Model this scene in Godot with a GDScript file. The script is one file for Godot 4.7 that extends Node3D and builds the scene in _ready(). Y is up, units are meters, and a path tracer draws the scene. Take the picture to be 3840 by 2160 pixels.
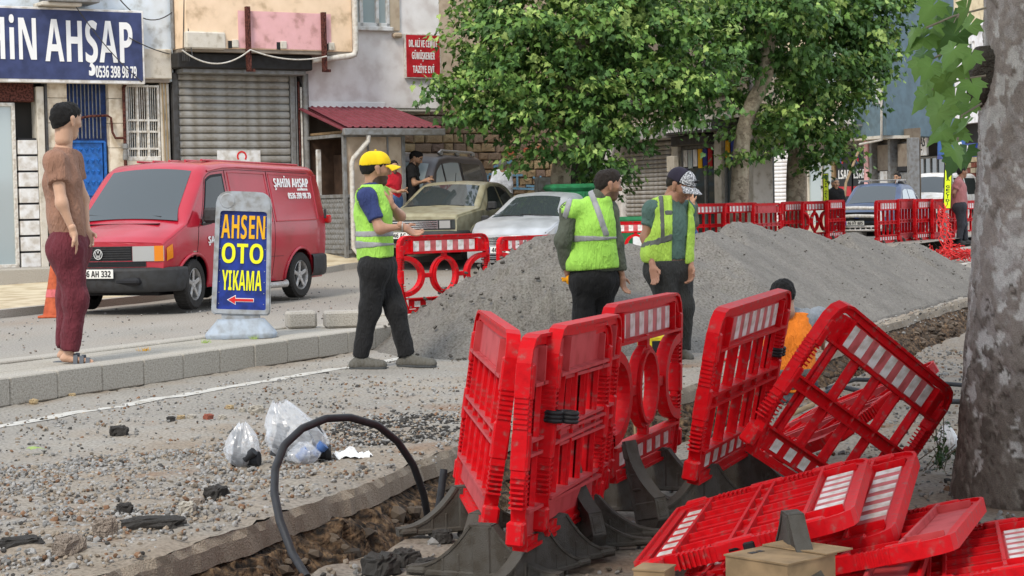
extends Node3D

const U := Vector3(0.4345, 0, -0.9007)
const V := Vector3(-0.9007, 0, -0.4345)
var taken := {}
var M := {}
var T := {}
var jobs := []
var rng := RandomNumberGenerator.new()
var nz := FastNoiseLite.new()


class MB:
	var v := PackedVector3Array()
	var n := PackedVector3Array()
	var c := PackedColorArray()
	var u := PackedVector2Array()
	var x := Transform3D.IDENTITY
	var col := Color.WHITE

	func tri(a: Vector3, b: Vector3, d: Vector3) -> void:
		var m := (b - a).cross(d - a)
		if m.length_squared() < 1e-16:
			return
		m = -m.normalized()
		add(a, b, d, m, m, m)

	func add(a: Vector3, b: Vector3, d: Vector3, na: Vector3, nb: Vector3, nd: Vector3) -> void:
		addc(a, b, d, na, nb, nd, col, col, col)

	func addc(a: Vector3, b: Vector3, d: Vector3, na: Vector3, nb: Vector3, nd: Vector3, ca: Color, cb: Color, cd: Color) -> void:
		v.append(x * a)
		n.append((x.basis * na).normalized())
		c.append(ca)
		if (b - a).cross(d - a).dot(na + nb + nd) > 0.0:
			v.append(x * d); v.append(x * b)
			n.append((x.basis * nd).normalized()); n.append((x.basis * nb).normalized())
			c.append(cd); c.append(cb)
		else:
			v.append(x * b); v.append(x * d)
			n.append((x.basis * nb).normalized()); n.append((x.basis * nd).normalized())
			c.append(cb); c.append(cd)

	func quad(a: Vector3, b: Vector3, d: Vector3, e: Vector3) -> void:
		tri(a, b, d)
		tri(a, d, e)

	func box(p: Vector3, s: Vector3, bev := 0.0, turn := Basis.IDENTITY) -> void:
		var h := s * 0.5
		var keep := x
		x = x * Transform3D(turn, p)
		var e := minf(bev, minf(h.x, minf(h.y, h.z)) * 0.9)
		if e <= 0.0:
			for k in 3:
				for g in [-1.0, 1.0]:
					var o := Vector3.ZERO
					o[k] = h[k] * g
					var a := Vector3.ZERO
					a[(k + 1) % 3] = h[(k + 1) % 3]
					var b := Vector3.ZERO
					b[(k + 2) % 3] = h[(k + 2) % 3]
					var m := o.normalized()
					add(o - a - b, o + a - b, o + a + b, m, m, m)
					add(o - a - b, o + a + b, o - a + b, m, m, m)
			x = keep
			return
		var i := h - Vector3(e, e, e)
		for k in 3:
			var k1 := (k + 1) % 3
			var k2 := (k + 2) % 3
			for g in [-1.0, 1.0]:
				var o := Vector3.ZERO
				o[k] = h[k] * g
				var a := Vector3.ZERO
				a[k1] = i[k1]
				var b := Vector3.ZERO
				b[k2] = i[k2]
				var m := o.normalized()
				add(o - a - b, o + a - b, o + a + b, m, m, m)
				add(o - a - b, o + a + b, o - a + b, m, m, m)
				for g2 in [-1.0, 1.0]:
					var p0 := Vector3.ZERO
					p0[k] = h[k] * g
					p0[k1] = i[k1] * g2
					var p1 := Vector3.ZERO
					p1[k] = i[k] * g
					p1[k1] = h[k1] * g2
					var m2 := Vector3.ZERO
					m2[k] = g
					m2[k1] = g2
					m2 = m2.normalized()
					add(p0 - b, p0 + b, p1 + b, m2, m2, m2)
					add(p0 - b, p1 + b, p1 - b, m2, m2, m2)
		for gx in [-1.0, 1.0]:
			for gy in [-1.0, 1.0]:
				for gz in [-1.0, 1.0]:
					var m3 := Vector3(gx, gy, gz).normalized()
					add(Vector3(h.x * gx, i.y * gy, i.z * gz), Vector3(i.x * gx, h.y * gy, i.z * gz), Vector3(i.x * gx, i.y * gy, h.z * gz), m3, m3, m3)
		x = keep

	func bar(a: Vector3, b: Vector3, w: float, t: float, bev := 0.0, up := Vector3.UP) -> void:
		var d := b - a
		var y := d.normalized()
		var z := up - y * up.dot(y)
		if z.length() < 0.01:
			z = Vector3(0, 0, 1) - y * y.z
		z = z.normalized()
		box((a + b) * 0.5, Vector3(w, d.length(), t), bev, Basis(y.cross(z), y, z))

	func tube(pts: Array, r, sides := 8, caps := true) -> void:
		var k := pts.size()
		var up := Vector3(0.03, 1, 0.02)
		var last := PackedVector3Array()
		var lastn := PackedVector3Array()
		for i in k:
			var p: Vector3 = pts[i]
			var d: Vector3 = (pts[mini(i + 1, k - 1)] as Vector3) - (pts[maxi(i - 1, 0)] as Vector3)
			d = d.normalized()
			var s := d.cross(up)
			if s.length() < 0.05:
				s = d.cross(Vector3(1, 0, 0.1))
			s = s.normalized()
			up = s.cross(d).normalized()
			var rr: float = r[i] if r is Array else r
			var ring := PackedVector3Array()
			var rn := PackedVector3Array()
			for j in sides + 1:
				var a := TAU * j / sides
				var m := s * cos(a) + up * sin(a)
				rn.append(m)
				ring.append(p + m * rr)
			if i > 0:
				for j in sides:
					add(last[j], last[j + 1], ring[j + 1], lastn[j], lastn[j + 1], rn[j + 1])
					add(last[j], ring[j + 1], ring[j], lastn[j], rn[j + 1], rn[j])
			if caps and (i == 0 or i == k - 1):
				var m := -d if i == 0 else d
				for j in sides:
					add(p, ring[j], ring[j + 1], m, m, m)
			last = ring
			lastn = rn

	func lathe(prof: Array, sides := 16, at := Transform3D.IDENTITY) -> void:
		var keep := x
		x = x * at
		for i in prof.size() - 1:
			var a: Vector2 = prof[i]
			var b: Vector2 = prof[i + 1]
			var m := Vector2(b.y - a.y, a.x - b.x).normalized()
			for j in sides:
				var p := Vector3(cos(TAU * j / sides), 0, sin(TAU * j / sides))
				var q := Vector3(cos(TAU * (j + 1) / sides), 0, sin(TAU * (j + 1) / sides))
				var np := p * m.x + Vector3.UP * m.y
				var nq := q * m.x + Vector3.UP * m.y
				var ua := Vector3.UP * a.y
				var ub := Vector3.UP * b.y
				if a.x > 1e-5:
					add(p * a.x + ua, q * a.x + ua, q * b.x + ub, np, nq, nq)
				if b.x > 1e-5:
					add(p * a.x + ua, q * b.x + ub, p * b.x + ub, np, nq, np)
		x = keep

	func prism(poly: PackedVector2Array, z0: float, z1: float) -> void:
		var k := poly.size()
		var ids := Geometry2D.triangulate_polygon(poly)
		for z in [z0, z1]:
			for i in range(0, ids.size(), 3):
				var m := Vector3(0, 0, signf(z1 - z0) * (-1.0 if z == z0 else 1.0))
				var a := poly[ids[i]]
				var b := poly[ids[i + 1]]
				var d := poly[ids[i + 2]]
				add(Vector3(a.x, a.y, z), Vector3(b.x, b.y, z), Vector3(d.x, d.y, z), m, m, m)
		for i in k:
			var a := poly[i]
			var b := poly[(i + 1) % k]
			quad(Vector3(a.x, a.y, z0), Vector3(b.x, b.y, z0), Vector3(b.x, b.y, z1), Vector3(a.x, a.y, z1))

	func ring(o: PackedVector2Array, i: PackedVector2Array, z0: float, z1: float) -> void:
		var k := o.size()
		for a in k:
			var b := (a + 1) % k
			for z in [z0, z1]:
				quad(Vector3(o[a].x, o[a].y, z), Vector3(o[b].x, o[b].y, z), Vector3(i[b].x, i[b].y, z), Vector3(i[a].x, i[a].y, z))
			for e in [o, i]:
				quad(Vector3(e[a].x, e[a].y, z0), Vector3(e[b].x, e[b].y, z0), Vector3(e[b].x, e[b].y, z1), Vector3(e[a].x, e[a].y, z1))

	# a smooth sheet of (rows x cols) points
	func sheet(p: PackedVector3Array, cols: int, tint := PackedColorArray(), flat := false) -> void:
		var rows := p.size() / cols
		var m := PackedVector3Array()
		m.resize(p.size())
		for i in rows:
			for j in cols:
				var du := p[mini(i + 1, rows - 1) * cols + j] - p[maxi(i - 1, 0) * cols + j]
				var dv := p[i * cols + mini(j + 1, cols - 1)] - p[i * cols + maxi(j - 1, 0)]
				m[i * cols + j] = du.cross(dv).normalized()
		for i in rows - 1:
			for j in cols - 1:
				var a := i * cols + j
				var b := a + 1
				var d := a + cols + 1
				var e := a + cols
				if flat:
					quad(p[a], p[b], p[d], p[e])
				elif tint.size():
					addc(p[a], p[b], p[d], m[a], m[b], m[d], tint[a], tint[b], tint[d])
					addc(p[a], p[d], p[e], m[a], m[d], m[e], tint[a], tint[d], tint[e])
				else:
					add(p[a], p[b], p[d], m[a], m[b], m[d])
					add(p[a], p[d], p[e], m[a], m[d], m[e])

	func ell(p: Vector3, r: Vector3, turn := Basis.IDENTITY, k := 10) -> void:
		var keep := x
		x = x * Transform3D(turn, p)
		for i in k:
			for j in k * 2:
				var q := []
				for e in [[i, j], [i, j + 1], [i + 1, j + 1], [i + 1, j]]:
					var a: float = PI * e[0] / k
					var b: float = PI * e[1] / k
					q.append(Vector3(sin(a) * cos(b), cos(a), sin(a) * sin(b)))
				if i < k - 1:
					add(q[0] * r, q[2] * r, q[3] * r, q[0] / r, q[2] / r, q[3] / r)
				if i > 0:
					add(q[0] * r, q[1] * r, q[2] * r, q[0] / r, q[1] / r, q[2] / r)
		x = keep

	func mesh(m: Material) -> ArrayMesh:
		var a := []
		a.resize(Mesh.ARRAY_MAX)
		a[Mesh.ARRAY_VERTEX] = v
		a[Mesh.ARRAY_NORMAL] = n
		a[Mesh.ARRAY_COLOR] = c
		if u.size() == v.size() and u.size() > 0:
			a[Mesh.ARRAY_TEX_UV] = u
		var r := ArrayMesh.new()
		if v.size():
			r.add_surface_from_arrays(Mesh.PRIMITIVE_TRIANGLES, a)
			r.surface_set_material(0, m)
		return r


# distance-field bodies, meshed by surface nets
class Field:
	var b := []
	var clip := []
	var carve := []
	var wrinkle := 0.0
	var wfreq := 9.0
	var k := 0.03
	var tint := []   # [centre, radius (vec3), colour] zones
	var base := Color.WHITE

	func bone(a: Vector3, z: Vector3, ra: float, rz: float, flat := Vector3.ZERO, f := 1.0, kk := -1.0, cut := false) -> void:
		b.append([a, z, ra, rz, flat, f, kk if kk >= 0.0 else k, cut])

	func build(mb: MB, cell: float, noise: FastNoiseLite) -> void:
		var lo := Vector3.ONE * 1e9
		var hi := -lo
		for e in b:
			var r: float = maxf(e[2], e[3]) + cell * 2.0 + wrinkle
			lo = lo.min(e[0] - Vector3.ONE * r).min(e[1] - Vector3.ONE * r)
			hi = hi.max(e[0] + Vector3.ONE * r).max(e[1] + Vector3.ONE * r)
		# cuts that are nearly level or upright also bound the grid
		for e in clip:
			var m: Vector3 = e[0]
			var mid := (lo + hi) * 0.5
			for ax in [0, 1]:
				if absf(m[ax]) > 0.9:
					var lim := -1e9
					for sg in [-0.5, 0.5]:
						for sh in [-0.5, 0.5]:
							var o1: float = mid[2] + sg * (hi[2] - lo[2])
							var o2: float = mid[1 - ax] + sh * (hi[1 - ax] - lo[1 - ax])
							var at: float = (e[1] - m[2] * o1 - m[1 - ax] * o2) / m[ax] * signf(m[ax])
							lim = maxf(lim, at)
					if m[ax] > 0.0:
						hi[ax] = minf(hi[ax], lim + cell * 2.0)
					else:
						lo[ax] = maxf(lo[ax], -lim - cell * 2.0)
		var d := (Vector3i(((hi - lo) / cell).ceil()) + Vector3i.ONE * 2).max(Vector3i(2, 2, 2))
		var sx := 1
		var sy := d.x
		var sz := d.x * d.y
		var f := PackedFloat32Array()
		f.resize(d.x * d.y * d.z)
		f.fill(1.0)
		for e in b:
			var a: Vector3 = e[0]
			var z: Vector3 = e[1]
			var ra: float = e[2]
			var rz: float = e[3]
			var ax: Vector3 = e[4]
			var fl: float = e[5] - 1.0
			var kk: float = e[6]
			var pad := maxf(ra, rz) + kk + cell * 1.5
			var l0 := Vector3i(((a.min(z) - Vector3.ONE * pad - lo) / cell).floor()).max(Vector3i.ZERO)
			var l1 := Vector3i(((a.max(z) + Vector3.ONE * pad - lo) / cell).ceil()).min(d - Vector3i.ONE)
			if l1.x < l0.x:
				continue
			var ba := z - a
			var inv := 1.0 / maxf(ba.length_squared(), 1e-9)
			var ik := 0.25 / maxf(kk, 1e-6)
			var cut: bool = e[7]
			var bl := ba.length()
			for zi in range(l0.z, l1.z + 1):
				for yi in range(l0.y, l1.y + 1):
					var at := l0.x + yi * sy + zi * sz
					var p := lo + Vector3(l0.x, yi, zi) * cell - a
					for xi in range(l0.x, l1.x + 1):
						var h := clampf(p.dot(ba) * inv, 0.0, 1.0)
						var q := p - ba * h
						if fl != 0.0:
							q += ax * (q.dot(ax) * fl)
						var g := q.length() - ra - (rz - ra) * h
						if cut:
							g = maxf(g, p.dot(ba) / bl - bl)
						var o := f[at]
						var w := kk - absf(g - o)
						f[at] = minf(g, o) - (w * w * ik if w > 0.0 else 0.0)
						at += 1
						p.x += cell
		for zi in d.z:
			for yi in d.y:
				for xi in d.x:
					var at := xi + yi * sy + zi * sz
					if f[at] > 0.12:
						continue
					var p := lo + Vector3(xi, yi, zi) * cell
					if wrinkle > 0.0 and absf(f[at]) < wrinkle + cell * 4.5:
						f[at] += wrinkle * noise.get_noise_3d(p.x * wfreq, p.y * wfreq * 0.6, p.z * wfreq)
					for e in clip:
						f[at] = maxf(f[at], p.dot(e[0]) - e[1])
					for e in carve:
						var ba: Vector3 = e[1] - e[0]
						var q: Vector3 = p - e[0]
						var h := clampf(q.dot(ba) / ba.length_squared(), 0.0, 1.0)
						f[at] = maxf(f[at], e[2] - (q - ba * h).length())
		var where := {}
		var pts := PackedVector3Array()
		var nor := PackedVector3Array()
		var off := [0, sx, sy, sx + sy, sz, sx + sz, sy + sz, sx + sy + sz]
		var edges := [[0, 1], [2, 3], [4, 5], [6, 7], [0, 2], [1, 3], [4, 6], [5, 7], [0, 4], [1, 5], [2, 6], [3, 7]]
		var cs := []
		for i in 8:
			cs.append(Vector3(i & 1, (i >> 1) & 1, i >> 2))
		for zi in d.z - 1:
			for yi in d.y - 1:
				for xi in d.x - 1:
					var at := xi + yi * sy + zi * sz
					var f0 := f[at]
					if absf(f0) > cell * 4.0:
						continue
					var mask := 0
					for i in 8:
						if f[at + off[i]] < 0.0:
							mask |= 1 << i
					if mask == 0 or mask == 255:
						continue
					var sum := Vector3.ZERO
					var cnt := 0
					for e in edges:
						var i0: int = e[0]
						var i1: int = e[1]
						if ((mask >> i0) & 1) != ((mask >> i1) & 1):
							var a0 := f[at + off[i0]]
							var a1 := f[at + off[i1]]
							sum += (cs[i0] as Vector3).lerp(cs[i1], a0 / (a0 - a1))
							cnt += 1
					where[at] = pts.size()
					pts.append(lo + (Vector3(xi, yi, zi) + sum / cnt) * cell)
					var gx := f[at + 1] - f0 + f[at + off[3]] - f[at + sy] + f[at + off[5]] - f[at + sz] + f[at + off[7]] - f[at + off[6]]
					var gy := f[at + sy] - f0 + f[at + off[3]] - f[at + 1] + f[at + off[6]] - f[at + sz] + f[at + off[7]] - f[at + off[5]]
					var gz := f[at + sz] - f0 + f[at + off[5]] - f[at + 1] + f[at + off[6]] - f[at + sy] + f[at + off[7]] - f[at + off[3]]
					nor.append(Vector3(gx, gy, gz).normalized())
		var cols := PackedColorArray()
		for p in pts:
			var cc := base
			for t in tint:
				var q: Vector3 = (p - t[0]) / t[1]
				if q.length_squared() < 1.0:
					cc = t[2]
			cols.append(cc)
		for at in where:
			var s0: bool = f[at] < 0.0
			for ax in [[sx, sy, sz], [sy, sx, sz], [sz, sx, sy]]:
				if (f[at + ax[0]] < 0.0) == s0:
					continue
				var q := [at, at - ax[1], at - ax[1] - ax[2], at - ax[2]]
				if not (where.has(q[1]) and where.has(q[2]) and where.has(q[3])):
					continue
				var i0: int = where[q[0]]
				var i1: int = where[q[1]]
				var i2: int = where[q[2]]
				var i3: int = where[q[3]]
				mb.addc(pts[i0], pts[i1], pts[i2], nor[i0], nor[i1], nor[i2], cols[i0], cols[i1], cols[i2])
				mb.addc(pts[i0], pts[i2], pts[i3], nor[i0], nor[i2], nor[i3], cols[i0], cols[i2], cols[i3])


func numbered(s: String) -> String:
	if not taken.has(s):
		taken[s] = 0
		return s
	taken[s] += 1
	return "%s_%03d" % [s, taken[s]]


func thing(called: String, label: String, category: String, at := Vector3.ZERO, turn := 0.0, group := "") -> Node3D:
	var o := Node3D.new()
	o.name = numbered(called)
	add_child(o)
	o.position = at
	o.rotation.y = turn
	tag(o, label, category, group)
	return o


func tag(o: Node, label: String, category: String, group := "") -> void:
	if label:
		o.set_meta("label", label)
	if category:
		o.set_meta("category", category)
	if group:
		o.set_meta("group", group)


func put(called: String, mesh: Mesh, m: Material, parent: Node) -> MeshInstance3D:
	var o := MeshInstance3D.new()
	o.name = numbered(called) if parent == self else called
	o.mesh = mesh
	if m:
		o.material_override = m
	parent.add_child(o, true)
	return o


func obj(called: String, b: MB, m: Material, parent: Node = self) -> MeshInstance3D:
	return put(called, b.mesh(m), null, parent)


func struct(called: String, b: MB, m: Material, label := "") -> MeshInstance3D:
	var o := obj(called, b, m)
	o.set_meta("kind", "structure")
	if label:
		o.set_meta("label", label)
	return o


func words(s: String, h: float, m: Material, parent: Node, at: Vector3, wide: float, depth := 0.006) -> MeshInstance3D:
	# lettering of cap height h, stretched to the given width
	var f := SystemFont.new()
	f.font_names = PackedStringArray(["Droid Sans"])
	f.font_weight = 700
	var t := TextMesh.new()
	t.text = s
	t.font = f
	t.font_size = 64
	t.pixel_size = h / 46.0
	t.depth = depth
	t.curve_step = 1.5
	t.horizontal_alignment = HORIZONTAL_ALIGNMENT_CENTER
	t.vertical_alignment = VERTICAL_ALIGNMENT_CENTER
	var o := put("lettering", t, m, parent)
	o.position = at
	o.scale = Vector3(wide / maxf(t.get_aabb().size.x, 0.001), 1, 1)
	return o


func lin(r: float, g: float, b: float) -> Color:
	return Color(r, g, b).linear_to_srgb()


func ramp_tex(size: int, freq: float, oct: int, stops: Array, seed_: int, kind := FastNoiseLite.TYPE_SIMPLEX_SMOOTH, cell := -1) -> NoiseTexture2D:
	var f := FastNoiseLite.new()
	f.noise_type = kind
	f.seed = seed_
	f.frequency = freq
	f.fractal_octaves = oct
	if kind == FastNoiseLite.TYPE_CELLULAR:
		f.cellular_return_type = cell if cell >= 0 else FastNoiseLite.RETURN_CELL_VALUE
		f.fractal_type = FastNoiseLite.FRACTAL_NONE if oct <= 1 else FastNoiseLite.FRACTAL_FBM
		f.domain_warp_enabled = true
		f.domain_warp_amplitude = 0.35 / freq
		f.domain_warp_frequency = freq * 1.5
	var g := Gradient.new()
	var offs := PackedFloat32Array()
	var cols := PackedColorArray()
	for s in stops:
		offs.append(s[0])
		cols.append((s[1] as Color) if s[1] is Color else Color(s[1], s[1], s[1]))
	g.offsets = offs
	g.colors = cols
	var t := NoiseTexture2D.new()
	t.width = size
	t.height = size
	t.seamless = true
	t.noise = f
	t.color_ramp = g
	return t


# surface material; texture scale in repeats per metre
func mat(called: String, col: Color, rough: float, tex: Texture2D = null, scale := 1.0, bump: Texture2D = null, depth_cm := 0.0, bscale := 0.0, world := false) -> StandardMaterial3D:
	var m := StandardMaterial3D.new()
	m.resource_name = called
	m.albedo_color = col
	m.roughness = rough
	m.metallic_specular = 0.4
	if tex or bump:
		m.uv1_triplanar = true
		m.uv1_world_triplanar = world
		m.uv1_scale = Vector3.ONE * scale
	if tex:
		m.albedo_texture = tex
	if bump:
		m.heightmap_enabled = true
		m.heightmap_texture = bump
		m.heightmap_scale = depth_cm
	M[called] = m
	return m


func st(s: float, t: float, y := 0.0) -> Vector3:
	return U * s + V * t + Vector3(0, y, 0)


func nrm(a: float, b: float, c := 0.0) -> float:
	return nz.get_noise_3d(a, b, c)


func copy(o: Node3D, called: String, label := "", group := "") -> Node3D:
	var r: Node3D = o.duplicate()
	r.name = numbered(called)
	add_child(r)
	if label:
		r.set_meta("label", label)
	if group:
		r.set_meta("group", group)
	return r


func _ready() -> void:
	var cam := Camera3D.new()
	cam.name = "camera"
	cam.position = Vector3(0, 1.32, 0)
	cam.rotation = Vector3(-atan(210.5 / 4807.0), 0, -0.021)
	cam.fov = rad_to_deg(2.0 * atan(724.5 / 4807.0))
	cam.near = 0.1
	cam.far = 600.0
	add_child(cam)
	var sky := ProceduralSkyMaterial.new()
	sky.sky_top_color = Color(0.80, 0.84, 0.90)
	sky.sky_horizon_color = Color(0.90, 0.92, 0.94)
	sky.ground_bottom_color = Color(0.35, 0.34, 0.33)
	sky.ground_horizon_color = Color(0.55, 0.55, 0.55)
	sky.sky_energy_multiplier = 1.0
	sky.sky_curve = 0.2
	var e := Environment.new()
	e.background_mode = Environment.BG_SKY
	e.sky = Sky.new()
	e.sky.sky_material = sky
	e.tonemap_mode = Environment.TONE_MAPPER_LINEAR
	e.tonemap_exposure = 1.88
	e.sdfgi_enabled = true
	e.ssao_enabled = true
	e.ssil_enabled = true
	var we := WorldEnvironment.new()
	we.name = "daylight"
	we.environment = e
	add_child(we)
	var sun := DirectionalLight3D.new()
	sun.name = "sun"
	sun.light_energy = 0.5
	sun.light_color = Color(1.0, 0.97, 0.92)
	sun.light_angular_distance = 14.0
	sun.shadow_enabled = true
	sun.rotation_degrees = Vector3(-48, -24, 0)
	add_child(sun)
	rng.seed = 7
	nz.seed = 11
	nz.frequency = 1.0
	nz.fractal_octaves = 3
	materials()
	setting()
	buildings()
	trees()
	vehicles()
	barriers()
	people()
	small_things()


func materials() -> void:
	# fine neutral grains that multiply a base colour
	T.grain = ramp_tex(512, 0.09, 4, [[0.0, 0.62], [0.5, 0.86], [1.0, 1.0]], 1)
	T.blotch = ramp_tex(512, 0.012, 5, [[0.2, 0.84], [0.5, 0.94], [0.75, 1.0]], 2)
	T.hgt = ramp_tex(512, 0.05, 5, [[0.0, 0.0], [1.0, 1.0]], 3)
	T.hfine = ramp_tex(512, 0.16, 4, [[0.0, 0.0], [1.0, 1.0]], 4)
	T.dirty = ramp_tex(512, 0.012, 6, [[0.2, Color(0.84, 0.81, 0.77)], [0.5, Color(0.95, 0.94, 0.925)], [0.8, Color(1, 1, 1)]], 5)
	T.asphalt = ramp_tex(1024, 0.06, 5, [[0.0, Color(0.62, 0.6, 0.57)], [0.45, Color(0.87, 0.86, 0.84)], [1.0, Color(1, 0.99, 0.97)]], 6)
	T.soil = ramp_tex(512, 0.03, 5, [[0.2, Color(0.10, 0.085, 0.07)], [0.42, Color(0.3, 0.25, 0.2)], [0.58, Color(0.55, 0.45, 0.35)], [0.8, Color(0.75, 0.64, 0.5)]], 7)
	T.dust = ramp_tex(512, 0.008, 5, [[0.3, Color(1, 1, 1)], [0.62, Color(0.97, 0.93, 0.93)], [0.9, Color(0.9, 0.78, 0.76)]], 8)
	T.bark2 = ramp_tex(512, 0.03, 3, [[0.0, Color(0.80, 0.77, 0.70)], [0.5, Color(0.74, 0.70, 0.63)], [0.52, Color(0.60, 0.56, 0.49)], [0.8, Color(0.62, 0.58, 0.52)], [0.82, Color(0.48, 0.44, 0.38)], [1.0, Color(0.42, 0.38, 0.33)]], 10, FastNoiseLite.TYPE_CELLULAR)
	T.plaster = ramp_tex(512, 0.014, 6, [[0.2, Color(0.90, 0.88, 0.87)], [0.5, Color(0.97, 0.965, 0.96)], [0.8, Color(1, 1, 1)]], 12)
	T.peel = ramp_tex(512, 0.011, 5, [[0.15, Color(0.82, 0.80, 0.77)], [0.3, Color(0.92, 0.91, 0.89)], [0.45, Color(0.975, 0.97, 0.96)], [0.8, Color(1, 1, 1)]], 13)
	T.cloth = ramp_tex(256, 0.02, 4, [[0.2, 0.90], [0.5, 0.96], [0.8, 1.0]], 14)
	T.crease = ramp_tex(512, 0.02, 3, [[0.0, 0.1], [0.3, 0.3], [0.5, 1.0], [0.7, 0.3], [1.0, 0.1]], 22)
	T.scuff = ramp_tex(512, 0.028, 6, [[0.0, Color(0.70, 0.05, 0.09)], [0.35, Color(0.785, 0.055, 0.095)], [0.56, Color(0.785, 0.065, 0.105)], [0.68, Color(0.74, 0.14, 0.155)], [0.82, Color(0.66, 0.30, 0.285)], [1.0, Color(0.62, 0.40, 0.37)]], 24)
	T.camo = ramp_tex(256, 0.05, 2, [[0.0, Color(0.2, 0.2, 0.22)], [0.38, Color(0.24, 0.24, 0.26)], [0.4, Color(0.55, 0.55, 0.57)], [0.6, Color(0.6, 0.6, 0.6)], [0.62, Color(0.88, 0.88, 0.88)], [1.0, Color(0.92, 0.92, 0.92)]], 15)
	T.rust = ramp_tex(256, 0.04, 4, [[0.2, Color(0.45, 0.3, 0.25)], [0.6, Color(0.9, 0.85, 0.8)], [1.0, Color(1, 1, 1)]], 16)
	T.sand = ramp_tex(1024, 0.05, 5, [[0.15, Color(0.58, 0.56, 0.54)], [0.45, Color(0.86, 0.85, 0.83)], [0.85, Color(1, 1, 0.99)]], 17)
	var vc := mat("road", Color.WHITE, 0.95, T.asphalt, 0.55, T.hfine, 0.35, 0.0, true)
	vc.vertex_color_use_as_albedo = true
	vc = mat("gravel", Color.WHITE, 0.95, T.grain, 6.0)
	vc.vertex_color_use_as_albedo = true
	vc = mat("sand", Color.WHITE, 0.97, T.sand, 0.6, T.hfine, 1.6, 0.0, true)
	vc.vertex_color_use_as_albedo = true
	mat("soil", lin(0.42, 0.39, 0.37), 0.97, T.soil, 1.1, T.hgt, 3.0, 0.0, true)
	mat("clod", lin(0.34, 0.28, 0.23), 0.97, T.grain, 4.0, T.hgt, 1.0)
	mat("tarmac", lin(0.075, 0.07, 0.065), 0.95, T.grain, 5.0, T.hfine, 0.6)
	mat("slab_edge", lin(0.50, 0.43, 0.35), 0.95, T.asphalt, 1.3, T.hfine, 0.5, 0.0, true)
	mat("kerb", lin(0.50, 0.475, 0.435), 0.9, T.asphalt, 0.9, T.hfine, 0.25, 0.0, true)
	mat("paving", lin(0.47, 0.445, 0.40), 0.9, T.asphalt, 0.8, T.hfine, 0.25, 0.0, true)
	mat("pavement", lin(0.60, 0.52, 0.37), 0.9, T.dirty, 0.3, T.hfine, 0.2, 0.0, true)
	mat("white_line", lin(0.50, 0.485, 0.45), 0.9, T.peel, 1.2, null, 0.0, 0.0, true)
	mat("barrier_red", Color.WHITE, 0.5, T.scuff, 1.3).metallic_specular = 0.25
	mat("barrier_faded", lin(0.50, 0.06, 0.065), 0.6, T.dust, 1.6)
	mat("reflector", lin(0.78, 0.77, 0.76), 0.45, T.dirty, 1.8)
	mat("reflector_red", lin(0.60, 0.13, 0.14), 0.5, T.dirty, 1.8)
	mat("rubber", lin(0.075, 0.069, 0.06), 0.85, T.dirty, 2.0, T.hfine, 0.2)
	mat("rubber_black", lin(0.018, 0.018, 0.02), 0.6, T.grain, 3.0)
	mat("hose", lin(0.028, 0.030, 0.036), 0.55, T.dirty, 4.0)
	mat("tyre", lin(0.03, 0.029, 0.028), 0.9, T.dirty, 3.0)
	mat("alloy", lin(0.48, 0.48, 0.48), 0.4, T.dirty, 3.0).metallic = 0.5
	mat("chrome", lin(0.62, 0.62, 0.62), 0.25).metallic = 0.9
	var cp := mat("van_red", lin(0.40, 0.009, 0.026), 0.35, T.dust, 0.4)
	cp.clearcoat_enabled = true
	cp.clearcoat = 0.7
	cp.clearcoat_roughness = 0.12
	cp = mat("olive_paint", lin(0.34, 0.32, 0.215), 0.5, T.dirty, 0.6)
	cp.clearcoat_enabled = true
	cp.clearcoat = 0.4
	cp.clearcoat_roughness = 0.25
	cp = mat("silver_paint", lin(0.56, 0.58, 0.60), 0.4, T.blotch, 0.3)
	cp.metallic = 0.3
	cp.clearcoat_enabled = true
	cp.clearcoat = 0.8
	cp = mat("dark_paint", lin(0.06, 0.052, 0.052), 0.4, T.dust, 0.5)
	cp.clearcoat_enabled = true
	cp.clearcoat = 0.7
	cp = mat("blue_paint", lin(0.05, 0.085, 0.17), 0.35, T.dust, 0.5)
	cp.clearcoat_enabled = true
	cp.clearcoat = 0.7
	cp = mat("white_paint", lin(0.75, 0.75, 0.74), 0.4, T.dirty, 0.5)
	cp.clearcoat_enabled = true
	cp.clearcoat = 0.5
	var gl := mat("car_glass", lin(0.022, 0.028, 0.027), 0.05)
	gl.metallic_specular = 0.5
	gl = mat("windscreen_glass", lin(0.04, 0.05, 0.052), 0.05)
	gl.metallic_specular = 0.85
	gl = mat("window_glass", lin(0.05, 0.065, 0.07), 0.06)
	gl.metallic_specular = 0.8
	gl = mat("pale_glass", lin(0.36, 0.42, 0.43), 0.12)
	gl.metallic_specular = 0.7
	mat("lamp_glass", lin(0.34, 0.34, 0.33), 0.12).metallic_specular = 0.8
	mat("amber", lin(0.65, 0.20, 0.01), 0.2)
	mat("tail_red", lin(0.4, 0.01, 0.01), 0.2)
	mat("plastic_dark", lin(0.035, 0.036, 0.038), 0.65, T.dirty, 1.5)
	mat("plate_white", lin(0.72, 0.71, 0.66), 0.5)
	mat("plate_blue", lin(0.02, 0.07, 0.35), 0.5)
	mat("ink", lin(0.012, 0.012, 0.014), 0.6)
	mat("white_letter", lin(0.78, 0.78, 0.77), 0.6)
	mat("sign_navy", lin(0.045, 0.06, 0.155), 0.55, T.blotch, 0.5)
	mat("sign_white", lin(0.72, 0.72, 0.72), 0.5, T.dirty, 0.7)
	mat("sign_blue", lin(0.018, 0.045, 0.30), 0.45, T.dirty, 1.3)
	mat("letter_orange", lin(0.80, 0.42, 0.012), 0.5)
	mat("letter_yellow", lin(0.82, 0.82, 0.02), 0.5)
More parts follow.
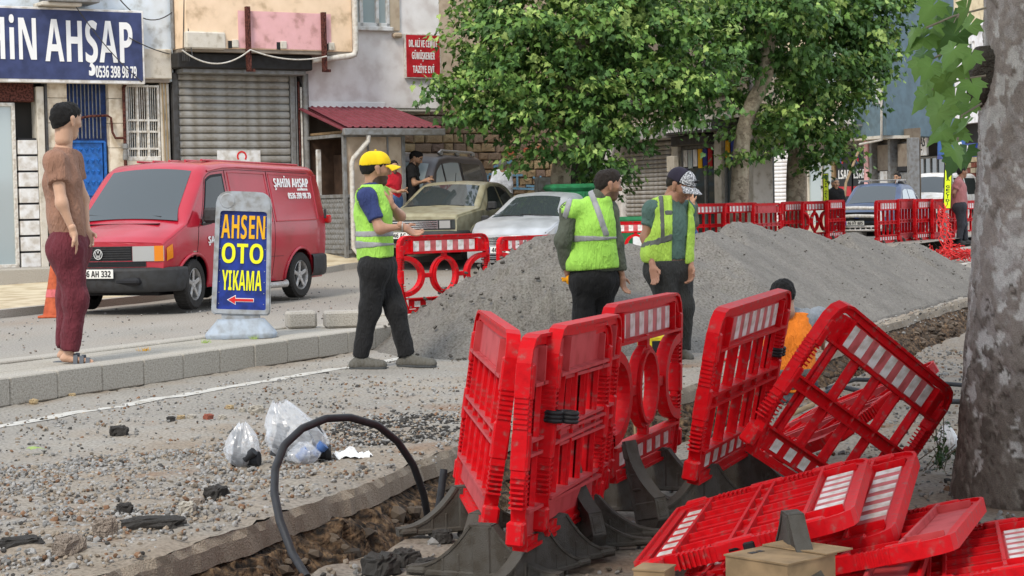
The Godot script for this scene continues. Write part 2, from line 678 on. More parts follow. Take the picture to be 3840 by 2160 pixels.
	mat("board_grey", lin(0.36, 0.385, 0.42), 0.5, T.dirty, 1.4)
	mat("board_base", lin(0.36, 0.42, 0.50), 0.5, T.dirty, 1.6)
	mat("sign_red", lin(0.52, 0.02, 0.03), 0.5, T.dirty, 0.6)
	mat("arrow_red", lin(0.62, 0.02, 0.02), 0.5)
	mat("sky_paint", lin(0.66, 0.73, 0.80), 0.9, T.peel, 0.5, T.hfine, 0.15)
	mat("concrete", lin(0.60, 0.56, 0.49), 0.9, T.peel, 0.7, T.hfine, 0.3)
	mat("peach", lin(0.82, 0.62, 0.44), 0.9, T.peel, 0.35, T.hfine, 0.15)
	mat("pink_paint", lin(0.74, 0.42, 0.43), 0.9, T.peel, 0.45, T.hfine, 0.15)
	mat("grey_wall", lin(0.80, 0.765, 0.755), 0.9, T.plaster, 0.25, T.hfine, 0.1)
	mat("tan_wall", lin(0.52, 0.42, 0.31), 0.9, T.plaster, 0.5, T.hfine, 0.1)
	mat("marble", lin(0.70, 0.62, 0.50), 0.7, T.dirty, 0.8)
	mat("steel_shutter", lin(0.33, 0.32, 0.30), 0.55, T.dirty, 0.8).metallic = 0.25
	mat("shutter_pale", lin(0.44, 0.44, 0.45), 0.6, T.dirty, 0.8)
	mat("shutter_box", lin(0.025, 0.024, 0.024), 0.7, T.dirty, 1.0)
	mat("steel_grey", lin(0.22, 0.225, 0.23), 0.6, T.dirty, 1.0)
	mat("steel_dark", lin(0.06, 0.06, 0.062), 0.6, T.dirty, 1.0)
	mat("rust_brown", lin(0.13, 0.045, 0.035), 0.8, T.rust, 2.0)
	mat("pipe_white", lin(0.62, 0.60, 0.56), 0.6, T.dirty, 1.5)
	mat("door_blue", lin(0.02, 0.13, 0.46), 0.5, T.dirty, 1.2)
	mat("door_frame_blue", lin(0.012, 0.04, 0.16), 0.5, T.dirty, 1.2)
	mat("grille_white", lin(0.66, 0.64, 0.60), 0.7, T.dirty, 1.5)
	mat("dark_inside", lin(0.035, 0.033, 0.03), 0.9)
	mat("brown_inside", lin(0.10, 0.06, 0.04), 0.85, T.blotch, 0.8)
	mat("roof_maroon", lin(0.20, 0.045, 0.06), 0.6, T.dirty, 0.6)
	mat("mortar", lin(0.30, 0.245, 0.19), 0.95, T.grain, 2.0, T.hgt, 0.8)
	for i in 5:
		var sc: Color = [lin(0.36, 0.26, 0.18), lin(0.31, 0.235, 0.18), lin(0.42, 0.32, 0.20), lin(0.27, 0.20, 0.165), lin(0.46, 0.36, 0.22)][i]
		mat("stone_%d" % i, sc, 0.95, T.dirty, 2.0, T.hgt, 1.2)
	mat("graffiti_blue", lin(0.16, 0.32, 0.48), 0.9, T.peel, 3.0)
	mat("graffiti_red", lin(0.45, 0.13, 0.07), 0.9, T.peel, 3.0)
	mat("teal_wall", lin(0.13, 0.19, 0.225), 0.9, T.plaster, 0.4)
	mat("white_wall", lin(0.78, 0.78, 0.80), 0.9, T.plaster, 0.4)
	mat("cream_wall", lin(0.66, 0.56, 0.38), 0.9, T.plaster, 0.4)
	mat("brown_wall", lin(0.26, 0.22, 0.18), 0.9, T.plaster, 0.5)
	mat("wood_blue", lin(0.06, 0.22, 0.52), 0.6, T.dirty, 1.2)
	mat("skin", lin(0.40, 0.225, 0.145), 0.55).vertex_color_use_as_albedo = true
	M.skin.albedo_color = Color.WHITE
	M.skin.rim_enabled = true
	M.skin.rim = 0.15
	mat("hair_black", lin(0.012, 0.010, 0.009), 0.75, T.grain, 12.0, T.hfine, 0.6)
	mat("hair_brown", lin(0.032, 0.022, 0.016), 0.75, T.grain, 12.0, T.hfine, 0.6)
	mat("hair_grey", lin(0.25, 0.24, 0.23), 0.8, T.grain, 12.0, T.hfine, 0.6)
	for e in [["tee_tan", lin(0.29, 0.155, 0.105)], ["trousers_maroon", lin(0.125, 0.022, 0.032)], ["vest_green", lin(0.36, 0.68, 0.10)], ["vest_yellow", lin(0.42, 0.64, 0.09)], ["tee_navy", lin(0.03, 0.045, 0.14)], ["denim_black", lin(0.013, 0.013, 0.014)], ["shirt_olive", lin(0.085, 0.095, 0.07)], ["tee_teal", lin(0.085, 0.15, 0.125)], ["trousers_grey", lin(0.03, 0.03, 0.028)], ["vest_orange", lin(0.85, 0.22, 0.02)], ["knit_grey", lin(0.27, 0.29, 0.31)], ["tee_red", lin(0.5, 0.012, 0.025)], ["tee_black", lin(0.010, 0.010, 0.011)], ["shirt_white", lin(0.66, 0.69, 0.77)], ["shirt_pink", lin(0.40, 0.16, 0.16)], ["trousers_dark", lin(0.035, 0.036, 0.045)], ["cap_yellow", lin(0.82, 0.56, 0.01)], ["cap_navy", lin(0.025, 0.02, 0.035)], ["jeans_blue", lin(0.06, 0.12, 0.26)], ["glove_orange", lin(0.8, 0.33, 0.01)]]:
		var fm := mat(e[0], e[1], 0.92, T.cloth, 2.2, T.crease, 0.75)
		fm.uv1_scale = Vector3(1.9, 0.8, 1.9)
		fm.rim_enabled = true
		fm.rim = 0.25
	M.cap_yellow.heightmap_enabled = false
	M.cap_navy.heightmap_enabled = false
	mat("cap_camo", Color.WHITE, 0.9, T.camo, 5.0)
	mat("band_silver", lin(0.30, 0.30, 0.31), 0.45, T.cloth, 2.0)
	mat("band_dark", lin(0.11, 0.115, 0.105), 0.5, T.cloth, 2.0)
	mat("shoe_grey", lin(0.12, 0.117, 0.105), 0.85, T.dirty, 6.0)
	mat("sole_grey", lin(0.075, 0.08, 0.083), 0.8)
	mat("sandal", lin(0.09, 0.10, 0.115), 0.7)
	mat("lime", lin(0.5, 0.85, 0.05), 0.7)
	for i in 3:
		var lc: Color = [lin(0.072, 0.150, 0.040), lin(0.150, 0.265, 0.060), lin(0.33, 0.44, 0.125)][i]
		var lm := mat("leaf_%d" % i, lc, 0.5)
		lm.backlight_enabled = true
		lm.backlight = lin(0.10, 0.20, 0.025)
		lm.vertex_color_use_as_albedo = true
		lm.metallic_specular = 0.35
	mat("bark", Color.WHITE, 0.9, T.grain, 3.0, T.hfine, 0.25).vertex_color_use_as_albedo = true
	mat("bark_pale", lin(0.75, 0.72, 0.66), 0.9, T.bark2, 0.8, T.bark2, 0.3)
	mat("bark_dark", lin(0.08, 0.07, 0.055), 0.95, T.grain, 2.0, T.hgt, 2.0)
	mat("twig", lin(0.22, 0.19, 0.14), 0.9)
	mat("cardboard", lin(0.32, 0.215, 0.115), 0.85, T.blotch, 1.2)
	mat("cardboard_edge", lin(0.30, 0.21, 0.11), 0.9)
	mat("cone_orange", lin(0.50, 0.10, 0.035), 0.6, T.dirty, 2.0)
	mat("sign_lime", lin(0.70, 0.85, 0.02), 0.5)
	mat("machine_yellow", lin(0.75, 0.60, 0.02), 0.5, T.dirty, 2.0)
	mat("net_red", lin(0.62, 0.03, 0.03), 0.6)
	mat("green_bin", lin(0.015, 0.16, 0.06), 0.6, T.dirty, 1.0)
	mat("cabinet", lin(0.30, 0.305, 0.28), 0.7, T.dirty, 1.0)
	var bag := mat("poly", Color(0.92, 0.94, 0.97, 0.3), 0.2)
	bag.transparency = BaseMaterial3D.TRANSPARENCY_ALPHA
	mat("bag_white", lin(0.72, 0.73, 0.74), 0.5)
	mat("fitting", lin(0.02, 0.022, 0.026), 0.6)
	mat("fitting_blue", lin(0.05, 0.12, 0.32), 0.5)
	mat("brick_red", lin(0.30, 0.10, 0.07), 0.9, T.dirty, 1.5)


func near_far_edges(s: float) -> Vector2:
	# trench: x = near edge t, y = far edge t
	var ks := [2.0, 5.5, 7.0, 9.5, 16.1, 19.8, 24.9, 60.0]
	var fa := [4.3, 4.4, 4.53, 4.89, 4.78, 5.25, 5.44, 6.6]
	var ne := [3.8, 3.75, 3.71, 3.74, 3.98, 4.15, 4.5, 5.8]
	for i in 7:
		if s <= ks[i + 1]:
			var w := clampf((s - ks[i]) / (ks[i + 1] - ks[i]), 0.0, 1.0)
			return Vector2(lerpf(ne[i], ne[i + 1], w), lerpf(fa[i], fa[i + 1], w)) + Vector2(nrm(s * 1.1, 3.0), nrm(s * 0.8, 9.0)) * 0.05
	return Vector2(ne[7], fa[7])


func road_tint(p: Vector3, t: float, s: float, soil: float) -> Color:
	var a := Color(0.372, 0.352, 0.325)
	var d := nrm(p.x * 0.5, p.z * 0.5, 4.0)
	var d2 := nrm(p.x * 1.7, p.z * 1.7, 8.0)
	a = a * (1.0 + 0.18 * d + 0.10 * d2)
	var brown := clampf(soil + d2 * 0.9 + d * 0.5, 0.0, 1.0)
	a = a.lerp(Color(0.335, 0.285, 0.235), brown)
	var rusty := clampf((nrm(p.x * 0.9 + 40.0, p.z * 0.9) - 0.28) * 4.0, 0.0, 1.0) * clampf(soil * 2.0, 0.0, 1.0)
	a = a.lerp(Color(0.27, 0.15, 0.08), rusty * 0.75)
	return a


func setting() -> void:
	# near carriageway between the trench and the median kerb
	var ss := PackedFloat32Array()
	var s := -4.0
	while s < 75.0:
		ss.append(s)
		s += 0.5 if s < 4.0 else (0.055 if s < 17.0 else (0.16 if s < 36.0 else 1.2))
	var p := PackedVector3Array()
	var tint := PackedColorArray()
	var nt := 62
	for si in ss:
		var e := near_far_edges(si)
		for j in nt:
			var w := float(j) / (nt - 1)
			var t := lerpf(e.y, 8.9, w)
			var q := st(si, t)
			var soil := clampf(1.15 - (t - e.y) / (2.7 + 0.5 * nrm(si * 0.3, 1.0)), 0.0, 1.0) * clampf((15.5 - si) / 6.0, 0.25, 1.0)
			soil = maxf(soil, clampf((t - 8.55) * 2.5, 0.0, 0.7))
			soil = maxf(soil, clampf((si - 12.0) / 3.0, 0.0, 0.85) * clampf((8.0 - t) / 1.5, 0.0, 1.0))
			q.y = 0.012 * nrm(q.x * 2.0, q.z * 2.0) + soil * (0.022 * nrm(q.x * 7.0, q.z * 7.0) + 0.02 * nrm(q.x * 2.3, q.z * 2.3))
			if j == 0:
				q.y -= 0.015
				q += V * 0.02 * nrm(si * 6.0, 2.0)
			p.append(q)
			tint.append(road_tint(q, t, si, soil * 0.9 - 0.15))
	var b := MB.new()
	b.sheet(p, nt, tint)
	struct("road", b, M.road, "dusty grey asphalt road strewn with gravel and soil beside the trench")
	# dirt on the camera's side of the trench
	p = PackedVector3Array()
	tint = PackedColorArray()
	for si in ss:
		var e := near_far_edges(si)
		for j in 50:
			var w := pow(float(j) / 49.0, 1.7)
			var t := lerpf(e.x, -16.0, w)
			var q := st(si, t)
			q.y = -0.025 + 0.02 * nrm(q.x * 2.0, q.z * 2.0) + 0.025 * nrm(q.x * 6.0, q.z * 6.0) * clampf(2.0 - (e.x - t), 0.3, 1.0)
			p.append(q)
			tint.append(road_tint(q, t, si, 0.72) * 0.8)
	b = MB.new()
	b.sheet(p, 50, tint)
	struct("ground", b, M.road, "brown dirt ground between the trench and the plane tree")
	# cut asphalt slab edges, then the rough soil of the trench
	var prof_f := [[0.0, -0.012], [-0.012, -0.05], [-0.01, -0.13], [0.02, -0.135]]
	p = PackedVector3Array()
	for si in ss:
		var e := near_far_edges(si)
		for a in prof_f:
			p.append(st(si, e.y + a[0] + 0.018 * nrm(si * 6.0, a[1] * 20.0) + (0.02 * nrm(si * 6.0, 2.0) if a[1] > -0.02 else 0.0), a[1] + 0.006 * nrm(si * 9.0, a[0] * 60.0)))
	b = MB.new()
	b.sheet(p, 4, PackedColorArray(), true)
	p = PackedVector3Array()
	for si in ss:
		var e := near_far_edges(si)
		for a in [[0.0, -0.03], [0.012, -0.1], [0.012, -0.2], [-0.03, -0.21]]:
			p.append(st(si, e.x + a[0] + 0.02 * nrm(si * 5.0, 60.0 + a[1] * 20.0), a[1]))
	b.sheet(p, 4, PackedColorArray(), true)
	struct("slab_edge", b, M.slab_edge, "cut edges of the asphalt along the trench")
	p = PackedVector3Array()
	var nw := 34
	for si in ss:
		var e := near_far_edges(si)
		var wid := e.y - e.x
		for j in nw:
			var w := float(j) / (nw - 1)
			var t := lerpf(e.y + 0.03, e.x - 0.05, w)
			var y := -0.12
			if w < 0.62:
				y = lerpf(-0.13, -0.62, smoothstep(0.0, 1.0, w / 0.62) * 0.75 + 0.25 * w / 0.62)
			elif w < 0.84:
				y = -0.62
			else:
				y = lerpf(-0.62, -0.2, (w - 0.84) / 0.16)
			var q := st(si, t, y)
			var k := clampf(minf(w, 1.0 - w) * 10.0, 0.0, 1.0)
			q.y += k * (0.10 * nrm(q.x * 2.6, q.y * 3.0, q.z * 2.6) + 0.06 * nrm(q.x * 8.0, q.y * 8.0 + 5.0, q.z * 8.0) + 0.03 * nrm(q.x * 20.0, 7.0, q.z * 20.0))
			q += V * k * (0.06 * nrm(q.x * 5.0, q.y * 9.0 + 9.0, q.z * 5.0) + 0.03 * nrm(q.x * 15.0, q.y * 15.0, q.z * 15.0))
			p.append(q)
	b = MB.new()
	b.sheet(p, nw)
	struct("trench", b, M.soil, "open trench of dark crumbly soil")
	# white edge line by the kerb, worn
	b = MB.new()
	p = PackedVector3Array()
	for i in 300:
		var si := 2.0 + i * 0.2
		for o in [0.0, 0.13]:
			p.append(st(si, 8.02 + o + 0.012 * nrm(si * 3.0, o * 9.0), 0.004 + 0.012 * nrm(st(si, 8.02).x * 2.0, st(si, 8.02).z * 2.0)))
	b.sheet(p, 2)
	struct("road_line", b, M.white_line, "worn white edge line painted along the kerb")
	# far carriageway, one wide sheet under everything beyond, rising towards the shops
	p = PackedVector3Array()
	tint = PackedColorArray()
	for i in 120:
		var si := -30.0 + i * 1.1
		for j in 60:
			var t := 9.3 + pow(j / 59.0, 1.6) * 70.0
			var q := st(si, t)
			q.y = far_h(q.x, q.z) + 0.01 * nrm(q.x, q.z)
			p.append(q)
			tint.append(road_tint(q, t, si, 0.1 + 0.3 * nrm(si * 0.3, t * 0.5)) * 1.05)
	b = MB.new()
	b.sheet(p, 60, tint)
	struct("street", b, M.road, "far carriageway covered in pale dust")
	b = MB.new()
	b.box(Vector3(0, -1.4, -60), Vector3(700, 0.1, 700))
	struct("terrain", b, M.sand, "level ground around the street")
	# pavement before the shops, with a stepped kerb
	var edge := [Vector2(-22, -2), Vector2(-8.6, -19.0), Vector2(-6.5, -24.6), Vector2(-4.6, -30.2), Vector2(-2.9, -33.2), Vector2(-0.6, -35.4), Vector2(2.5, -37.0), Vector2(9.0, -46.0), Vector2(13.0, -60.0), Vector2(16, -95)]
	p = PackedVector3Array()
	var k := PackedVector3Array()
	for i in 91:
		var f := i / 10.0
		var a: Vector2 = edge[mini(int(f), 8)]
		var c2: Vector2 = edge[mini(int(f), 8) + 1]
		var q := a.lerp(c2, f - mini(int(f), 8))
		for j in 14:
			var o := q + Vector2(-0.55, -0.83) * (0.02 + j * 1.4)
			p.append(Vector3(o.x, far_h(o.x, o.y) + 0.10, o.y))
		k.append(Vector3(q.x, far_h(q.x, q.y) - 0.05, q.y))
		k.append(Vector3(q.x, far_h(q.x, q.y) + 0.105, q.y))
		k.append(Vector3(q.x - 0.09, far_h(q.x, q.y) + 0.107, q.y - 0.13))
	b = MB.new()
	b.sheet(p, 14)
	struct("pavement", b, M.pavement, "pale yellow pavement in front of the shops")
	b = MB.new()
	b.sheet(k, 3, PackedColorArray(), true)
	struct("pavement_kerb", b, M.kerb, "low kerb along the shop pavement")
	median()
	sand_heap()
	gravel()


func far_h(x: float, z: float) -> float:
	# ground beyond the median: flat, then a gentle rise to the shops
	return 0.2 * exp(-((x + 4.3) * (x + 4.3)) / 4.0 - (z + 36.0) * (z + 36.0) / 6.0) + 0.36 * smoothstep(27.0, 37.0, -z - 0.25 * absf(x)) + 0.1 * smoothstep(36.0, 60.0, -z)


func median() -> void:
	var root := Node3D.new()
	root.name = "median"
	add_child(root)
	root.set_meta("kind", "structure")
	root.set_meta("label", "raised kerbed median strip between the two carriageways")
	var m := MB.new()
	m.box(Vector3(0, 0.10, 0), Vector3(0.503, 0.2, 0.22), 0.01)
	var stone := m.mesh(M.kerb)
	var basis := Basis(U, Vector3.UP, -V)
	var i := 0
	var s := 4.0
	while s < 62.0:
		for row in ([0, 1] if s < 40.0 else [0]):
			var o := put("kerb_stone", stone, null, root)
			var t: float = [8.97, 9.94][row] + 0.006 * nrm(s * 3.0, row * 5.0)
			o.transform = Transform3D(basis.rotated(Vector3.UP, 0.012 * nrm(s * 2.0, 7.0 + row)), st(s, t, 0.006 * nrm(s * 1.3, 3.0 + row)))
			if s > 15.2 and s < 17.3 and row == 1:
				o.free()
		s += 0.508
		i += 1
	var q := MB.new()
	q.box(Vector3(0, 0, 0), Vector3(0.31, 0.05, 0.245), 0.006)
	var slab := q.mesh(M.paving)
	s = 4.0
	while s < 26.0:
		for j in 3:
			var o := put("paving_slab", slab, null, root)
			o.transform = Transform3D(basis.rotated(Vector3.UP, 0.02 * nrm(s * 5.0, j)), st(s + 0.15 * (j % 2), 9.21 + j * 0.25, 0.158 + 0.005 * nrm(s * 4.0, j * 3.0)))
		s += 0.316
	var f := MB.new()
	f.box(Vector3(0, 0.06, 0), Vector3(90, 0.13, 0.85))
	var bed := obj("median_bed", f, M.kerb, root)
	bed.transform = Transform3D(basis, st(35, 9.46))


func heap_h(x: float, z: float) -> float:
	var h := -0.2
	for c in [[0.42, -18.3, 1.06, 0.60], [1.25, -18.9, 0.93, 0.55], [2.35, -19.9, 1.08, 0.58], [3.0, -21.6, 1.24, 0.60], [3.75, -23.0, 1.15, 0.56], [4.7, -25.0, 0.97, 0.55], [5.6, -27.2, 0.70, 0.5], [6.4, -29.5, 0.4, 0.45]]:
		var d := Vector2(x - c[0], (z - c[1]) * 0.9)
		var g: float = c[2] - c[3] * (sqrt(d.length_squared() + 0.05) - 0.22)
		var w := 0.3 - absf(g - h)
		h = maxf(g, h) + (w * w * 0.8 if w > 0.0 else 0.0)
	return h


func sand_heap() -> void:
	var p := PackedVector3Array()
	var c := PackedColorArray()
	var nx := 190
	for i in 400:
		for j in nx:
			var q := st(12.2 + i * 0.06, 4.4 + j * 0.031)
			q = Vector3(q.x, 0, q.z)
			var ta := nrm(q.x * 0.35, q.z * 0.35, 31.0)
			var h := heap_h(q.x + 0.25 * ta, q.z + 0.25 * ta)
			var k := clampf(h * 4.0, 0.0, 1.0)
			h += k * (0.055 * nrm(q.x * 1.6, q.z * 1.6) + 0.022 * nrm(q.x * 6.0, q.z * 6.0) + 0.016 * nrm(q.x * 14.0, q.z * 14.0))
			# runnels where lorry loads slid down
			h += k * 0.035 * nrm(q.x * 4.5 + q.z * 2.0, q.z * 0.7, 50.0)
			var lump := nrm(q.x * 9.0, q.z * 9.0, 77.0) - 0.22
			if lump > 0.0 and q.x < 0.6:
				h += lump * 0.16 * k
			var e := near_far_edges(12.2 + i * 0.06)
			var rim := 4.4 + j * 0.031 - e.y - 0.03
			q.y = minf(h - 0.03, rim * 0.6 if rim > 0.0 else maxf(rim * 12.0, -1.0))
			p.append(q)
			c.append(Color(0.215, 0.201, 0.184) * (1.0 + 0.2 * nrm(q.x * 1.2, q.z * 1.2, 3.0) + 0.18 * nrm(q.x * 5.0, q.z * 5.0, 3.0)))
	var b := MB.new()
	b.sheet(p, nx, c)
	var o := obj("sand_heap", b, M.sand)
	tag(o, "long grey heap of coarse sand dumped along the road behind the workers", "sand heap")
	# clumps and pebbles rolled down the heap
	scatter("sand_clump", 1500, M.sand, func(r: RandomNumberGenerator):
		var q := st(r.randf_range(12.6, 30.0), r.randf_range(4.6, 9.0))
		var h := heap_h(q.x, q.z)
		if h < -0.05 or (q.x > 0.7 and r.randf() < 0.45):
			return null
		q.y = maxf(h, 0.0) + 0.01
		return [q, r.randf_range(0.004, 0.013) * (1.9 if q.x < 0.3 else 1.0), Color(0.16, 0.148, 0.135) * r.randf_range(0.7, 1.15)], "damp clumps of sand lying on the grey heap")


func pebble(k: int, rough := 0.35) -> MB:
	var b := MB.new()
	var r := RandomNumberGenerator.new()
	r.seed = 100 + k
	var t := (1.0 + sqrt(5.0)) / 2.0
	var q := []
	for a in [[-1, t, 0], [1, t, 0], [-1, -t, 0], [1, -t, 0], [0, -1, t], [0, 1, t], [0, -1, -t], [0, 1, -t], [t, 0, -1], [t, 0, 1], [-t, 0, -1], [-t, 0, 1]]:
		q.append(Vector3(a[0], a[1], a[2]).normalized() * (1.0 + r.randf_range(-rough, rough)) * Vector3(1.15, 0.72, 0.95))
	for f in [[0, 11, 5], [0, 5, 1], [0, 1, 7], [0, 7, 10], [0, 10, 11], [1, 5, 9], [5, 11, 4], [11, 10, 2], [10, 7, 6], [7, 1, 8], [3, 9, 4], [3, 4, 2], [3, 2, 6], [3, 6, 8], [3, 8, 9], [4, 9, 5], [2, 4, 11], [6, 2, 10], [8, 6, 7], [9, 8, 1]]:
		b.tri(q[f[0]], q[f[1]], q[f[2]])
	return b


func scatter(called: String, count: int, m: Material, pick: Callable, label: String) -> void:
	var r := RandomNumberGenerator.new()
	r.seed = 55 + count
	for kind in 2:
		var tr := []
		var cs := []
		for i in count / 2:
			var g = pick.call(r)
			if g == null:
				continue
			var bs := Basis.from_euler(Vector3(r.randf() * 0.8, r.randf() * TAU, r.randf() * 0.8)).scaled(Vector3.ONE * g[1])
			tr.append(Transform3D(bs, g[0]))
			cs.append(g[2])
		multi(called, pebble(kind * 3 + count % 7).mesh(m), tr, cs, label)


func multi(called: String, mesh: Mesh, tr: Array, cs: Array, label := "", parent: Node = self) -> MultiMeshInstance3D:
	var mm := MultiMesh.new()
	mm.transform_format = MultiMesh.TRANSFORM_3D
	mm.use_colors = true
	mm.mesh = mesh
	mm.instance_count = tr.size()
	for i in tr.size():
		mm.set_instance_transform(i, tr[i])
		mm.set_instance_color(i, cs[i])
	var o := MultiMeshInstance3D.new()
	o.name = numbered(called) if parent == self else called
	o.multimesh = mm
	o.set_meta("kind", "stuff")
	if label:
		o.set_meta("label", label)
	parent.add_child(o, true)
	return o


func stone_tone(r: RandomNumberGenerator) -> Color:
	var a := r.randf()
	if a < 0.6:
		return Color(0.42, 0.41, 0.395) * r.randf_range(0.55, 1.2)
	if a < 0.85:
		return Color(0.40, 0.33, 0.255) * r.randf_range(0.55, 1.2)
	if a < 0.94:
		return Color(0.30, 0.17, 0.10) * r.randf_range(0.6, 1.1)
	return Color(0.09, 0.085, 0.08)


func gravel() -> void:
	scatter("gravel", 50000, M.gravel, func(r: RandomNumberGenerator):
		var s := 3.4 + pow(r.randf(), 0.85) * 9.5
		var e := near_far_edges(s)
		var t := e.y + 0.03 + r.randf() * 3.4
		var edge := 7.0 + 0.35 * nrm(s * 0.9, 5.0) - clampf((s - 7.0) * 0.33, 0.0, 2.2)
		if t > edge and r.randf() < 0.93:
			return null
		if t - e.y < 0.35 and r.randf() < 0.6:
			return null
		if nrm(s * 1.3, t * 1.3, 20.0) > 0.12 and r.randf() < 0.6:
			return null
		return [st(s, t, 0.004), r.randf_range(0.005, 0.0125) * (1.5 if r.randf() < 0.08 else 1.0), stone_tone(r)], "loose grey and brown gravel spread over the road by the trench")
	scatter("tarmac_crumb", 1100, M.gravel, func(r: RandomNumberGenerator):
		var a := r.randf() * TAU
		var g := sqrt(r.randf())
		return [st(9.9 + cos(a) * g * 0.75, 5.55 + sin(a) * g * 0.42 + 0.25 * cos(a) * g, 0.004), r.randf_range(0.004, 0.016), Color(0.05, 0.047, 0.043) * r.randf_range(0.5, 1.8)], "black tarmac crumbs spilt on the road by the first barrier")
	scatter("road_grit", 5000, M.gravel, func(r: RandomNumberGenerator):
		var s := r.randf_range(4.0, 24.0)
		var t := 8.8 - pow(r.randf(), 0.8) * 4.2
		if s < 16.0 and t < 7.6 and r.randf() < 0.4:
			return null
		return [st(s, t, 0.003), r.randf_range(0.003, 0.010) * (2.0 if r.randf() < 0.05 else 1.0), stone_tone(r) * 0.8], "scattered grit and pebbles on the dusty road")
	scatter("dirt_pebble", 5200, M.gravel, func(r: RandomNumberGenerator):
		var s := r.randf_range(4.6, 17.0)
		var e := near_far_edges(s)
		return [st(s, e.x - 0.02 - r.randf() * 2.6, -0.02), r.randf_range(0.004, 0.014) * (1.6 if r.randf() < 0.1 else 1.0), stone_tone(r) * 0.72], "small pebbles in the brown dirt by the barriers")
	scatter("street_pebble", 1100, M.gravel, func(r: RandomNumberGenerator):
		var q := st(r.randf_range(8.0, 34.0), 10.3 + r.randf() * 6.0)
		q.y = far_h(q.x, q.z) + 0.01
		return [q, r.randf_range(0.006, 0.017), stone_tone(r).lerp(Color(0.4, 0.39, 0.37), 0.5)], "grit on the far carriageway")
	scatter("soil_lump", 1500, M.gravel, func(r: RandomNumberGenerator):
		var s := r.randf_range(3.5, 26.0)
		var e := near_far_edges(s)
		var w := r.randf()
		var y := lerpf(-0.2, -0.6, smoothstep(0.0, 1.0, w / 0.62)) if w < 0.62 else -0.58
		return [st(s, lerpf(e.y, e.x, w * 0.9 + 0.05), y + 0.02), r.randf_range(0.012, 0.05), Color(0.13, 0.10, 0.075) * r.randf_range(0.4, 1.6)], "crumbled soil lumps in the trench")


func later(called: String, fields: Array, m: Material, parent: Node) -> MeshInstance3D:
	# a part whose surface is worked out with all the others, once every figure is posed
	var o := MeshInstance3D.new()
	o.name = called
	parent.add_child(o, true)
	jobs.append([o, fields, m, MB.new()])
	return o


func work(i: int) -> void:
	for f in jobs[i][1]:
		f[0].build(jobs[i][3], f[1], nz)


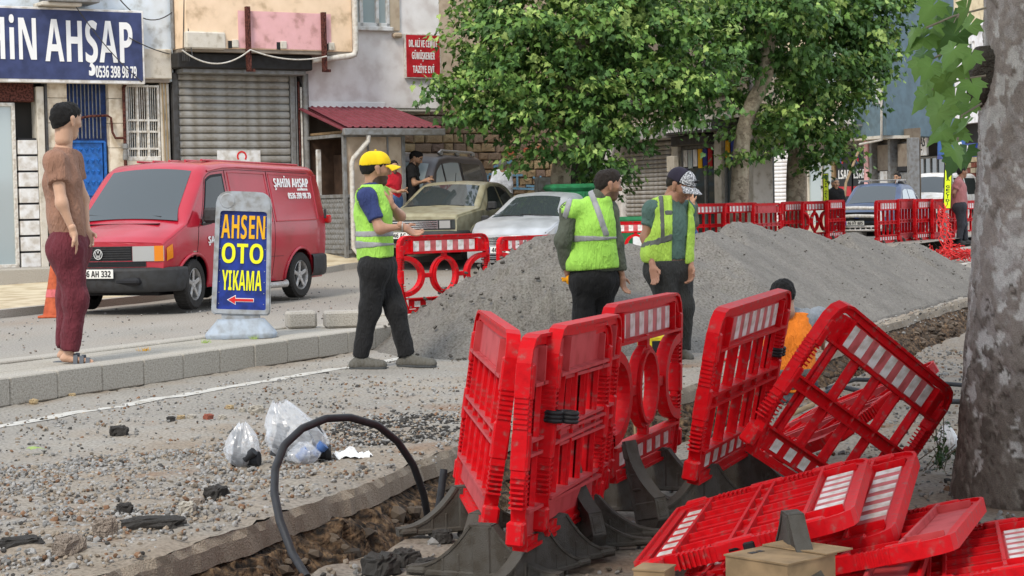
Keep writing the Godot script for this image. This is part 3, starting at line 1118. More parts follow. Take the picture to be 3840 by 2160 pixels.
# joints: bearing x, bearing y, and how much nearer than the body's own distance (metres)
func figure(called_label: String, j: Dictionary, d: float, fwd: Vector3, look: Vector3, wear: Array, opt: Dictionary) -> Node3D:
	var q := {}
	for n in j:
		q[n] = pix(j[n][0], j[n][1], d) + Vector3(0, 0, j[n][2])
	var foot: Vector3 = q.get("anL", q.pel)
	var base := Vector3(q.pel.x, minf(foot.y - 0.08, q.get("anR", foot).y - 0.08), q.pel.z)
	if opt.has("floor"):
		base.y = opt.floor
	var o := thing("person", called_label, "person", base)
	for n in q:
		q[n] -= base
	var k: float = opt.get("k", 1.0)
	var cell: float = opt.get("cell", 0.015)
	var fat: float = opt.get("fat", 1.0)
	fwd = fwd.normalized()
	var side := Vector3.UP.cross(fwd).normalized()   # the figure's left
	var f2: float = 1.38 / float(opt.get("deep", 1.0))
	var chest: Vector3 = q.get("chest", (q.pel as Vector3).lerp(q.neck, 0.62))
	var skin: Color = opt.get("skin", Color(0.36, 0.20, 0.125))
	# every limb by name: [from, to, radius at each end, flatten axis, factor]
	var limb := {
		"torso": [q.pel, chest, 0.148 * fat, 0.158 * fat, fwd, f2], "waist": [q.pel, (q.pel as Vector3).lerp(chest, 0.4), 0.145 * fat, 0.148 * fat, fwd, f2], "yoke": [q.shL, q.shR, 0.058, 0.058, Vector3.ZERO, 1.0], "upper": [chest, (q.neck as Vector3).lerp(chest, 0.2), 0.155 * fat, 0.085, fwd, 1.35],
		"hips": [q.hipL, q.hipR, 0.108 * fat, 0.108 * fat, Vector3.ZERO, 1.0], "neck": [q.neck, (q.head as Vector3) - Vector3(0, 0.03, 0) * k, 0.064, 0.058, Vector3.ZERO, 1.0],
	}
	for s in ["L", "R"]:
		limb["arm" + s] = [q["sh" + s], q["el" + s], 0.054, 0.043, Vector3.ZERO, 1.0]
		limb["fore" + s] = [q["el" + s], q["wr" + s], 0.044, 0.028, Vector3.ZERO, 1.0]
		if q.has("kn" + s):
			limb["thigh" + s] = [q["hip" + s], q["kn" + s], 0.092 * fat, 0.060, Vector3.ZERO, 1.0]
			limb["calf" + s] = [q["kn" + s], q["an" + s], 0.060, 0.038, Vector3.ZERO, 1.0]
		if q.has("to" + s):
			var hd: Vector3 = (q["to" + s] - q["an" + s]) * Vector3(1, 0, 1)
			limb["foot" + s] = [q["an" + s] - hd * 0.22 - Vector3(0, 0.035, 0), q["to" + s], 0.040, 0.030, Vector3.UP, 1.25]
	var add := func(f: Field, n: String, grow: float) -> void:
		var parts := n.split(":")
		var e: Array = limb[parts[0]]
		var z: Vector3 = e[1]
		var rz: float = e[3] * k + grow
		var cut := false
		if parts.size() > 1:
			var w := float(parts[1])
			z = (e[0] as Vector3).lerp(e[1], w)
			rz = lerpf(e[2], e[3], w) * k + grow * 1.25
			cut = true
		f.bone(e[0], z, e[2] * k + grow, rz, e[4], e[5], -1.0, cut)
	# the body itself: one continuous surface
	var body := Field.new()
	body.k = 0.04 * k
	body.base = skin
	for n in limb:
		add.call(body, n, -0.004)
	var mass_of := [[body, cell * 1.4]]
	# hands of their own, fingers and thumb
	for s in ["L", "R"]:
		if not q.has("ha" + s):
			continue
		var h := Field.new()
		h.k = 0.008 * k
		h.base = skin * 1.03
		var w: Vector3 = q["wr" + s]
		var dir: Vector3 = (q["ha" + s] - w).normalized()
		var spread: Vector3 = opt.get("spread" + s, fwd)
		spread = (spread - dir * spread.dot(dir)).normalized()
		var palm := dir.cross(spread).normalized() * (1.0 if opt.get("curl" + s, 0.5) >= 0.0 else -1.0)
		var curl: float = absf(opt.get("curl" + s, 0.5))
		h.bone(w - dir * 0.03 * k, w + dir * 0.02 * k, 0.027 * k, 0.027 * k)
		for m in 4:
			var off := spread * (0.030 - m * 0.020) * k
			var root := w + dir * 0.088 * k + off * 0.95
			h.bone(w + dir * 0.02 * k + off * 0.6, root, 0.016 * k, 0.0125 * k, Vector3.ZERO, 1.0, 0.02 * k)
			var l: float = [0.040, 0.045, 0.042, 0.034][m] * k
			var d1 := (dir + palm * curl * 0.8).normalized()
			var d2 := (dir + palm * curl * 2.0).normalized()
			var d3 := (dir * (1.0 - curl * 0.6) + palm * curl * 2.6).normalized()
			h.bone(root, root + d1 * l, 0.0098 * k, 0.009 * k, Vector3.ZERO, 1.0, 0.004)
			h.bone(root + d1 * l, root + d1 * l + d2 * l * 0.65, 0.009 * k, 0.0085 * k, Vector3.ZERO, 1.0, 0.003)
			h.bone(root + d1 * l + d2 * l * 0.65, root + d1 * l + (d2 * 0.65 + d3 * 0.5) * l, 0.0085 * k, 0.0075 * k, Vector3.ZERO, 1.0, 0.003)
		var tr := w + dir * 0.028 * k + spread * 0.026 * k
		var t1 := tr + (dir * 0.6 + spread * 0.6 + palm * 0.35).normalized() * 0.045 * k
		h.bone(tr, t1, 0.015 * k, 0.0115 * k, Vector3.ZERO, 1.0, 0.012)
		h.bone(t1, t1 + (dir * 0.9 + spread * 0.15 + palm * 0.5).normalized() * 0.034 * k, 0.011 * k, 0.0085 * k)
		mass_of.append([h, opt.get("hand_cell", 0.006)])
	later("body", mass_of, M.skin, o)
	head(o, q.head, look, k, opt, skin)
	# clothes follow the body and end at their hems
	var shells := {}
	for w in wear:
		var f := Field.new()
		f.k = w.get("k", 0.05) * k
		var like: Dictionary = w
		if w.has("on"):
			for v in wear:
				if v.part == w.on:
					like = v
		f.wrinkle = like.get("wr", 0.008)
		f.wfreq = like.get("wf", 8.0)
		for n in w.bones:
			if limb.has(String(n).split(":")[0]):
				add.call(f, n, w.get("grow", 0.016))
		for e in w.get("extra", []):
			f.bone(e[0] - base, e[1] - base, e[2], e[3], e[4] if e.size() > 4 else Vector3.ZERO, e[5] if e.size() > 5 else 1.0)
		for c in w.get("clip", []):
			var n: Vector3 = (c[0] as Vector3).normalized()
			f.clip.append([n, n.dot((c[1] as Vector3) - base)])
		if like.part == "vest" or like.part == "vest_half":
			# armholes, cut round the sleeves
			for s in ["L", "R"]:
				var sh: Vector3 = q["sh" + s]
				var dn := (q["el" + s] - sh as Vector3).normalized()
				var outw := (side if s == "L" else -side) * 0.055 * k
				f.carve.append([sh + outw - dn * 0.03 * k, sh + outw + dn * 0.16 * k, 0.082 * k])
		var m: Node3D = o if not w.has("on") else shells[w.on]
		shells[w.part] = later(w.part, [[f, w.get("cell", cell)]], M[w.mat], m)
	return o


func head(o: Node3D, at: Vector3, look: Vector3, k: float, opt: Dictionary, skin: Color) -> void:
	var f := Field.new()
	f.k = 0.022
	f.base = skin
	var X := Vector3.RIGHT
	f.bone(Vector3(0, 0.035, -0.030), Vector3(0, 0.038, 0.022), 0.088, 0.084, X, 1.14)
	f.bone(Vector3(0, -0.005, 0.030), Vector3(0, -0.080, 0.052), 0.068, 0.040, X, 1.08)
	f.bone(Vector3(0, -0.12, -0.03), Vector3(0, 0.0, -0.025), 0.055, 0.06)
	f.bone(Vector3(0, 0.028, 0.092), Vector3(0, -0.014, 0.116), 0.010, 0.0145, Vector3.ZERO, 1.0, 0.012)
	f.bone(Vector3(-0.011, -0.020, 0.104), Vector3(0.011, -0.020, 0.104), 0.009, 0.009, Vector3.ZERO, 1.0, 0.008)
	f.bone(Vector3(-0.03, 0.046, 0.088), Vector3(0.03, 0.046, 0.088), 0.012, 0.012, Vector3.ZERO, 1.0, 0.014)
	for y in [-0.047, -0.058]:
		f.bone(Vector3(-0.016, y, 0.089), Vector3(0.016, y, 0.089), 0.0075, 0.0075, Vector3.ZERO, 1.0, 0.006)
	for g in [-1.0, 1.0]:
		f.bone(Vector3(0.077 * g, 0.022, -0.012), Vector3(0.075 * g, -0.022, -0.002), 0.021, 0.014, X, 1.9, 0.006)
		f.bone(Vector3(0.046 * g, -0.005, 0.062), Vector3(0.040 * g, -0.01, 0.070), 0.022, 0.018, Vector3.ZERO, 1.0, 0.02)
		f.tint.append([Vector3(0.033 * g, 0.026, 0.088), Vector3(0.021, 0.012, 0.022), skin * 0.55])
		f.tint.append([Vector3(0.033 * g, 0.025, 0.094), Vector3(0.014, 0.007, 0.02), Color(0.5, 0.48, 0.45)])
		f.tint.append([Vector3(0.033 * g, 0.025, 0.096), Vector3(0.0065, 0.007, 0.02), Color(0.02, 0.015, 0.012)])
		f.tint.append([Vector3(0.035 * g, 0.047, 0.092), Vector3(0.024, 0.0075, 0.025), Color(0.02, 0.015, 0.012)])
	f.tint.append([Vector3(0, -0.053, 0.098), Vector3(0.024, 0.011, 0.02), Color(0.27, 0.11, 0.085)])
	var beard: float = opt.get("beard", 0.0)
	if beard > 0.0:
		var bc := skin.lerp(Color(0.018, 0.014, 0.012), beard)
		f.tint.push_front([Vector3(0, -0.022, 0.125), Vector3(0.037, 0.045, 0.06), skin])
		f.tint.push_front([Vector3(0, -0.088, 0.03), Vector3(0.085, 0.062, 0.095), bc])
		f.tint.append([Vector3(0, -0.038, 0.098), Vector3(0.028, 0.008, 0.03), bc])
	var turn := Basis.looking_at(-look.normalized(), Vector3.UP)
	var h := later("head", [[f, opt.get("head_cell", 0.0075)]], M.skin, o)
	h.transform = Transform3D(turn.scaled(Vector3.ONE * k * 1.04), at)
	# hair, kept off the face by two sloping cuts
	f = Field.new()
	f.k = 0.02
	f.wrinkle = 0.011
	f.wfreq = 34.0
	var up: float = opt.get("hair_up", 0.012)
	f.bone(Vector3(0, 0.035 + up * 0.5, -0.032), Vector3(0, 0.040 + up, 0.020), 0.088 + 0.005, 0.084 + 0.005, X, 1.17)
	f.bone(Vector3(0, -0.05, -0.045), Vector3(0, 0.02, -0.04), 0.062, 0.08, X, 1.1)
	var n1 := Vector3(0, -0.52, 0.85)
	f.clip.append([n1, n1.dot(Vector3(0, 0.088, 0.085))])
	var n2 := Vector3(0, -1, -0.12).normalized()
	f.clip.append([n2, n2.dot(Vector3(0, opt.get("nape", -0.05), -0.09))])
	var n3 := Vector3(0, -0.85, 0.5).normalized()
	f.clip.append([n3, n3.dot(Vector3(0, 0.012, 0.01))])
	later("hair", [[f, opt.get("head_cell", 0.0075)]], M[opt.get("hair", "hair_black")], h)
	if opt.has("cap"):
		cap(h, opt)


func cap(h: Node3D, opt: Dictionary) -> void:
	var f := Field.new()
	f.k = 0.02
	f.bone(Vector3(0, 0.050, -0.030), Vector3(0, 0.056, 0.020), 0.100, 0.096, Vector3.RIGHT, 1.14)
	var n := Vector3(0, -1, 0.10).normalized()
	f.clip.append([n, n.dot(Vector3(0, 0.045, 0.0))])
	if opt.has("cap_front"):
		f.clip.append([Vector3(0, 0, 1), 0.018])
	var mb := MB.new()
	f.build(mb, 0.008, nz)
	obj("cap", mb, M[opt.cap], h)
	if opt.has("cap_front"):
		f.clip.pop_back()
		f.clip.append([Vector3(0, 0, -1), -0.018])
		mb = MB.new()
		f.build(mb, 0.008, nz)
		obj("cap_front", mb, M[opt.cap_front], h)
		words("GUC", 0.022, M.ink, h, Vector3(0, 0.105, 0.118), 0.06, 0.01)
	# curved peak
	mb = MB.new()
	var pts := PackedVector3Array()
	for up in [0.0, -0.006]:
		for i in 9:
			var a := lerpf(-1.25, 1.25, i / 8.0)
			for r in [0.0, 0.5, 1.0]:
				var rr: float = r
				var p := Vector3(sin(a) * 0.088, 0.052 - 0.010 * a * a, 0.02 + cos(a) * 0.092)
				p += Vector3(sin(a) * 0.018, -0.014 * rr - 0.012 * a * a * rr, cos(a * 0.75) * 0.085) * rr
				pts.append(p + Vector3(0, up, 0))
	mb.sheet(pts.slice(0, 27), 3)
	mb.sheet(pts.slice(27, 54), 3)
	for i in 8:
		mb.quad(pts[i * 3 + 2], pts[i * 3 + 5], pts[i * 3 + 5 + 27], pts[i * 3 + 2 + 27])
	obj("cap_peak", mb, M[opt.get("cap_front", opt.cap)], h)
	mb = MB.new()
	mb.ell(Vector3(0, 0.157, -0.005), Vector3(0.009, 0.006, 0.009))
	obj("cap_button", mb, M[opt.cap], h)


func shoes(a: Dictionary, d: float, mat_up: String, sides: Array) -> Array:
	var o := []
	for s in sides:
		var an := pix(a["an" + s][0], a["an" + s][1], d) + Vector3(0, 0, a["an" + s][2])
		var to := pix(a["to" + s][0], a["to" + s][1], d) + Vector3(0, 0, a["to" + s][2])
		var gy := an.y - 0.08
		var hd := (to - an) * Vector3(1, 0, 1)
		var heel := an - hd * 0.24 + Vector3(0, -0.042, 0)
		var toe := Vector3(to.x, gy + 0.036, to.z)
		o.append({"part": "shoe", "mat": mat_up, "bones": [], "extra": [[heel, an + Vector3(0, 0.005, 0), 0.045, 0.046], [heel, toe, 0.046, 0.042], [an + hd * 0.15 - Vector3(0, 0.01, 0), toe, 0.044, 0.034]], "wr": 0.002, "k": 0.03, "clip": [[Vector3.DOWN, Vector3(0, gy + 0.022, 0)]], "cell": 0.011})
		o.append({"part": "sole", "mat": "sole_grey", "bones": [], "extra": [[heel, toe, 0.053, 0.048]], "wr": 0.0, "clip": [[Vector3.UP, Vector3(0, gy + 0.027, 0)], [Vector3.DOWN, Vector3(0, gy - 0.002, 0)]], "cell": 0.011})
	return o


func zz(j: Dictionary, ox: float, oy: float, k: float) -> Dictionary:
	var o := {}
	for n in j:
		o[n] = [ox + j[n][0] * k, oy + j[n][1] * k, j[n][2] if j[n].size() > 2 else 0.0]
	return o


func people() -> void:
	man_in_slides()
	yellow_cap_worker()
	bareheaded_worker()
	camo_cap_worker()
	crouching_worker()
	bystanders()
	var id := WorkerThreadPool.add_group_task(work, jobs.size())
	WorkerThreadPool.wait_for_group_task_completion(id)
	for q in jobs:
		q[0].mesh = q[3].mesh(q[2])


func man_in_slides() -> void:
	var d := 14.55
	var j := zz({"head": [212, 112], "neck": [196, 246], "chest": [190, 430], "pel": [222, 745], "shL": [206, 312, -0.17], "shR": [182, 326, 0.17], "elL": [262, 520, -0.25], "elR": [226, 545, 0.24], "wrL": [300, 690, -0.14], "wrR": [282, 690, 0.22], "haL": [315, 745, -0.10], "haR": [293, 752, 0.19], "hipL": [226, 790, -0.10], "hipR": [222, 790, 0.10], "knL": [215, 1050, -0.09], "knR": [278, 1050, 0.09], "anL": [186, 1335, -0.10], "anR": [238, 1340, 0.08], "toL": [262, 1372, -0.08], "toR": [362, 1380, 0.12]}, 67.1, 254.9, 0.4722)
	var P := func(x: float, y: float) -> Vector3: return pix(67.1 + x * 0.4722, 254.9 + y * 0.4722, d)
	var o := figure("young man in a tan tee and maroon joggers standing on the median, looking away", j, d, Vector3(0.9, 0, -0.25), Vector3(0.55, -0.05, -0.75), [
		{"part": "joggers", "mat": "trousers_maroon", "bones": ["waist", "hips", "thighL", "thighR", "calfL:0.93", "calfR:0.93"], "grow": 0.026, "wr": 0.013, "wf": 8.0, "clip": [[Vector3(0, 1, 0), P.call(200, 690)]], "k": 0.06},
		{"part": "cuff", "mat": "trousers_maroon", "bones": ["calfL:0.96", "calfR:0.96"], "grow": 0.015, "wr": 0.002, "clip": [[Vector3.DOWN, P.call(200, 1325)], [Vector3.UP, P.call(200, 1275)]], "cell": 0.012},
		{"part": "tee", "mat": "tee_tan", "bones": ["torso", "waist", "upper", "yoke", "armL:0.55", "armR:0.5"], "grow": 0.022, "wr": 0.013, "wf": 8.0, "clip": [[Vector3(-0.12, -1, 0), P.call(190, 715)], [Vector3(0.12, 1, 0), P.call(200, 247)]]},
		], {"skin": Color(0.50, 0.30, 0.20), "k": 1.06, "hair_up": 0.016, "nape": -0.058, "spreadR": Vector3(0.3, 0, 1), "curlR": 0.3, "spreadL": Vector3(1, 0, 0), "fat": 1.02, "cell": 0.015})
	# slide sandals
	for s in ["L", "R"]:
		var an := pix(j["an" + s][0], j["an" + s][1], d) + Vector3(0, 0, j["an" + s][2]) - o.position
		var to := pix(j["to" + s][0], j["to" + s][1], d) + Vector3(0, 0, j["to" + s][2]) - o.position
		var hd := ((to - an) * Vector3(1, 0, 1))
		var b := MB.new()
		var turn := Basis(Vector3.UP, atan2(hd.x, hd.z))
		b.x = Transform3D(turn, Vector3(an.x, an.y - 0.092, an.z))
		b.box(Vector3(0, 0.0, 0.06), Vector3(0.10, 0.028, 0.30), 0.012)
		var root := obj("slide", b, M.sandal, o)
		for e in [[0.055, 0.085], [0.105, 0.07], [0.155, 0.055]]:
			var c := MB.new()
			c.x = b.x
			var pts := PackedVector3Array()
			for i in 11:
				var a := PI * i / 10.0
				for z in [-0.017, 0.017]:
					pts.append(Vector3(cos(a) * 0.054, 0.008 + sin(a) * e[1], e[0] + z - 0.02 * cos(a)))
			c.sheet(pts, 2)
			obj("strap", c, M.sandal, root)
		var toes := MB.new()
		toes.x = b.x
		toes.col = Color(0.42, 0.24, 0.155)
		for i in 5:
			toes.ell(Vector3(-0.034 + i * 0.016, 0.026, 0.185 - 0.006 * absf(i - 1.0)), Vector3(0.0095, 0.010, 0.02))
		obj("toes", toes, M.skin, o)


func vest_band(on: String, m: String, bones: Array, grow: float, clips: Array, extra: Array = []) -> Dictionary:
	return {"part": "reflective_band", "mat": m, "bones": bones, "grow": grow + 0.010, "wr": 0.010, "wf": 7.0, "clip": clips, "on": on, "cell": 0.012, "extra": extra}


func yellow_cap_worker() -> void:
	var d := 15.68
	var j := zz({"head": [218, 135], "neck": [188, 236], "chest": [200, 400], "pel": [218, 720], "shL": [232, 292, -0.18], "shR": [172, 305, 0.19], "elL": [368, 425, -0.12], "elR": [258, 500, 0.26], "wrL": [318, 350, 0.05], "wrR": [402, 486, 0.24], "haL": [262, 292, 0.08], "haR": [466, 528, 0.20], "hipL": [245, 745, -0.09], "hipR": [215, 745, 0.09], "knL": [338, 1010, -0.04], "knR": [182, 1010, 0.07], "anL": [418, 1322, -0.04], "anR": [122, 1328, 0.08], "toL": [572, 1362, 0.05], "toR": [262, 1368, 0.12]}, 858.6, 375.7, 0.3981)
	var P := func(x: float, y: float) -> Vector3: return pix(858.6 + x * 0.3981, 375.7 + y * 0.3981, d)
	var tb := ["torso", "waist", "upper", "yoke"]
	var hem := [[Vector3(0.1, -1, 0), P.call(220, 690)], [Vector3(0, 1, 0), P.call(200, 222)]]
	var wear := [
		{"part": "jeans", "mat": "denim_black", "bones": ["waist", "hips", "thighL", "thighR", "calfL:0.95", "calfR:0.95"], "grow": 0.022, "wr": 0.013, "wf": 9.0, "clip": [[Vector3(0, 1, 0), P.call(200, 650)]]},
		{"part": "tee", "mat": "tee_navy", "bones": ["upper", "yoke", "armL:0.5", "armR:0.72"], "grow": 0.016, "wr": 0.010},
		{"part": "vest", "mat": "vest_green", "bones": tb, "grow": 0.038, "wr": 0.013, "wf": 7.0, "clip": hem},
		vest_band("vest", "band_silver", tb, 0.036, [[Vector3(0.0, 1, 0), P.call(200, 515)], [Vector3(0.0, -1, 0), P.call(200, 553)]]),
		vest_band("vest", "band_silver", tb, 0.036, [[Vector3(0.08, 1, 0), P.call(200, 582)], [Vector3(0.08, -1, 0), P.call(200, 618)]]),
	]
	var o := figure("worker in a yellow cap and lime vest walking by the kerb, tugging at his collar", j, d, Vector3(0.92, 0, -0.3), Vector3(0.9, -0.04, -0.35), wear + shoes(j, d, "shoe_grey", ["L", "R"]), {"skin": Color(0.37, 0.20, 0.13), "beard": 0.85, "cap": "cap_yellow", "k": 1.03, "spreadL": Vector3(0.2, 1, 0.3), "curlL": 0.8, "spreadR": Vector3(0.3, 0.5, -1), "curlR": 0.6, "cell": 0.015, "nape": -0.03})
	var wr := pix(j.wrR[0] - 2, j.wrR[1], d) + Vector3(0, 0, 0.24) - o.position
	var b := MB.new()
	var pts := []
	for i in 17:
		var a := TAU * i / 16
		pts.append(wr + Vector3(0.0, cos(a), sin(a)) * 0.036)
	b.tube(pts, 0.006, 6, false)
	obj("bracelet", b, M.alloy, o)


func bareheaded_worker() -> void:
	var d := 16.6
	var j := zz({"head": [500, 225], "neck": [424, 325], "chest": [360, 560], "pel": [388, 985], "shL": [170, 435, 0.05], "shR": [515, 430, -0.08], "elL": [112, 690, 0.10], "elR": [560, 700, -0.02], "wrL": [148, 935, 0.05], "wrR": [618, 985, -0.03], "haL": [172, 1000, 0.0], "haR": [632, 1090, -0.06], "hipL": [300, 1010, 0.04], "hipR": [468, 1010, -0.06], "knL": [285, 1340, -0.02], "knR": [445, 1340, -0.12], "anL": [285, 1640, 0.02], "anR": [440, 1640, -0.08], "toL": [315, 1665, -0.15], "toR": [490, 1665, -0.22]}, 1381.9, 402.5, 0.2963)
	var P := func(x: float, y: float) -> Vector3: return pix(1381.9 + x * 0.2963, 402.5 + y * 0.2963, d)
	var tb := ["torso", "waist", "upper", "yoke"]
	var ex := [[P.call(260, 880) + Vector3(0, 0, 0.05), P.call(480, 880) + Vector3(0, 0, -0.05), 0.14, 0.14]]
	var top := [[Vector3(0, 1, 0), P.call(420, 305)], [Vector3(0.05, -1, 0), P.call(400, 925)]]
	var wear := [
		{"part": "trousers", "mat": "denim_black", "bones": ["waist", "hips", "thighL", "thighR", "calfL:0.95", "calfR:0.95"], "grow": 0.024, "wr": 0.013, "wf": 9.0, "clip": [[Vector3(0, 1, 0), P.call(200, 930)]]},
		{"part": "shirt", "mat": "shirt_olive", "bones": ["waist", "hips", "torso", "upper", "yoke", "armL", "armR", "foreL:0.97", "foreR:0.97"], "grow": 0.022, "wr": 0.014, "wf": 10.0, "clip": [[Vector3(0, -1, 0), P.call(400, 945)]]},
		{"part": "collar", "mat": "shirt_olive", "bones": ["neck:0.45"], "grow": 0.024, "wr": 0.004},
		{"part": "vest", "mat": "vest_green", "bones": tb, "grow": 0.042, "wr": 0.013, "wf": 6.5, "clip": top, "extra": ex},
		vest_band("vest", "band_silver", tb, 0.040, [[Vector3(0.05, 1, 0), P.call(300, 640)], [Vector3(0.05, -1, 0), P.call(300, 690)]], ex),
		vest_band("vest", "band_silver", tb, 0.040, [[Vector3(1, 0.32, 0), P.call(452, 480)], [Vector3(-1, -0.32, 0), P.call(395, 480)], [Vector3(0, -1, 0), P.call(300, 650)], [Vector3(0, 0, -1), P.call(300, 640) + Vector3(0, 0, -0.02)]], ex),
		vest_band("vest", "band_silver", tb, 0.040, [[Vector3(1, -0.3, 0), P.call(178, 400)], [Vector3(-1, 0.3, 0), P.call(128, 400)], [Vector3(0, -1, 0), P.call(300, 650)], [Vector3(0, 0, -1), P.call(300, 640) + Vector3(0, 0, -0.02)]], ex),
	]
	var o := figure("bareheaded worker in a lime vest seen from behind, orange glove in one hand", j, d, Vector3(0.45, 0, -0.9), Vector3(0.95, -0.12, -0.3), wear + shoes(j, d, "shoe_grey", ["L", "R"]), {"skin": Color(0.34, 0.18, 0.115), "beard": 0.6, "hair": "hair_brown", "hair_up": 0.022, "k": 1.0, "fat": 1.06, "spreadR": Vector3(0.6, 0, -1), "curlR": 0.5, "spreadL": Vector3(0.6, 0, -1), "curlL": 0.9, "cell": 0.016})
	o.set_meta("label", "bareheaded worker in a lime vest seen from behind, orange glove in one hand")
	var g := thing("work_glove", "orange work glove dangling from the bareheaded worker's hand", "glove", pix(1381.9 + 165 * 0.2963, 402.5 + 1010 * 0.2963, d) + Vector3(0, 0, 0.05))
	var f := Field.new()
	f.k = 0.012
	f.bone(Vector3(0, 0.02, 0), Vector3(0.0, -0.02, 0), 0.022, 0.026, Vector3(0, 0, 1), 1.5)
	for e in [[-0.06, 0.01], [-0.055, -0.012], [0.02, -0.075], [0.05, -0.05], [0.055, 0.0]]:
		f.bone(Vector3(0, -0.005, 0), Vector3(e[0], e[1], 0.01), 0.016, 0.009)
	var mb := MB.new()
	f.build(mb, 0.006, nz)
	obj("glove", mb, M.glove_orange, g)


func camo_cap_worker() -> void:
	var d := 15.9
	var j := zz({"head": [1105, 228], "neck": [1030, 345], "chest": [1025, 570], "pel": [1010, 920], "shL": [1170, 425, -0.14], "shR": [870, 425, 0.08], "elL": [1195, 660, -0.16], "elR": [808, 655, 0.08], "wrL": [1198, 905, 0.04], "wrR": [864, 900, 0.20], "haL": [1202, 1010, 0.08], "haR": [885, 1010, 0.24], "hipL": [1085, 930, -0.07], "hipR": [940, 930, 0.07], "knL": [1140, 1240, 0.0], "knR": [990, 1240, 0.12], "anL": [1128, 1630, -0.05], "anR": [1010, 1640, 0.06], "toL": [1175, 1680, 0.1], "toR": [1060, 1690, 0.22]}, 1381.9, 402.5, 0.2963)
	var P := func(x: float, y: float) -> Vector3: return pix(1381.9 + x * 0.2963, 402.5 + y * 0.2963, d)
	var tb := ["torso", "waist", "upper", "yoke"]
	# the vest hangs open: one half on each side of the chest, plus its back
	var hemR := [[Vector3(-0.18, -1, 0), P.call(880, 880)], [Vector3(0, 1, 0), P.call(1020, 300)], [Vector3(1, -0.04, 0.0), P.call(1032, 600)]]
	var hemL := [[Vector3(0.1, -1, 0), P.call(1180, 880)], [Vector3(0, 1, 0), P.call(1100, 330)], [Vector3(-1, 0.10, 0.0), P.call(1165, 600)]]
	var exR := [[P.call(860, 800) + Vector3(0, 0, 0.10), P.call(930, 560) + Vector3(0, 0, 0.08), 0.10, 0.10]]
	var exL := [[P.call(1180, 840) + Vector3(0, 0, 0.02), P.call(1160, 500), 0.045, 0.06]]
	var wear := [
		{"part": "trousers", "mat": "trousers_grey", "bones": ["waist", "hips", "thighL", "thighR", "calfL:0.94", "calfR:0.94"], "grow": 0.026, "wr": 0.013, "wf": 8.0, "clip": [[Vector3(0, 1, 0), P.call(1000, 850)]]},
		{"part": "tee", "mat": "tee_teal", "bones": ["torso", "waist", "upper", "yoke", "armL:0.6", "armR:0.6"], "grow": 0.016, "wr": 0.012, "wf": 11.0, "clip": [[Vector3(0, -1, 0), P.call(1100, 845)], [Vector3(0, 1, 0), P.call(1020, 330)]]},
		{"part": "vest", "mat": "vest_yellow", "bones": tb, "grow": 0.036, "wr": 0.013, "clip": hemR, "extra": exR},
		{"part": "vest_half", "mat": "vest_yellow", "bones": tb, "grow": 0.036, "wr": 0.013, "clip": hemL, "extra": exL, "on": "vest"},
		vest_band("vest", "band_dark", tb, 0.036, [[Vector3(-0.25, 1, 0), P.call(930, 650)], [Vector3(0.25, -1, 0), P.call(930, 712)], hemR[2]], exR),
		vest_band("vest", "band_dark", tb, 0.036, [[Vector3(1, 0.0, 0), P.call(965, 600)], [Vector3(-1, 0.0, 0), P.call(925, 600)], [Vector3(0, -1, 0), P.call(930, 690)], hemR[1], [Vector3(0, 0, -1), P.call(930, 600)]], exR),
		vest_band("vest", "band_dark", tb, 0.036, [[Vector3(0, 1, 0), P.call(1000, 425)], [Vector3(0, -1, 0), P.call(1000, 470)], hemR[2], [Vector3(-1, 0, 0), P.call(965, 450)]], exR),
		{"part": "pocket_flap", "mat": "vest_yellow", "bones": tb, "grow": 0.048, "wr": 0.012, "clip": [[Vector3(0.2, 1, 0), P.call(890, 735)], [Vector3(-0.2, -1, 0), P.call(890, 790)], [Vector3(1, 0, 0), P.call(930, 700)], [Vector3(-1, 0, 0), P.call(850, 700)]], "extra": exR, "on": "vest"},
	]
	figure("worker in a camouflage cap and open lime vest over a teal tee, looking down", j, d, Vector3(0.5, 0, 0.85), Vector3(0.75, -0.5, 0.5), wear + shoes(j, d, "shoe_grey", ["L", "R"]), {"skin": Color(0.33, 0.165, 0.105), "beard": 0.35, "cap": "cap_navy", "cap_front": "cap_camo", "hair": "hair_brown", "k": 1.02, "fat": 1.05, "spreadR": Vector3(0.8, 0, 0.5), "curlR": 0.45, "spreadL": Vector3(0.5, 0, 0.85), "curlL": 0.7, "cell": 0.016})


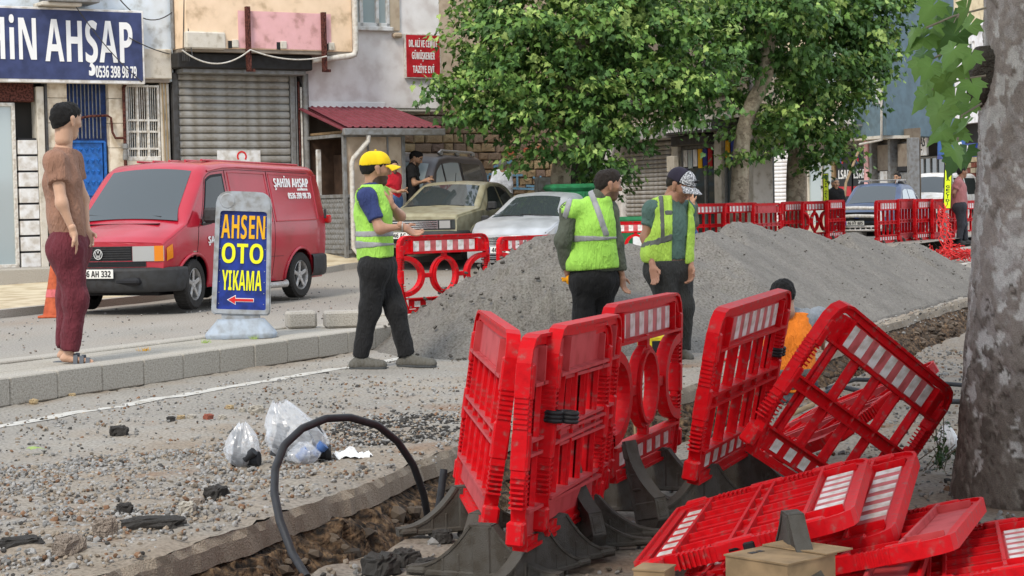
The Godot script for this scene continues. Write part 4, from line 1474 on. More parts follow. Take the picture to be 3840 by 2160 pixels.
func crouching_worker() -> void:
	var d := 13.7
	var j := {"head": [1970, 750, 0.0], "neck": [1982, 792, -0.05], "chest": [1988, 855, 0.0], "pel": [1985, 965, 0.02], "shL": [1945, 815, -0.02], "shR": [2028, 806, -0.04], "elL": [1925, 890, -0.2], "elR": [2072, 800, -0.22], "wrL": [1915, 930, -0.35], "wrR": [2086, 858, -0.32], "haL": [1910, 955, -0.42], "haR": [2090, 885, -0.38], "hipL": [1958, 972, 0.0], "hipR": [2012, 972, 0.0], "knL": [1930, 905, -0.38], "knR": [2040, 905, -0.38], "anL": [1945, 985, -0.12], "anR": [2022, 985, -0.12], "toL": [1938, 998, -0.3], "toR": [2030, 998, -0.3]}
	var P := func(x: float, y: float) -> Vector3: return pix(x, y, d)
	var tb := ["torso", "waist", "upper", "yoke"]
	var wear := [
		{"part": "trousers", "mat": "trousers_dark", "bones": ["hips", "thighL", "thighR", "calfL:0.95", "calfR:0.95"], "grow": 0.022, "wr": 0.014},
		{"part": "sweater", "mat": "knit_grey", "bones": ["torso", "upper", "yoke", "armL", "armR", "foreL:0.95", "foreR:0.95"], "grow": 0.02, "wr": 0.012, "wf": 14.0},
		{"part": "vest", "mat": "vest_orange", "bones": tb, "grow": 0.036, "wr": 0.016, "clip": [[Vector3(0, -1, 0), P.call(1980, 985)], [Vector3(0, 1, 0), P.call(1980, 786)]]},
		vest_band("vest", "band_dark", tb, 0.036, [[Vector3(0, 1, 0), P.call(1980, 925)], [Vector3(0, -1, 0), P.call(1980, 945)]]),
		vest_band("vest", "band_dark", tb, 0.036, [[Vector3(0, 1, 0), P.call(1980, 958)], [Vector3(0, -1, 0), P.call(1980, 976)]]),
	]
	figure("worker in an orange vest crouching at the trench with his back turned", j, d, Vector3(-0.1, 0, -1), Vector3(-0.3, -0.4, -1), wear + shoes(j, d, "shoe_grey", ["L", "R"]), {"skin": Color(0.34, 0.18, 0.115), "k": 0.94, "hair_up": 0.018, "cell": 0.016, "floor": 0.0})


func by_man(label: String, j: Dictionary, d: float, fwd: Vector3, look: Vector3, top: String, low: String, opt: Dictionary, sleeve := 0.6) -> Node3D:
	var arms := ["armL:%.2f" % sleeve, "armR:%.2f" % sleeve] if sleeve <= 1.0 else ["armL", "armR", "foreL:0.95", "foreR:0.95"]
	opt.cell = 0.026
	opt.head_cell = 0.011
	opt.hand_cell = 0.009
	var pel := pix(j.pel[0], j.pel[1], d)
	var wear := [
		{"part": "trousers", "mat": low, "bones": ["waist", "hips", "thighL", "thighR", "calfL:0.96", "calfR:0.96"], "grow": 0.022, "wr": 0.012, "clip": [[Vector3(0, 1, 0), pel + Vector3(0, 0.1, 0)]]},
		{"part": "shirt", "mat": top, "bones": ["torso", "waist", "upper", "yoke"] + arms, "grow": 0.022, "wr": 0.014, "clip": [[Vector3(0, -1, 0), pel - Vector3(0, 0.05, 0)]]},
	]
	return figure(label, j, d, fwd, look, wear + shoes(j, d, "plastic_dark", ["L", "R"]), opt)


func stand(j: Dictionary, d: float, fwd: Vector3, k := 1.0) -> Dictionary:
	# adds standing legs under a pelvis given by its bearing
	var s := 4807.0 / d
	var side := Vector3.UP.cross(fwd.normalized())
	var p: Array = j.pel
	for e in [["L", 1.0], ["R", -1.0]]:
		var g: float = e[1]
		j["hip" + e[0]] = [p[0] + side.x * 0.09 * g * s, p[1] + 0.04 * s, side.z * 0.09 * g]
		j["kn" + e[0]] = [p[0] + (side.x * 0.10 * g + fwd.x * 0.04) * s, p[1] + 0.46 * s * k, side.z * 0.1 * g + 0.03 * fwd.z]
		j["an" + e[0]] = [p[0] + side.x * 0.11 * g * s, p[1] + 0.88 * s * k, side.z * 0.11 * g]
		j["to" + e[0]] = [p[0] + (side.x * 0.13 * g + fwd.x * 0.18) * s, p[1] + 0.92 * s * k, side.z * 0.12 * g + 0.18 * fwd.z]
	return j


func bystanders() -> void:
	var f := Vector3(0.75, 0, 0.5)
	var j := zz({"head": [112, 285], "neck": [96, 352], "pel": [108, 640], "shL": [150, 392, -0.1], "shR": [48, 396, 0.1], "elL": [165, 500, -0.1], "elR": [78, 552, 0.14], "wrL": [200, 548, 0.0], "wrR": [185, 562, 0.14], "haL": [235, 548, 0.05], "haR": [238, 553, 0.14]}, 966, 362.2, 0.2135)
	by_man("bearded man in a red tee standing by the shed and facing the works", stand(j, 34.0, f, 0.9), 34.0, f, Vector3(0.35, -0.02, 1), "tee_red", "jeans_blue", {"beard": 0.8, "k": 0.98, "spreadR": Vector3(0, 0.5, 1)})
	f = Vector3(1, 0, 0.1)
	j = zz({"head": [375, 178], "neck": [335, 252], "chest": [318, 420], "pel": [330, 660], "shL": [350, 296, -0.18], "shR": [318, 300, 0.18], "elL": [400, 450, -0.18], "elR": [368, 468, 0.2], "wrL": [480, 440, -0.05], "wrR": [485, 432, 0.12], "haL": [530, 420, 0.0], "haR": [538, 412, 0.1]}, 966, 362.2, 0.2135)
	by_man("man in black clothes bent over a phone between the shed and the minivan", stand(j, 35.0, f, 0.9), 35.0, f, Vector3(1, -0.45, 0.25), "tee_black", "tee_black", {"beard": 0.9, "k": 1.05, "fat": 1.1})
	var ph := thing("phone", "dark phone held by the man in black", "phone", pix(966 + 548 * 0.2135, 362.2 + 405 * 0.2135, 34.95))
	bx(ph, "phone_case", M.ink, -0.035, 0.035, -0.06, 0.06, -0.005, 0.005, 0.003)
	ph.rotation = Vector3(-0.7, 0.9, 0)
	f = Vector3(0.15, 0, -1)
	j = zz({"head": [1402, 265], "neck": [1395, 335], "chest": [1392, 430], "pel": [1400, 610], "shL": [1318, 362, 0.0], "shR": [1462, 368, 0.0], "elL": [1285, 455, 0.1], "elR": [1478, 490, 0.05], "wrL": [1335, 520, 0.15], "wrR": [1478, 600, 0.0], "haL": [1360, 540, 0.16], "haR": [1478, 640, -0.02]}, 966, 362.2, 0.2135)
	by_man("grey-haired man in a white shirt walking away along the stone wall", stand(j, 38.4, f, 0.9), 38.4, f, Vector3(0.3, 0, -1), "shirt_white", "trousers_dark", {"hair": "hair_grey", "k": 1.0, "nape": -0.055}, 2.0)
	f = Vector3(1, 0, 0.15)
	j = zz({"head": [1462, 938], "neck": [1444, 972], "chest": [1442, 1030], "pel": [1446, 1118], "shL": [1450, 994, -0.18], "shR": [1430, 996, 0.18], "elL": [1440, 1050, -0.25], "elR": [1404, 1050, 0.22], "wrL": [1420, 1080, -0.1], "wrR": [1410, 1085, 0.05], "haL": [1410, 1090, 0.0], "haR": [1404, 1098, -0.02], "hipL": [1452, 1125, -0.09], "hipR": [1444, 1125, 0.09], "knL": [1474, 1218, -0.07], "knR": [1452, 1220, 0.07], "anL": [1484, 1308, -0.08], "anR": [1438, 1310, 0.09], "toL": [1510, 1326, -0.05], "toR": [1464, 1330, 0.12]}, 1744, 0, 0.4629)
	by_man("stocky man in a pink shirt standing on the median with his hands behind him", j, 42.0, f, Vector3(1, -0.02, -0.2), "shirt_pink", "trousers_dark", {"k": 0.98, "fat": 1.22, "skin": Color(0.27, 0.14, 0.09), "deep": 1.15})
	f = Vector3(0.2, 0, 1)
	j = zz({"head": [772, 1002], "neck": [772, 1028], "pel": [776, 1128], "shL": [800, 1046, 0.0], "shR": [748, 1046, 0.0], "elL": [812, 1085, 0.0], "elR": [738, 1085, 0.0], "wrL": [806, 1120, 0.1], "wrR": [745, 1120, 0.1], "haL": [804, 1138, 0.12], "haR": [748, 1138, 0.12]}, 1744, 0, 0.4629)
	by_man("grey-haired man in a black shirt behind the first yellow sign post", stand(j, 44.0, f, 0.9), 44.0, f, Vector3(0.25, 0, 1), "tee_black", "trousers_dark", {"hair": "hair_grey", "k": 1.0}, 2.0)
	f = Vector3(-0.7, 0, 0.7)
	j = zz({"head": [1110, 968], "neck": [1112, 992], "pel": [1116, 1075], "shL": [1130, 1008, 0.0], "shR": [1096, 1008, 0.05], "elL": [1138, 1040, 0.0], "elR": [1084, 1030, 0.15], "wrL": [1130, 1070, 0.1], "wrR": [1094, 996, 0.2], "haL": [1126, 1085, 0.12], "haR": [1100, 980, 0.2]}, 1744, 0, 0.4629)
	by_man("dark-haired man with a hand to his face in the doorway behind the pickup", stand(j, 49.6, f, 0.9), 49.6, f, Vector3(-0.7, -0.1, 0.8), "tee_black", "trousers_dark", {"beard": 0.5})
	f = Vector3(0.6, 0, 0.8)
	j = {"head": [1722, 486, 0.0], "neck": [1718, 508, 0.0], "pel": [1724, 590, 0.0], "shL": [1740, 520, 0.0], "shR": [1697, 520, 0.0], "elL": [1744, 560, 0.12], "elR": [1692, 560, 0.0], "wrL": [1741, 512, 0.16], "wrR": [1694, 600, 0.05], "haL": [1737, 494, 0.14], "haR": [1695, 612, 0.08]}
	by_man("man in blue jeans holding a phone to his ear behind the camouflage cap", stand(j, 27.0, f, 0.9), 27.0, f, Vector3(0.5, 0, 0.9), "shirt_olive", "jeans_blue", {}, 2.0)


func path2(pts: Array, mirror := true) -> PackedVector2Array:
	var o := PackedVector2Array()
	for p in pts:
		o.append(Vector2(p[0], p[1]))
	if mirror:
		for i in range(pts.size() - 1, -1, -1):
			o.append(Vector2(-pts[i][0], pts[i][1]))
	return o


func barrier_base(kind: String, s_thick: float, stripes: int, faded: bool) -> Node3D:
	var o := Node3D.new()
	var red: Material = M.barrier_red
	var frame := MB.new()
	var outer := path2([[0.25, 0.75], [0.50, 0.75], [0.548, 0.738], [0.584, 0.704], [0.6, 0.655], [0.6, 0.55], [0.6, 0.40], [0.590, 0.24], [0.553, 0.10], [0.51, 0.0], [0.25, 0.0]])
	var inner := path2([[0.25, 0.705], [0.495, 0.712], [0.523, 0.704], [0.547, 0.68], [0.558, 0.645], [0.558, 0.55], [0.558, 0.40], [0.548, 0.248], [0.515, 0.12], [0.48, 0.038], [0.25, 0.038]])
	var lip := path2([[0.25, 0.738], [0.498, 0.738], [0.541, 0.727], [0.573, 0.697], [0.588, 0.653], [0.588, 0.55], [0.588, 0.40], [0.578, 0.242], [0.541, 0.104], [0.501, 0.012], [0.25, 0.012]])
	frame.ring(outer, lip, -0.026, 0.026)
	frame.ring(lip, inner, -0.014, 0.014)
	for g in [-1.0, 1.0]:
		# thicker hinge blocks and the toothed strip between them
		for y in [[0.60, 0.66], [0.36, 0.16], [0.08, 0.1]]:
			frame.box(Vector3(g * 0.572, y[0] - 0.01, 0), Vector3(0.05, y[1] * 0.85 if y[1] < 0.5 else 0.13, 0.062), 0.008)
		for k in 7:
			frame.box(Vector3(g * 0.575, 0.455 + k * 0.011 * 1.6 - 0.02, 0), Vector3(0.062, 0.007, 0.05))
			frame.box(Vector3(g * 0.565, 0.16 + k * 0.0176, 0), Vector3(0.07, 0.007, 0.05))
	put("frame", frame.mesh(red), null, o)
	var top := MB.new()
	top.box(Vector3(0, 0.645, 0), Vector3(0.86, 0.125, s_thick), 0.004)
	for g in [-1.0, 1.0]:
		top.box(Vector3(0, 0.578, g * 0.018), Vector3(1.09, 0.012, 0.03))
		top.box(Vector3(g * 0.436, 0.64, 0), Vector3(0.012, 0.135, 0.066))
		top.box(Vector3(g * 0.49, 0.64, 0), Vector3(0.10, 0.12, 0.012))
	top.box(Vector3(0, 0.578, 0), Vector3(1.1, 0.016, 0.03))
	var panel := put("top_panel", top.mesh(M.barrier_faded if faded else red), null, o)
	var low := MB.new()
	low.box(Vector3(0, 0.092, 0), Vector3(0.95, 0.095, 0.016), 0.003)
	low.box(Vector3(0, 0.142, 0), Vector3(1.05, 0.012, 0.062))
	var panel2 := put("bottom_panel", low.mesh(M.barrier_faded if faded else red), null, o)
	if stripes > 0:
		var w := 0.82 / (stripes * 2 - 1)
		var sm := MB.new()
		sm.box(Vector3.ZERO, Vector3(w * 0.98, 0.098, s_thick + 0.008))
		var mesh := sm.mesh(M.reflector)
		var sm2 := MB.new()
		sm2.box(Vector3.ZERO, Vector3(w * 0.98, 0.055, 0.022))
		var mesh2 := sm2.mesh(M.reflector)
		for k in stripes:
			put("reflector_stripe", mesh, null, panel).position = Vector3(-0.41 + w * (k * 2 + 0.5), 0.645, 0)
			put("reflector_stripe", mesh2, null, panel2).position = Vector3(-0.41 + w * (k * 2 + 0.5), 0.088, 0)
		var bg := MB.new()
		bg.box(Vector3(0, 0.645, 0), Vector3(0.83, 0.105, s_thick + 0.004))
		put("reflector_backing", bg.mesh(M.reflector_red), null, panel)
	if kind == "slat":
		var sl := MB.new()
		sl.box(Vector3(0, 0, 0), Vector3(0.044, 0.435, 0.014), 0.003)
		sl.box(Vector3(-0.018, 0, 0), Vector3(0.008, 0.435, 0.046), 0.002)
		var smesh := sl.mesh(red)
		for k in 5:
			put("slat", smesh, null, o).position = Vector3(-0.42 + k * 0.21, 0.36, 0)
		var mid := MB.new()
		mid.box(Vector3(0, 0.385, 0), Vector3(1.11, 0.011, 0.056))
		mid.box(Vector3(0, 0.335, 0), Vector3(1.11, 0.011, 0.056))
		mid.box(Vector3(0, 0.36, 0), Vector3(1.11, 0.045, 0.010))
		put("mid_rail", mid.mesh(M.barrier_faded if faded else red), null, o)
	else:
		var ov := MB.new()
		var eo := PackedVector2Array()
		var ei := PackedVector2Array()
		var em := PackedVector2Array()
		for k in 32:
			var a := TAU * k / 32
			eo.append(Vector2(cos(a) * 0.185, 0.36 + sin(a) * 0.185))
			em.append(Vector2(cos(a) * 0.165, 0.36 + sin(a) * 0.165))
			ei.append(Vector2(cos(a) * 0.135, 0.36 + sin(a) * 0.150))
		ov.ring(eo, em, -0.018, 0.018)
		ov.ring(em, ei, -0.032, 0.032)
		for g in [-1.0, 1.0]:
			ov.box(Vector3(0, 0.36 + g * 0.20, 0), Vector3(0.05, 0.06, 0.044), 0.004)
			ov.box(Vector3(g * 0.235, 0.36, 0), Vector3(0.12, 0.045, 0.04), 0.004)
		put("oval_ring", ov.mesh(red), null, o)
		for g in [-1.0, 1.0]:
			var arc := MB.new()
			var ao := PackedVector2Array()
			var ai := PackedVector2Array()
			for k in 17:
				var a := PI * (k / 16.0) + PI * 0.5
				ao.append(Vector2(g * (0.55 + cos(a) * 0.27), 0.36 + sin(a) * 0.20))
				ai.append(Vector2(g * (0.55 + cos(a) * 0.225), 0.36 + sin(a) * 0.155))
			for k in 16:
				for z in [-0.03, 0.03]:
					arc.quad(Vector3(ao[k].x, ao[k].y, z), Vector3(ao[k + 1].x, ao[k + 1].y, z), Vector3(ai[k + 1].x, ai[k + 1].y, z), Vector3(ai[k].x, ai[k].y, z))
				for e in [ao, ai]:
					arc.quad(Vector3(e[k].x, e[k].y, -0.03), Vector3(e[k + 1].x, e[k + 1].y, -0.03), Vector3(e[k + 1].x, e[k + 1].y, 0.03), Vector3(e[k].x, e[k].y, 0.03))
			put("side_arc", arc.mesh(red), null, o)
	return o


func foot_mesh() -> Mesh:
	var b := MB.new()
	var prof := []
	for k in 10:
		var w := k / 9.0
		prof.append([0.042 + 0.25 * w, 0.16 * pow(1.0 - w, 2.2) + 0.028])
	var poly := path2([[0.042, 0.19]] + prof + [[0.292, 0.0]])
	b.x = Transform3D(Basis(Vector3.UP, PI / 2), Vector3(0, 0, 0))
	b.prism(poly, -0.022, 0.022)
	var rim := [[0.0, 0.188], [0.042, 0.188]] + prof
	for g in [-1.0, 1.0]:
		for k in rim.size() - 1:
			b.bar(Vector3(g * rim[k][0], rim[k][1], 0), Vector3(g * rim[k + 1][0], rim[k + 1][1], 0), 0.010, 0.052, 0.0, Vector3(0, 0, 1))
		b.box(Vector3(g * 0.25, 0.018, 0), Vector3(0.08, 0.034, 0.07), 0.012)
		for q in [0.09, 0.15]:
			b.box(Vector3(g * q, 0.05 - q * 0.12, 0), Vector3(0.012, 0.09, 0.05), 0.003)
	b.box(Vector3(0, 0.012, 0), Vector3(0.56, 0.024, 0.056), 0.006)
	b.box(Vector3(0, 0.1, 0), Vector3(0.085, 0.19, 0.055), 0.012)
	return b.mesh(M.rubber)


func set_pose(o: Node3D, at: Vector3, xa: Vector3, ya: Vector3, k := 1.0) -> Node3D:
	var y := ya.normalized()
	var xx := (xa - y * xa.dot(y)).normalized()
	o.transform = Transform3D(Basis(xx, y, xx.cross(y)).scaled_local(Vector3.ONE * k), at)
	return o


func clamp_clip(parent: Node3D, at: Vector3, along := Vector3(1, 0, 0)) -> void:
	var b := MB.new()
	for g in [-1.0, 1.0]:
		var pts := []
		for k in 13:
			var a := TAU * k / 12.0
			pts.append(at + along * (g * 0.03 + cos(a) * 0.028) + along.cross(Vector3.UP) * sin(a) * 0.028)
		for y in [-0.014, 0.0, 0.014]:
			var q := []
			for p in pts:
				q.append(p + Vector3(0, y, 0))
			b.tube(q, 0.009, 6, false)
	b.box(at, Vector3(0.03, 0.04, 0.03), 0.006)
	obj("coupling_clip", b, M.rubber_black, parent)


func barriers() -> void:
	var foot := foot_mesh()
	var kinds := {"slat": barrier_base("slat", 0.014, 0, true), "striped": barrier_base("slat", 0.014, 7, false), "ring": barrier_base("ring", 0.014, 6, false)}
	var make := func(kind: String, label: String, at: Vector3, xa: Vector3, ya: Vector3, feet: bool, group: String, k := 1.0, twist := Vector2.ZERO) -> Node3D:
		var o: Node3D = kinds[kind].duplicate()
		o.name = numbered("ring_barrier" if kind == "ring" else "slatted_barrier")
		add_child(o)
		tag(o, label, "barrier", group)
		set_pose(o, at, xa, ya, k)
		if feet:
			# the rubber feet stand flat on the ground whatever the panel's tilt
			for g in [-0.3, 0.3]:
				var f := put("foot", foot, null, o)
				var w: Vector3 = o.transform * Vector3(g, 0.0, 0)
				var up := Vector3(0, 1, 0)
				var fx := Vector3(xa.x, 0, xa.z).normalized()
				var turn := 0.3 * nrm(at.x * 9.0 + g * 20.0, at.z * 3.0) + (twist.x if g < 0.0 else twist.y)
				var hgt := maxf(0.11, w.y - 0.0) / 0.145
				var world := Transform3D(Basis(fx, up, fx.cross(up)).rotated(Vector3.UP, turn).scaled_local(Vector3(1, clampf(hgt, 0.8, 1.5), 1)), Vector3(w.x, w.y - 0.145 * clampf(hgt, 0.8, 1.5), w.z))
				f.transform = o.transform.affine_inverse() * world
		return o
	var g1 := "red plastic barriers standing beside the trench"
	make.call("slat", "red slatted barrier standing nearly edge-on at the head of the row, over the trench edge", Vector3(-0.174, 0.133, -7.425), Vector3(0.115, -0.016, 0.993), Vector3(0.154, 0.988, -0.002), true, g1, 1.0, Vector2(0.15, 1.15))
	var b1: Node3D = make.call("slat", "dusty red slatted barrier overlapped by the barrier that carries the black clip", Vector3(0.15, 0.118, -7.0), Vector3(0.28, -0.01, -0.96), Vector3(0.08, 0.996, 0.0), true, g1, 1.0, Vector2(1.25, 0.6))
	var b2: Node3D = make.call("slat", "red slatted barrier with a black coupling clip hanging on its near post", Vector3(0.206, 0.136, -7.206), Vector3(0.237, -0.022, -0.971), Vector3(0.107, 0.994, 0.003), true, g1, 1.0, Vector2(1.0, 0.2))
	clamp_clip(b2, Vector3(-0.565, 0.435, 0.045), Vector3(0.6, 0, 0.8).normalized())
	make.call("ring", "red barrier with a large oval ring, nearest the worker in the camouflage cap", Vector3(0.561, 0.146, -8.415), Vector3(0.327, -0.004, -0.945), Vector3(0.027, 1.0, 0.006), true, g1)
	var e: Node3D = make.call("striped", "red slatted barrier leaning sideways right before the crouching worker in orange", Vector3(0.925, 0.157, -8.362), Vector3(0.377, 0.026, -0.926), Vector3(0.174, 0.98, 0.099), true, g1, 1.0, Vector2(0.9, 0.1))
	clamp_clip(e, Vector3(0.585, 0.45, 0.0), Vector3(1, 0, 0))
	var g2 := "red plastic barriers thrown down by the plane tree"
	make.call("striped", "red slatted barrier tipped on its corner with a bright white and red striped panel", Vector3(1.255, 0.055, -8.29), Vector3(0.56, -0.412, -0.72), Vector3(0.575, 0.815, -0.02), false, g2)
	var p1: Node3D = make.call("striped", "uppermost slatted barrier of the fallen pile, white stripes facing up", Vector3(0.504, 0.113, -6.77), Vector3(-0.225, -0.017, 0.974), Vector3(0.939, 0.262, 0.222), false, g2)
	clamp_clip(p1, Vector3(0.59, 0.40, 0.0), Vector3(0, 1, 0))
	make.call("striped", "slatted barrier with white stripes wedged under the uppermost one of the fallen pile", Vector3(0.722, 0.056, -7.054), Vector3(-0.274, -0.105, 0.956), Vector3(0.919, 0.264, 0.293), false, g2)
	make.call("slat", "slatted barrier with a plain faded end panel low in the fallen pile", Vector3(0.871, 0.03, -6.754), Vector3(-0.324, 0.042, 0.945), Vector3(0.925, 0.227, 0.306), false, g2)
	make.call("striped", "slatted barrier of the fallen pile lying flattest against the foot of the plane tree", Vector3(1.101, 0.0, -6.603), Vector3(-0.222, 0.041, 0.974), Vector3(0.957, 0.178, 0.21), false, g2)
	make.call("slat", "slatted barrier at the very bottom of the fallen pile, by the cardboard box", Vector3(0.62, 0.03, -6.42), Vector3(-0.25, 0.02, 0.96), Vector3(0.95, 0.10, 0.25), false, g2)
	make.call("slat", "red slatted barrier seen edge-on, leaning behind the tipped one against the plane tree", Vector3(1.22, 0.05, -9.15), Vector3(0.29, 0.24, 0.93), Vector3(0.62, 0.33, -0.40), false, g2)
	# beyond the heap
	var g3 := "red plastic barriers behind the sand heap"
	make.call("ring", "red ring barrier with white squares standing beside the worker in the yellow cap", Vector3(-0.66, 0.29, -18.7), Vector3(0.66, 0.04, -0.66), Vector3(0.0, 1, 0), true, g3)
	make.call("ring", "red barrier half buried by the sand heap in front of the silver car", Vector3(0.22, 0.12, -25.0), Vector3(0.62, 0.06, -0.78), Vector3(0, 1, 0), true, g3, 1.05)
	make.call("ring", "red ring barrier in front of the green bin between the two men in vests", Vector3(2.02, 0.25, -31.0), Vector3(1, 0.03, -0.15), Vector3(0, 1, 0), true, g3, 1.0)
	far_row(make)


func far_row(make: Callable) -> void:
	var g := "red plastic barriers fencing the works along the street"
	var row := [["striped", 1742, 1828, 512, 35.0, "red slatted barrier of the far row beside the worker in the camouflage cap"], ["striped", 1822, 1902, 510, 35.4, "red slatted barrier of the far row in front of the inclined plane tree trunk"], ["slat", 1895, 1960, 511, 35.9, "red slatted barrier of the far row standing before the blue shop door"], ["striped", 1966, 2020, 507, 37.6, "red barrier of the far row before the stout straight tree trunk"], ["ring", 2018, 2078, 506, 38.0, "red ring barrier of the far row just left of the first yellow sign post"], ["striped", 2080, 2122, 503, 38.4, "narrowly seen red barrier between the first yellow sign post and the blue pickup"]]
	for r in row:
		far_one(make, r, g, 0.86)
	var g4 := "red plastic barriers fencing the median beside the blue pickup"
	for r in [["striped", 2203, 2262, 503, 39.0, "red slatted barrier nearest the pickup's bull bar"], ["slat", 2258, 2300, 500, 40.0, "red slatted barrier second from the pickup in the median row"], ["striped", 2300, 2346, 500, 40.6, "red slatted barrier third from the pickup in the median row"], ["slat", 2344, 2398, 500, 41.4, "red slatted barrier beside the second yellow sign post, behind the hanging net"], ["slat", 2398, 2426, 503, 46.0, "red barrier behind the legs of the man in the pink shirt"], ["striped", 2424, 2478, 504, 46.6, "red barrier between the man in the pink shirt and the near plane tree"]]:
		far_one(make, r, g4, 0.98)


func pix(x: float, y: float, d: float) -> Vector3:
	# a place in the street given by its bearing and its distance (all metres)
	var r := Basis.from_euler(Vector3(-atan(210.5 / 4807.0), 0, -0.021)) * Vector3((x - 1288.0) / 4807.0, -(y - 724.5) / 4807.0, -1)
	return Vector3(0, 1.32, 0) + r * (d / -r.z)


func far_one(make: Callable, r: Array, g: String, h: float) -> void:
	var d: float = r[4]
	var a := pix(r[1], r[3], d)
	var b := pix(r[2], r[3], d + 0.3)
	var across := b.x - a.x
	var deep := sqrt(maxf(0.05, (1.2 * h / 0.9) ** 2 - across * across))
	b = pix(r[2], r[3], d + deep)
	var k := h / 0.9 * 1.1
	var mid := (a + b) * 0.5
	make.call(r[0], r[5], Vector3(mid.x, mid.y - 0.75 * k, mid.z), b - a, Vector3.UP, true, g, k)


class Shell:
	# a car body as sections along its length: x forward, y up, right side +z
	var top: Array
	var wid: Array
	var belt: Array
	var yb := 0.25
	var tumble := 0.22
	var plan := 0.16
	var rear_plan := 0.05
	var x0 := -2.0
	var x1 := 2.0
	var rc := 0.12

	func at(a: Array, x: float) -> float:
		for i in a.size() - 1:
			if x <= a[i + 1][0] or i == a.size() - 2:
				var w := clampf((x - a[i][0]) / (a[i + 1][0] - a[i][0]), 0.0, 1.0)
				return lerpf(a[i][1], a[i + 1][1], w)
		return a[0][1]

	func soft(a: Array, x: float, r := 0.05) -> float:
		return (at(a, x - r) + at(a, x) * 2.0 + at(a, x + r)) * 0.25

	func p(x: float, v: float, side: float) -> Vector3:
		var yt := soft(top, x)
		var w := soft(wid, x)
		var be := minf(at(belt, x), yt - 0.05)
		var wt := w - tumble * (yt - be)
		var r := minf(rc, (yt - be) * 0.6)
		var y := 0.0
		var z := 0.0
		if v < 0.35:
			var u := v / 0.35
			y = lerpf(yb, be, u)
			z = w * (0.90 + 0.10 * sin(minf(u * 1.25, 1.0) * PI * 0.5)) - 0.02 * maxf(u - 0.8, 0.0)
		elif v < 0.65:
			var u := (v - 0.35) / 0.30
			y = lerpf(be, yt - r, u)
			z = lerpf(w, wt, u) - 0.004
		elif v < 0.85:
			var u := (v - 0.65) / 0.20 * PI * 0.5
			y = yt - r + r * sin(u)
			z = wt - 1.3 * r * (1.0 - cos(u))
		else:
			var u := (v - 0.85) / 0.15
			y = yt + 0.03 * sin(u * PI * 0.5)
			z = lerpf(wt - 1.3 * r, 0.0, u)
		var k := z / w
		var f := smoothstep(x1 - 0.9, x1, x)
		var b := smoothstep(x0 + 0.7, x0, x)
		return Vector3(x - plan * k * k * f + rear_plan * k * k * b, y, z * side)

	func nrm(x: float, v: float, side: float) -> Vector3:
		var a := p(x + 0.02, v, side) - p(x - 0.02, v, side)
		var b := p(x, minf(v + 0.01, 1.0), side) - p(x, maxf(v - 0.01, 0.0), side)
		var m := a.cross(b).normalized()
		var c := p(x, v, side)
		if m.dot(Vector3(0, c.y - 0.5, c.z)) < 0.0:
			m = -m
		return m

	func body(b: MB, arches: Array, ra: float) -> void:
		var nx := 116
		var nv := 34
		for side in [-1.0, 1.0]:
			var q := PackedVector3Array()
			for i in nx:
				var x := lerpf(x0, x1, i / float(nx - 1))
				for j in nv:
					q.append(p(x, pow(j / float(nv - 1), 0.9), side))
			# cells inside the wheel arches stay open
			var n2 := PackedVector3Array()
			for i in nx:
				for j in nv:
					var du := q[mini(i + 1, nx - 1) * nv + j] - q[maxi(i - 1, 0) * nv + j]
					var dv := q[i * nv + mini(j + 1, nv - 1)] - q[i * nv + maxi(j - 1, 0)]
					n2.append(du.cross(dv).normalized() * side)
			for i in nx - 1:
				for j in nv - 1:
					var c := (q[i * nv + j] + q[(i + 1) * nv + j + 1]) * 0.5
					var skip := false
					for e in arches:
						if j < nv * 0.4 and Vector2(c.x - e.x, c.y - e.y).length() < ra:
							skip = true
					if skip:
						continue
					var a := i * nv + j
					b.add(q[a], q[a + 1], q[a + nv + 1], n2[a], n2[a + 1], n2[a + nv + 1])
					b.add(q[a], q[a + nv + 1], q[a + nv], n2[a], n2[a + nv + 1], n2[a + nv])
		for x in [x0, x1]:
			for j in nv - 1:
				var v0 := pow(j / float(nv - 1), 0.9)
				var v1 := pow((j + 1) / float(nv - 1), 0.9)
				var l0 := p(x, v0, -1)
				var l1 := p(x, v1, -1)
				var g := 8
				for k in g:
					var w0 := lerpf(-1.0, 1.0, k / float(g))
					var w1 := lerpf(-1.0, 1.0, (k + 1) / float(g))
					b.quad(front(x, l0, w0), front(x, l0, w1), front(x, l1, w1), front(x, l1, w0))

	func front(x: float, l: Vector3, w: float) -> Vector3:
		var k := l.z * w / soft(wid, x)
		return Vector3(x - (plan * k * k if x > 0.0 else -rear_plan * k * k), l.y, absf(l.z) * w)

	# a panel lying on the body: corners in (x, v), kept a few millimetres proud
	func patch(b: MB, side: float, xb: Vector2, xt: Vector2, v: Vector2, off := 0.006, n := 6) -> void:
		var q := PackedVector3Array()
		for i in n + 1:
			for j in n + 1:
				var w := j / float(n)
				var x := lerpf(lerpf(xb.x, xt.x, w), lerpf(xb.y, xt.y, w), i / float(n))
				var vv := lerpf(v.x, v.y, w)
				q.append(p(x, vv, side) + nrm(x, vv, side) * off)
		b.sheet(q, n + 1)

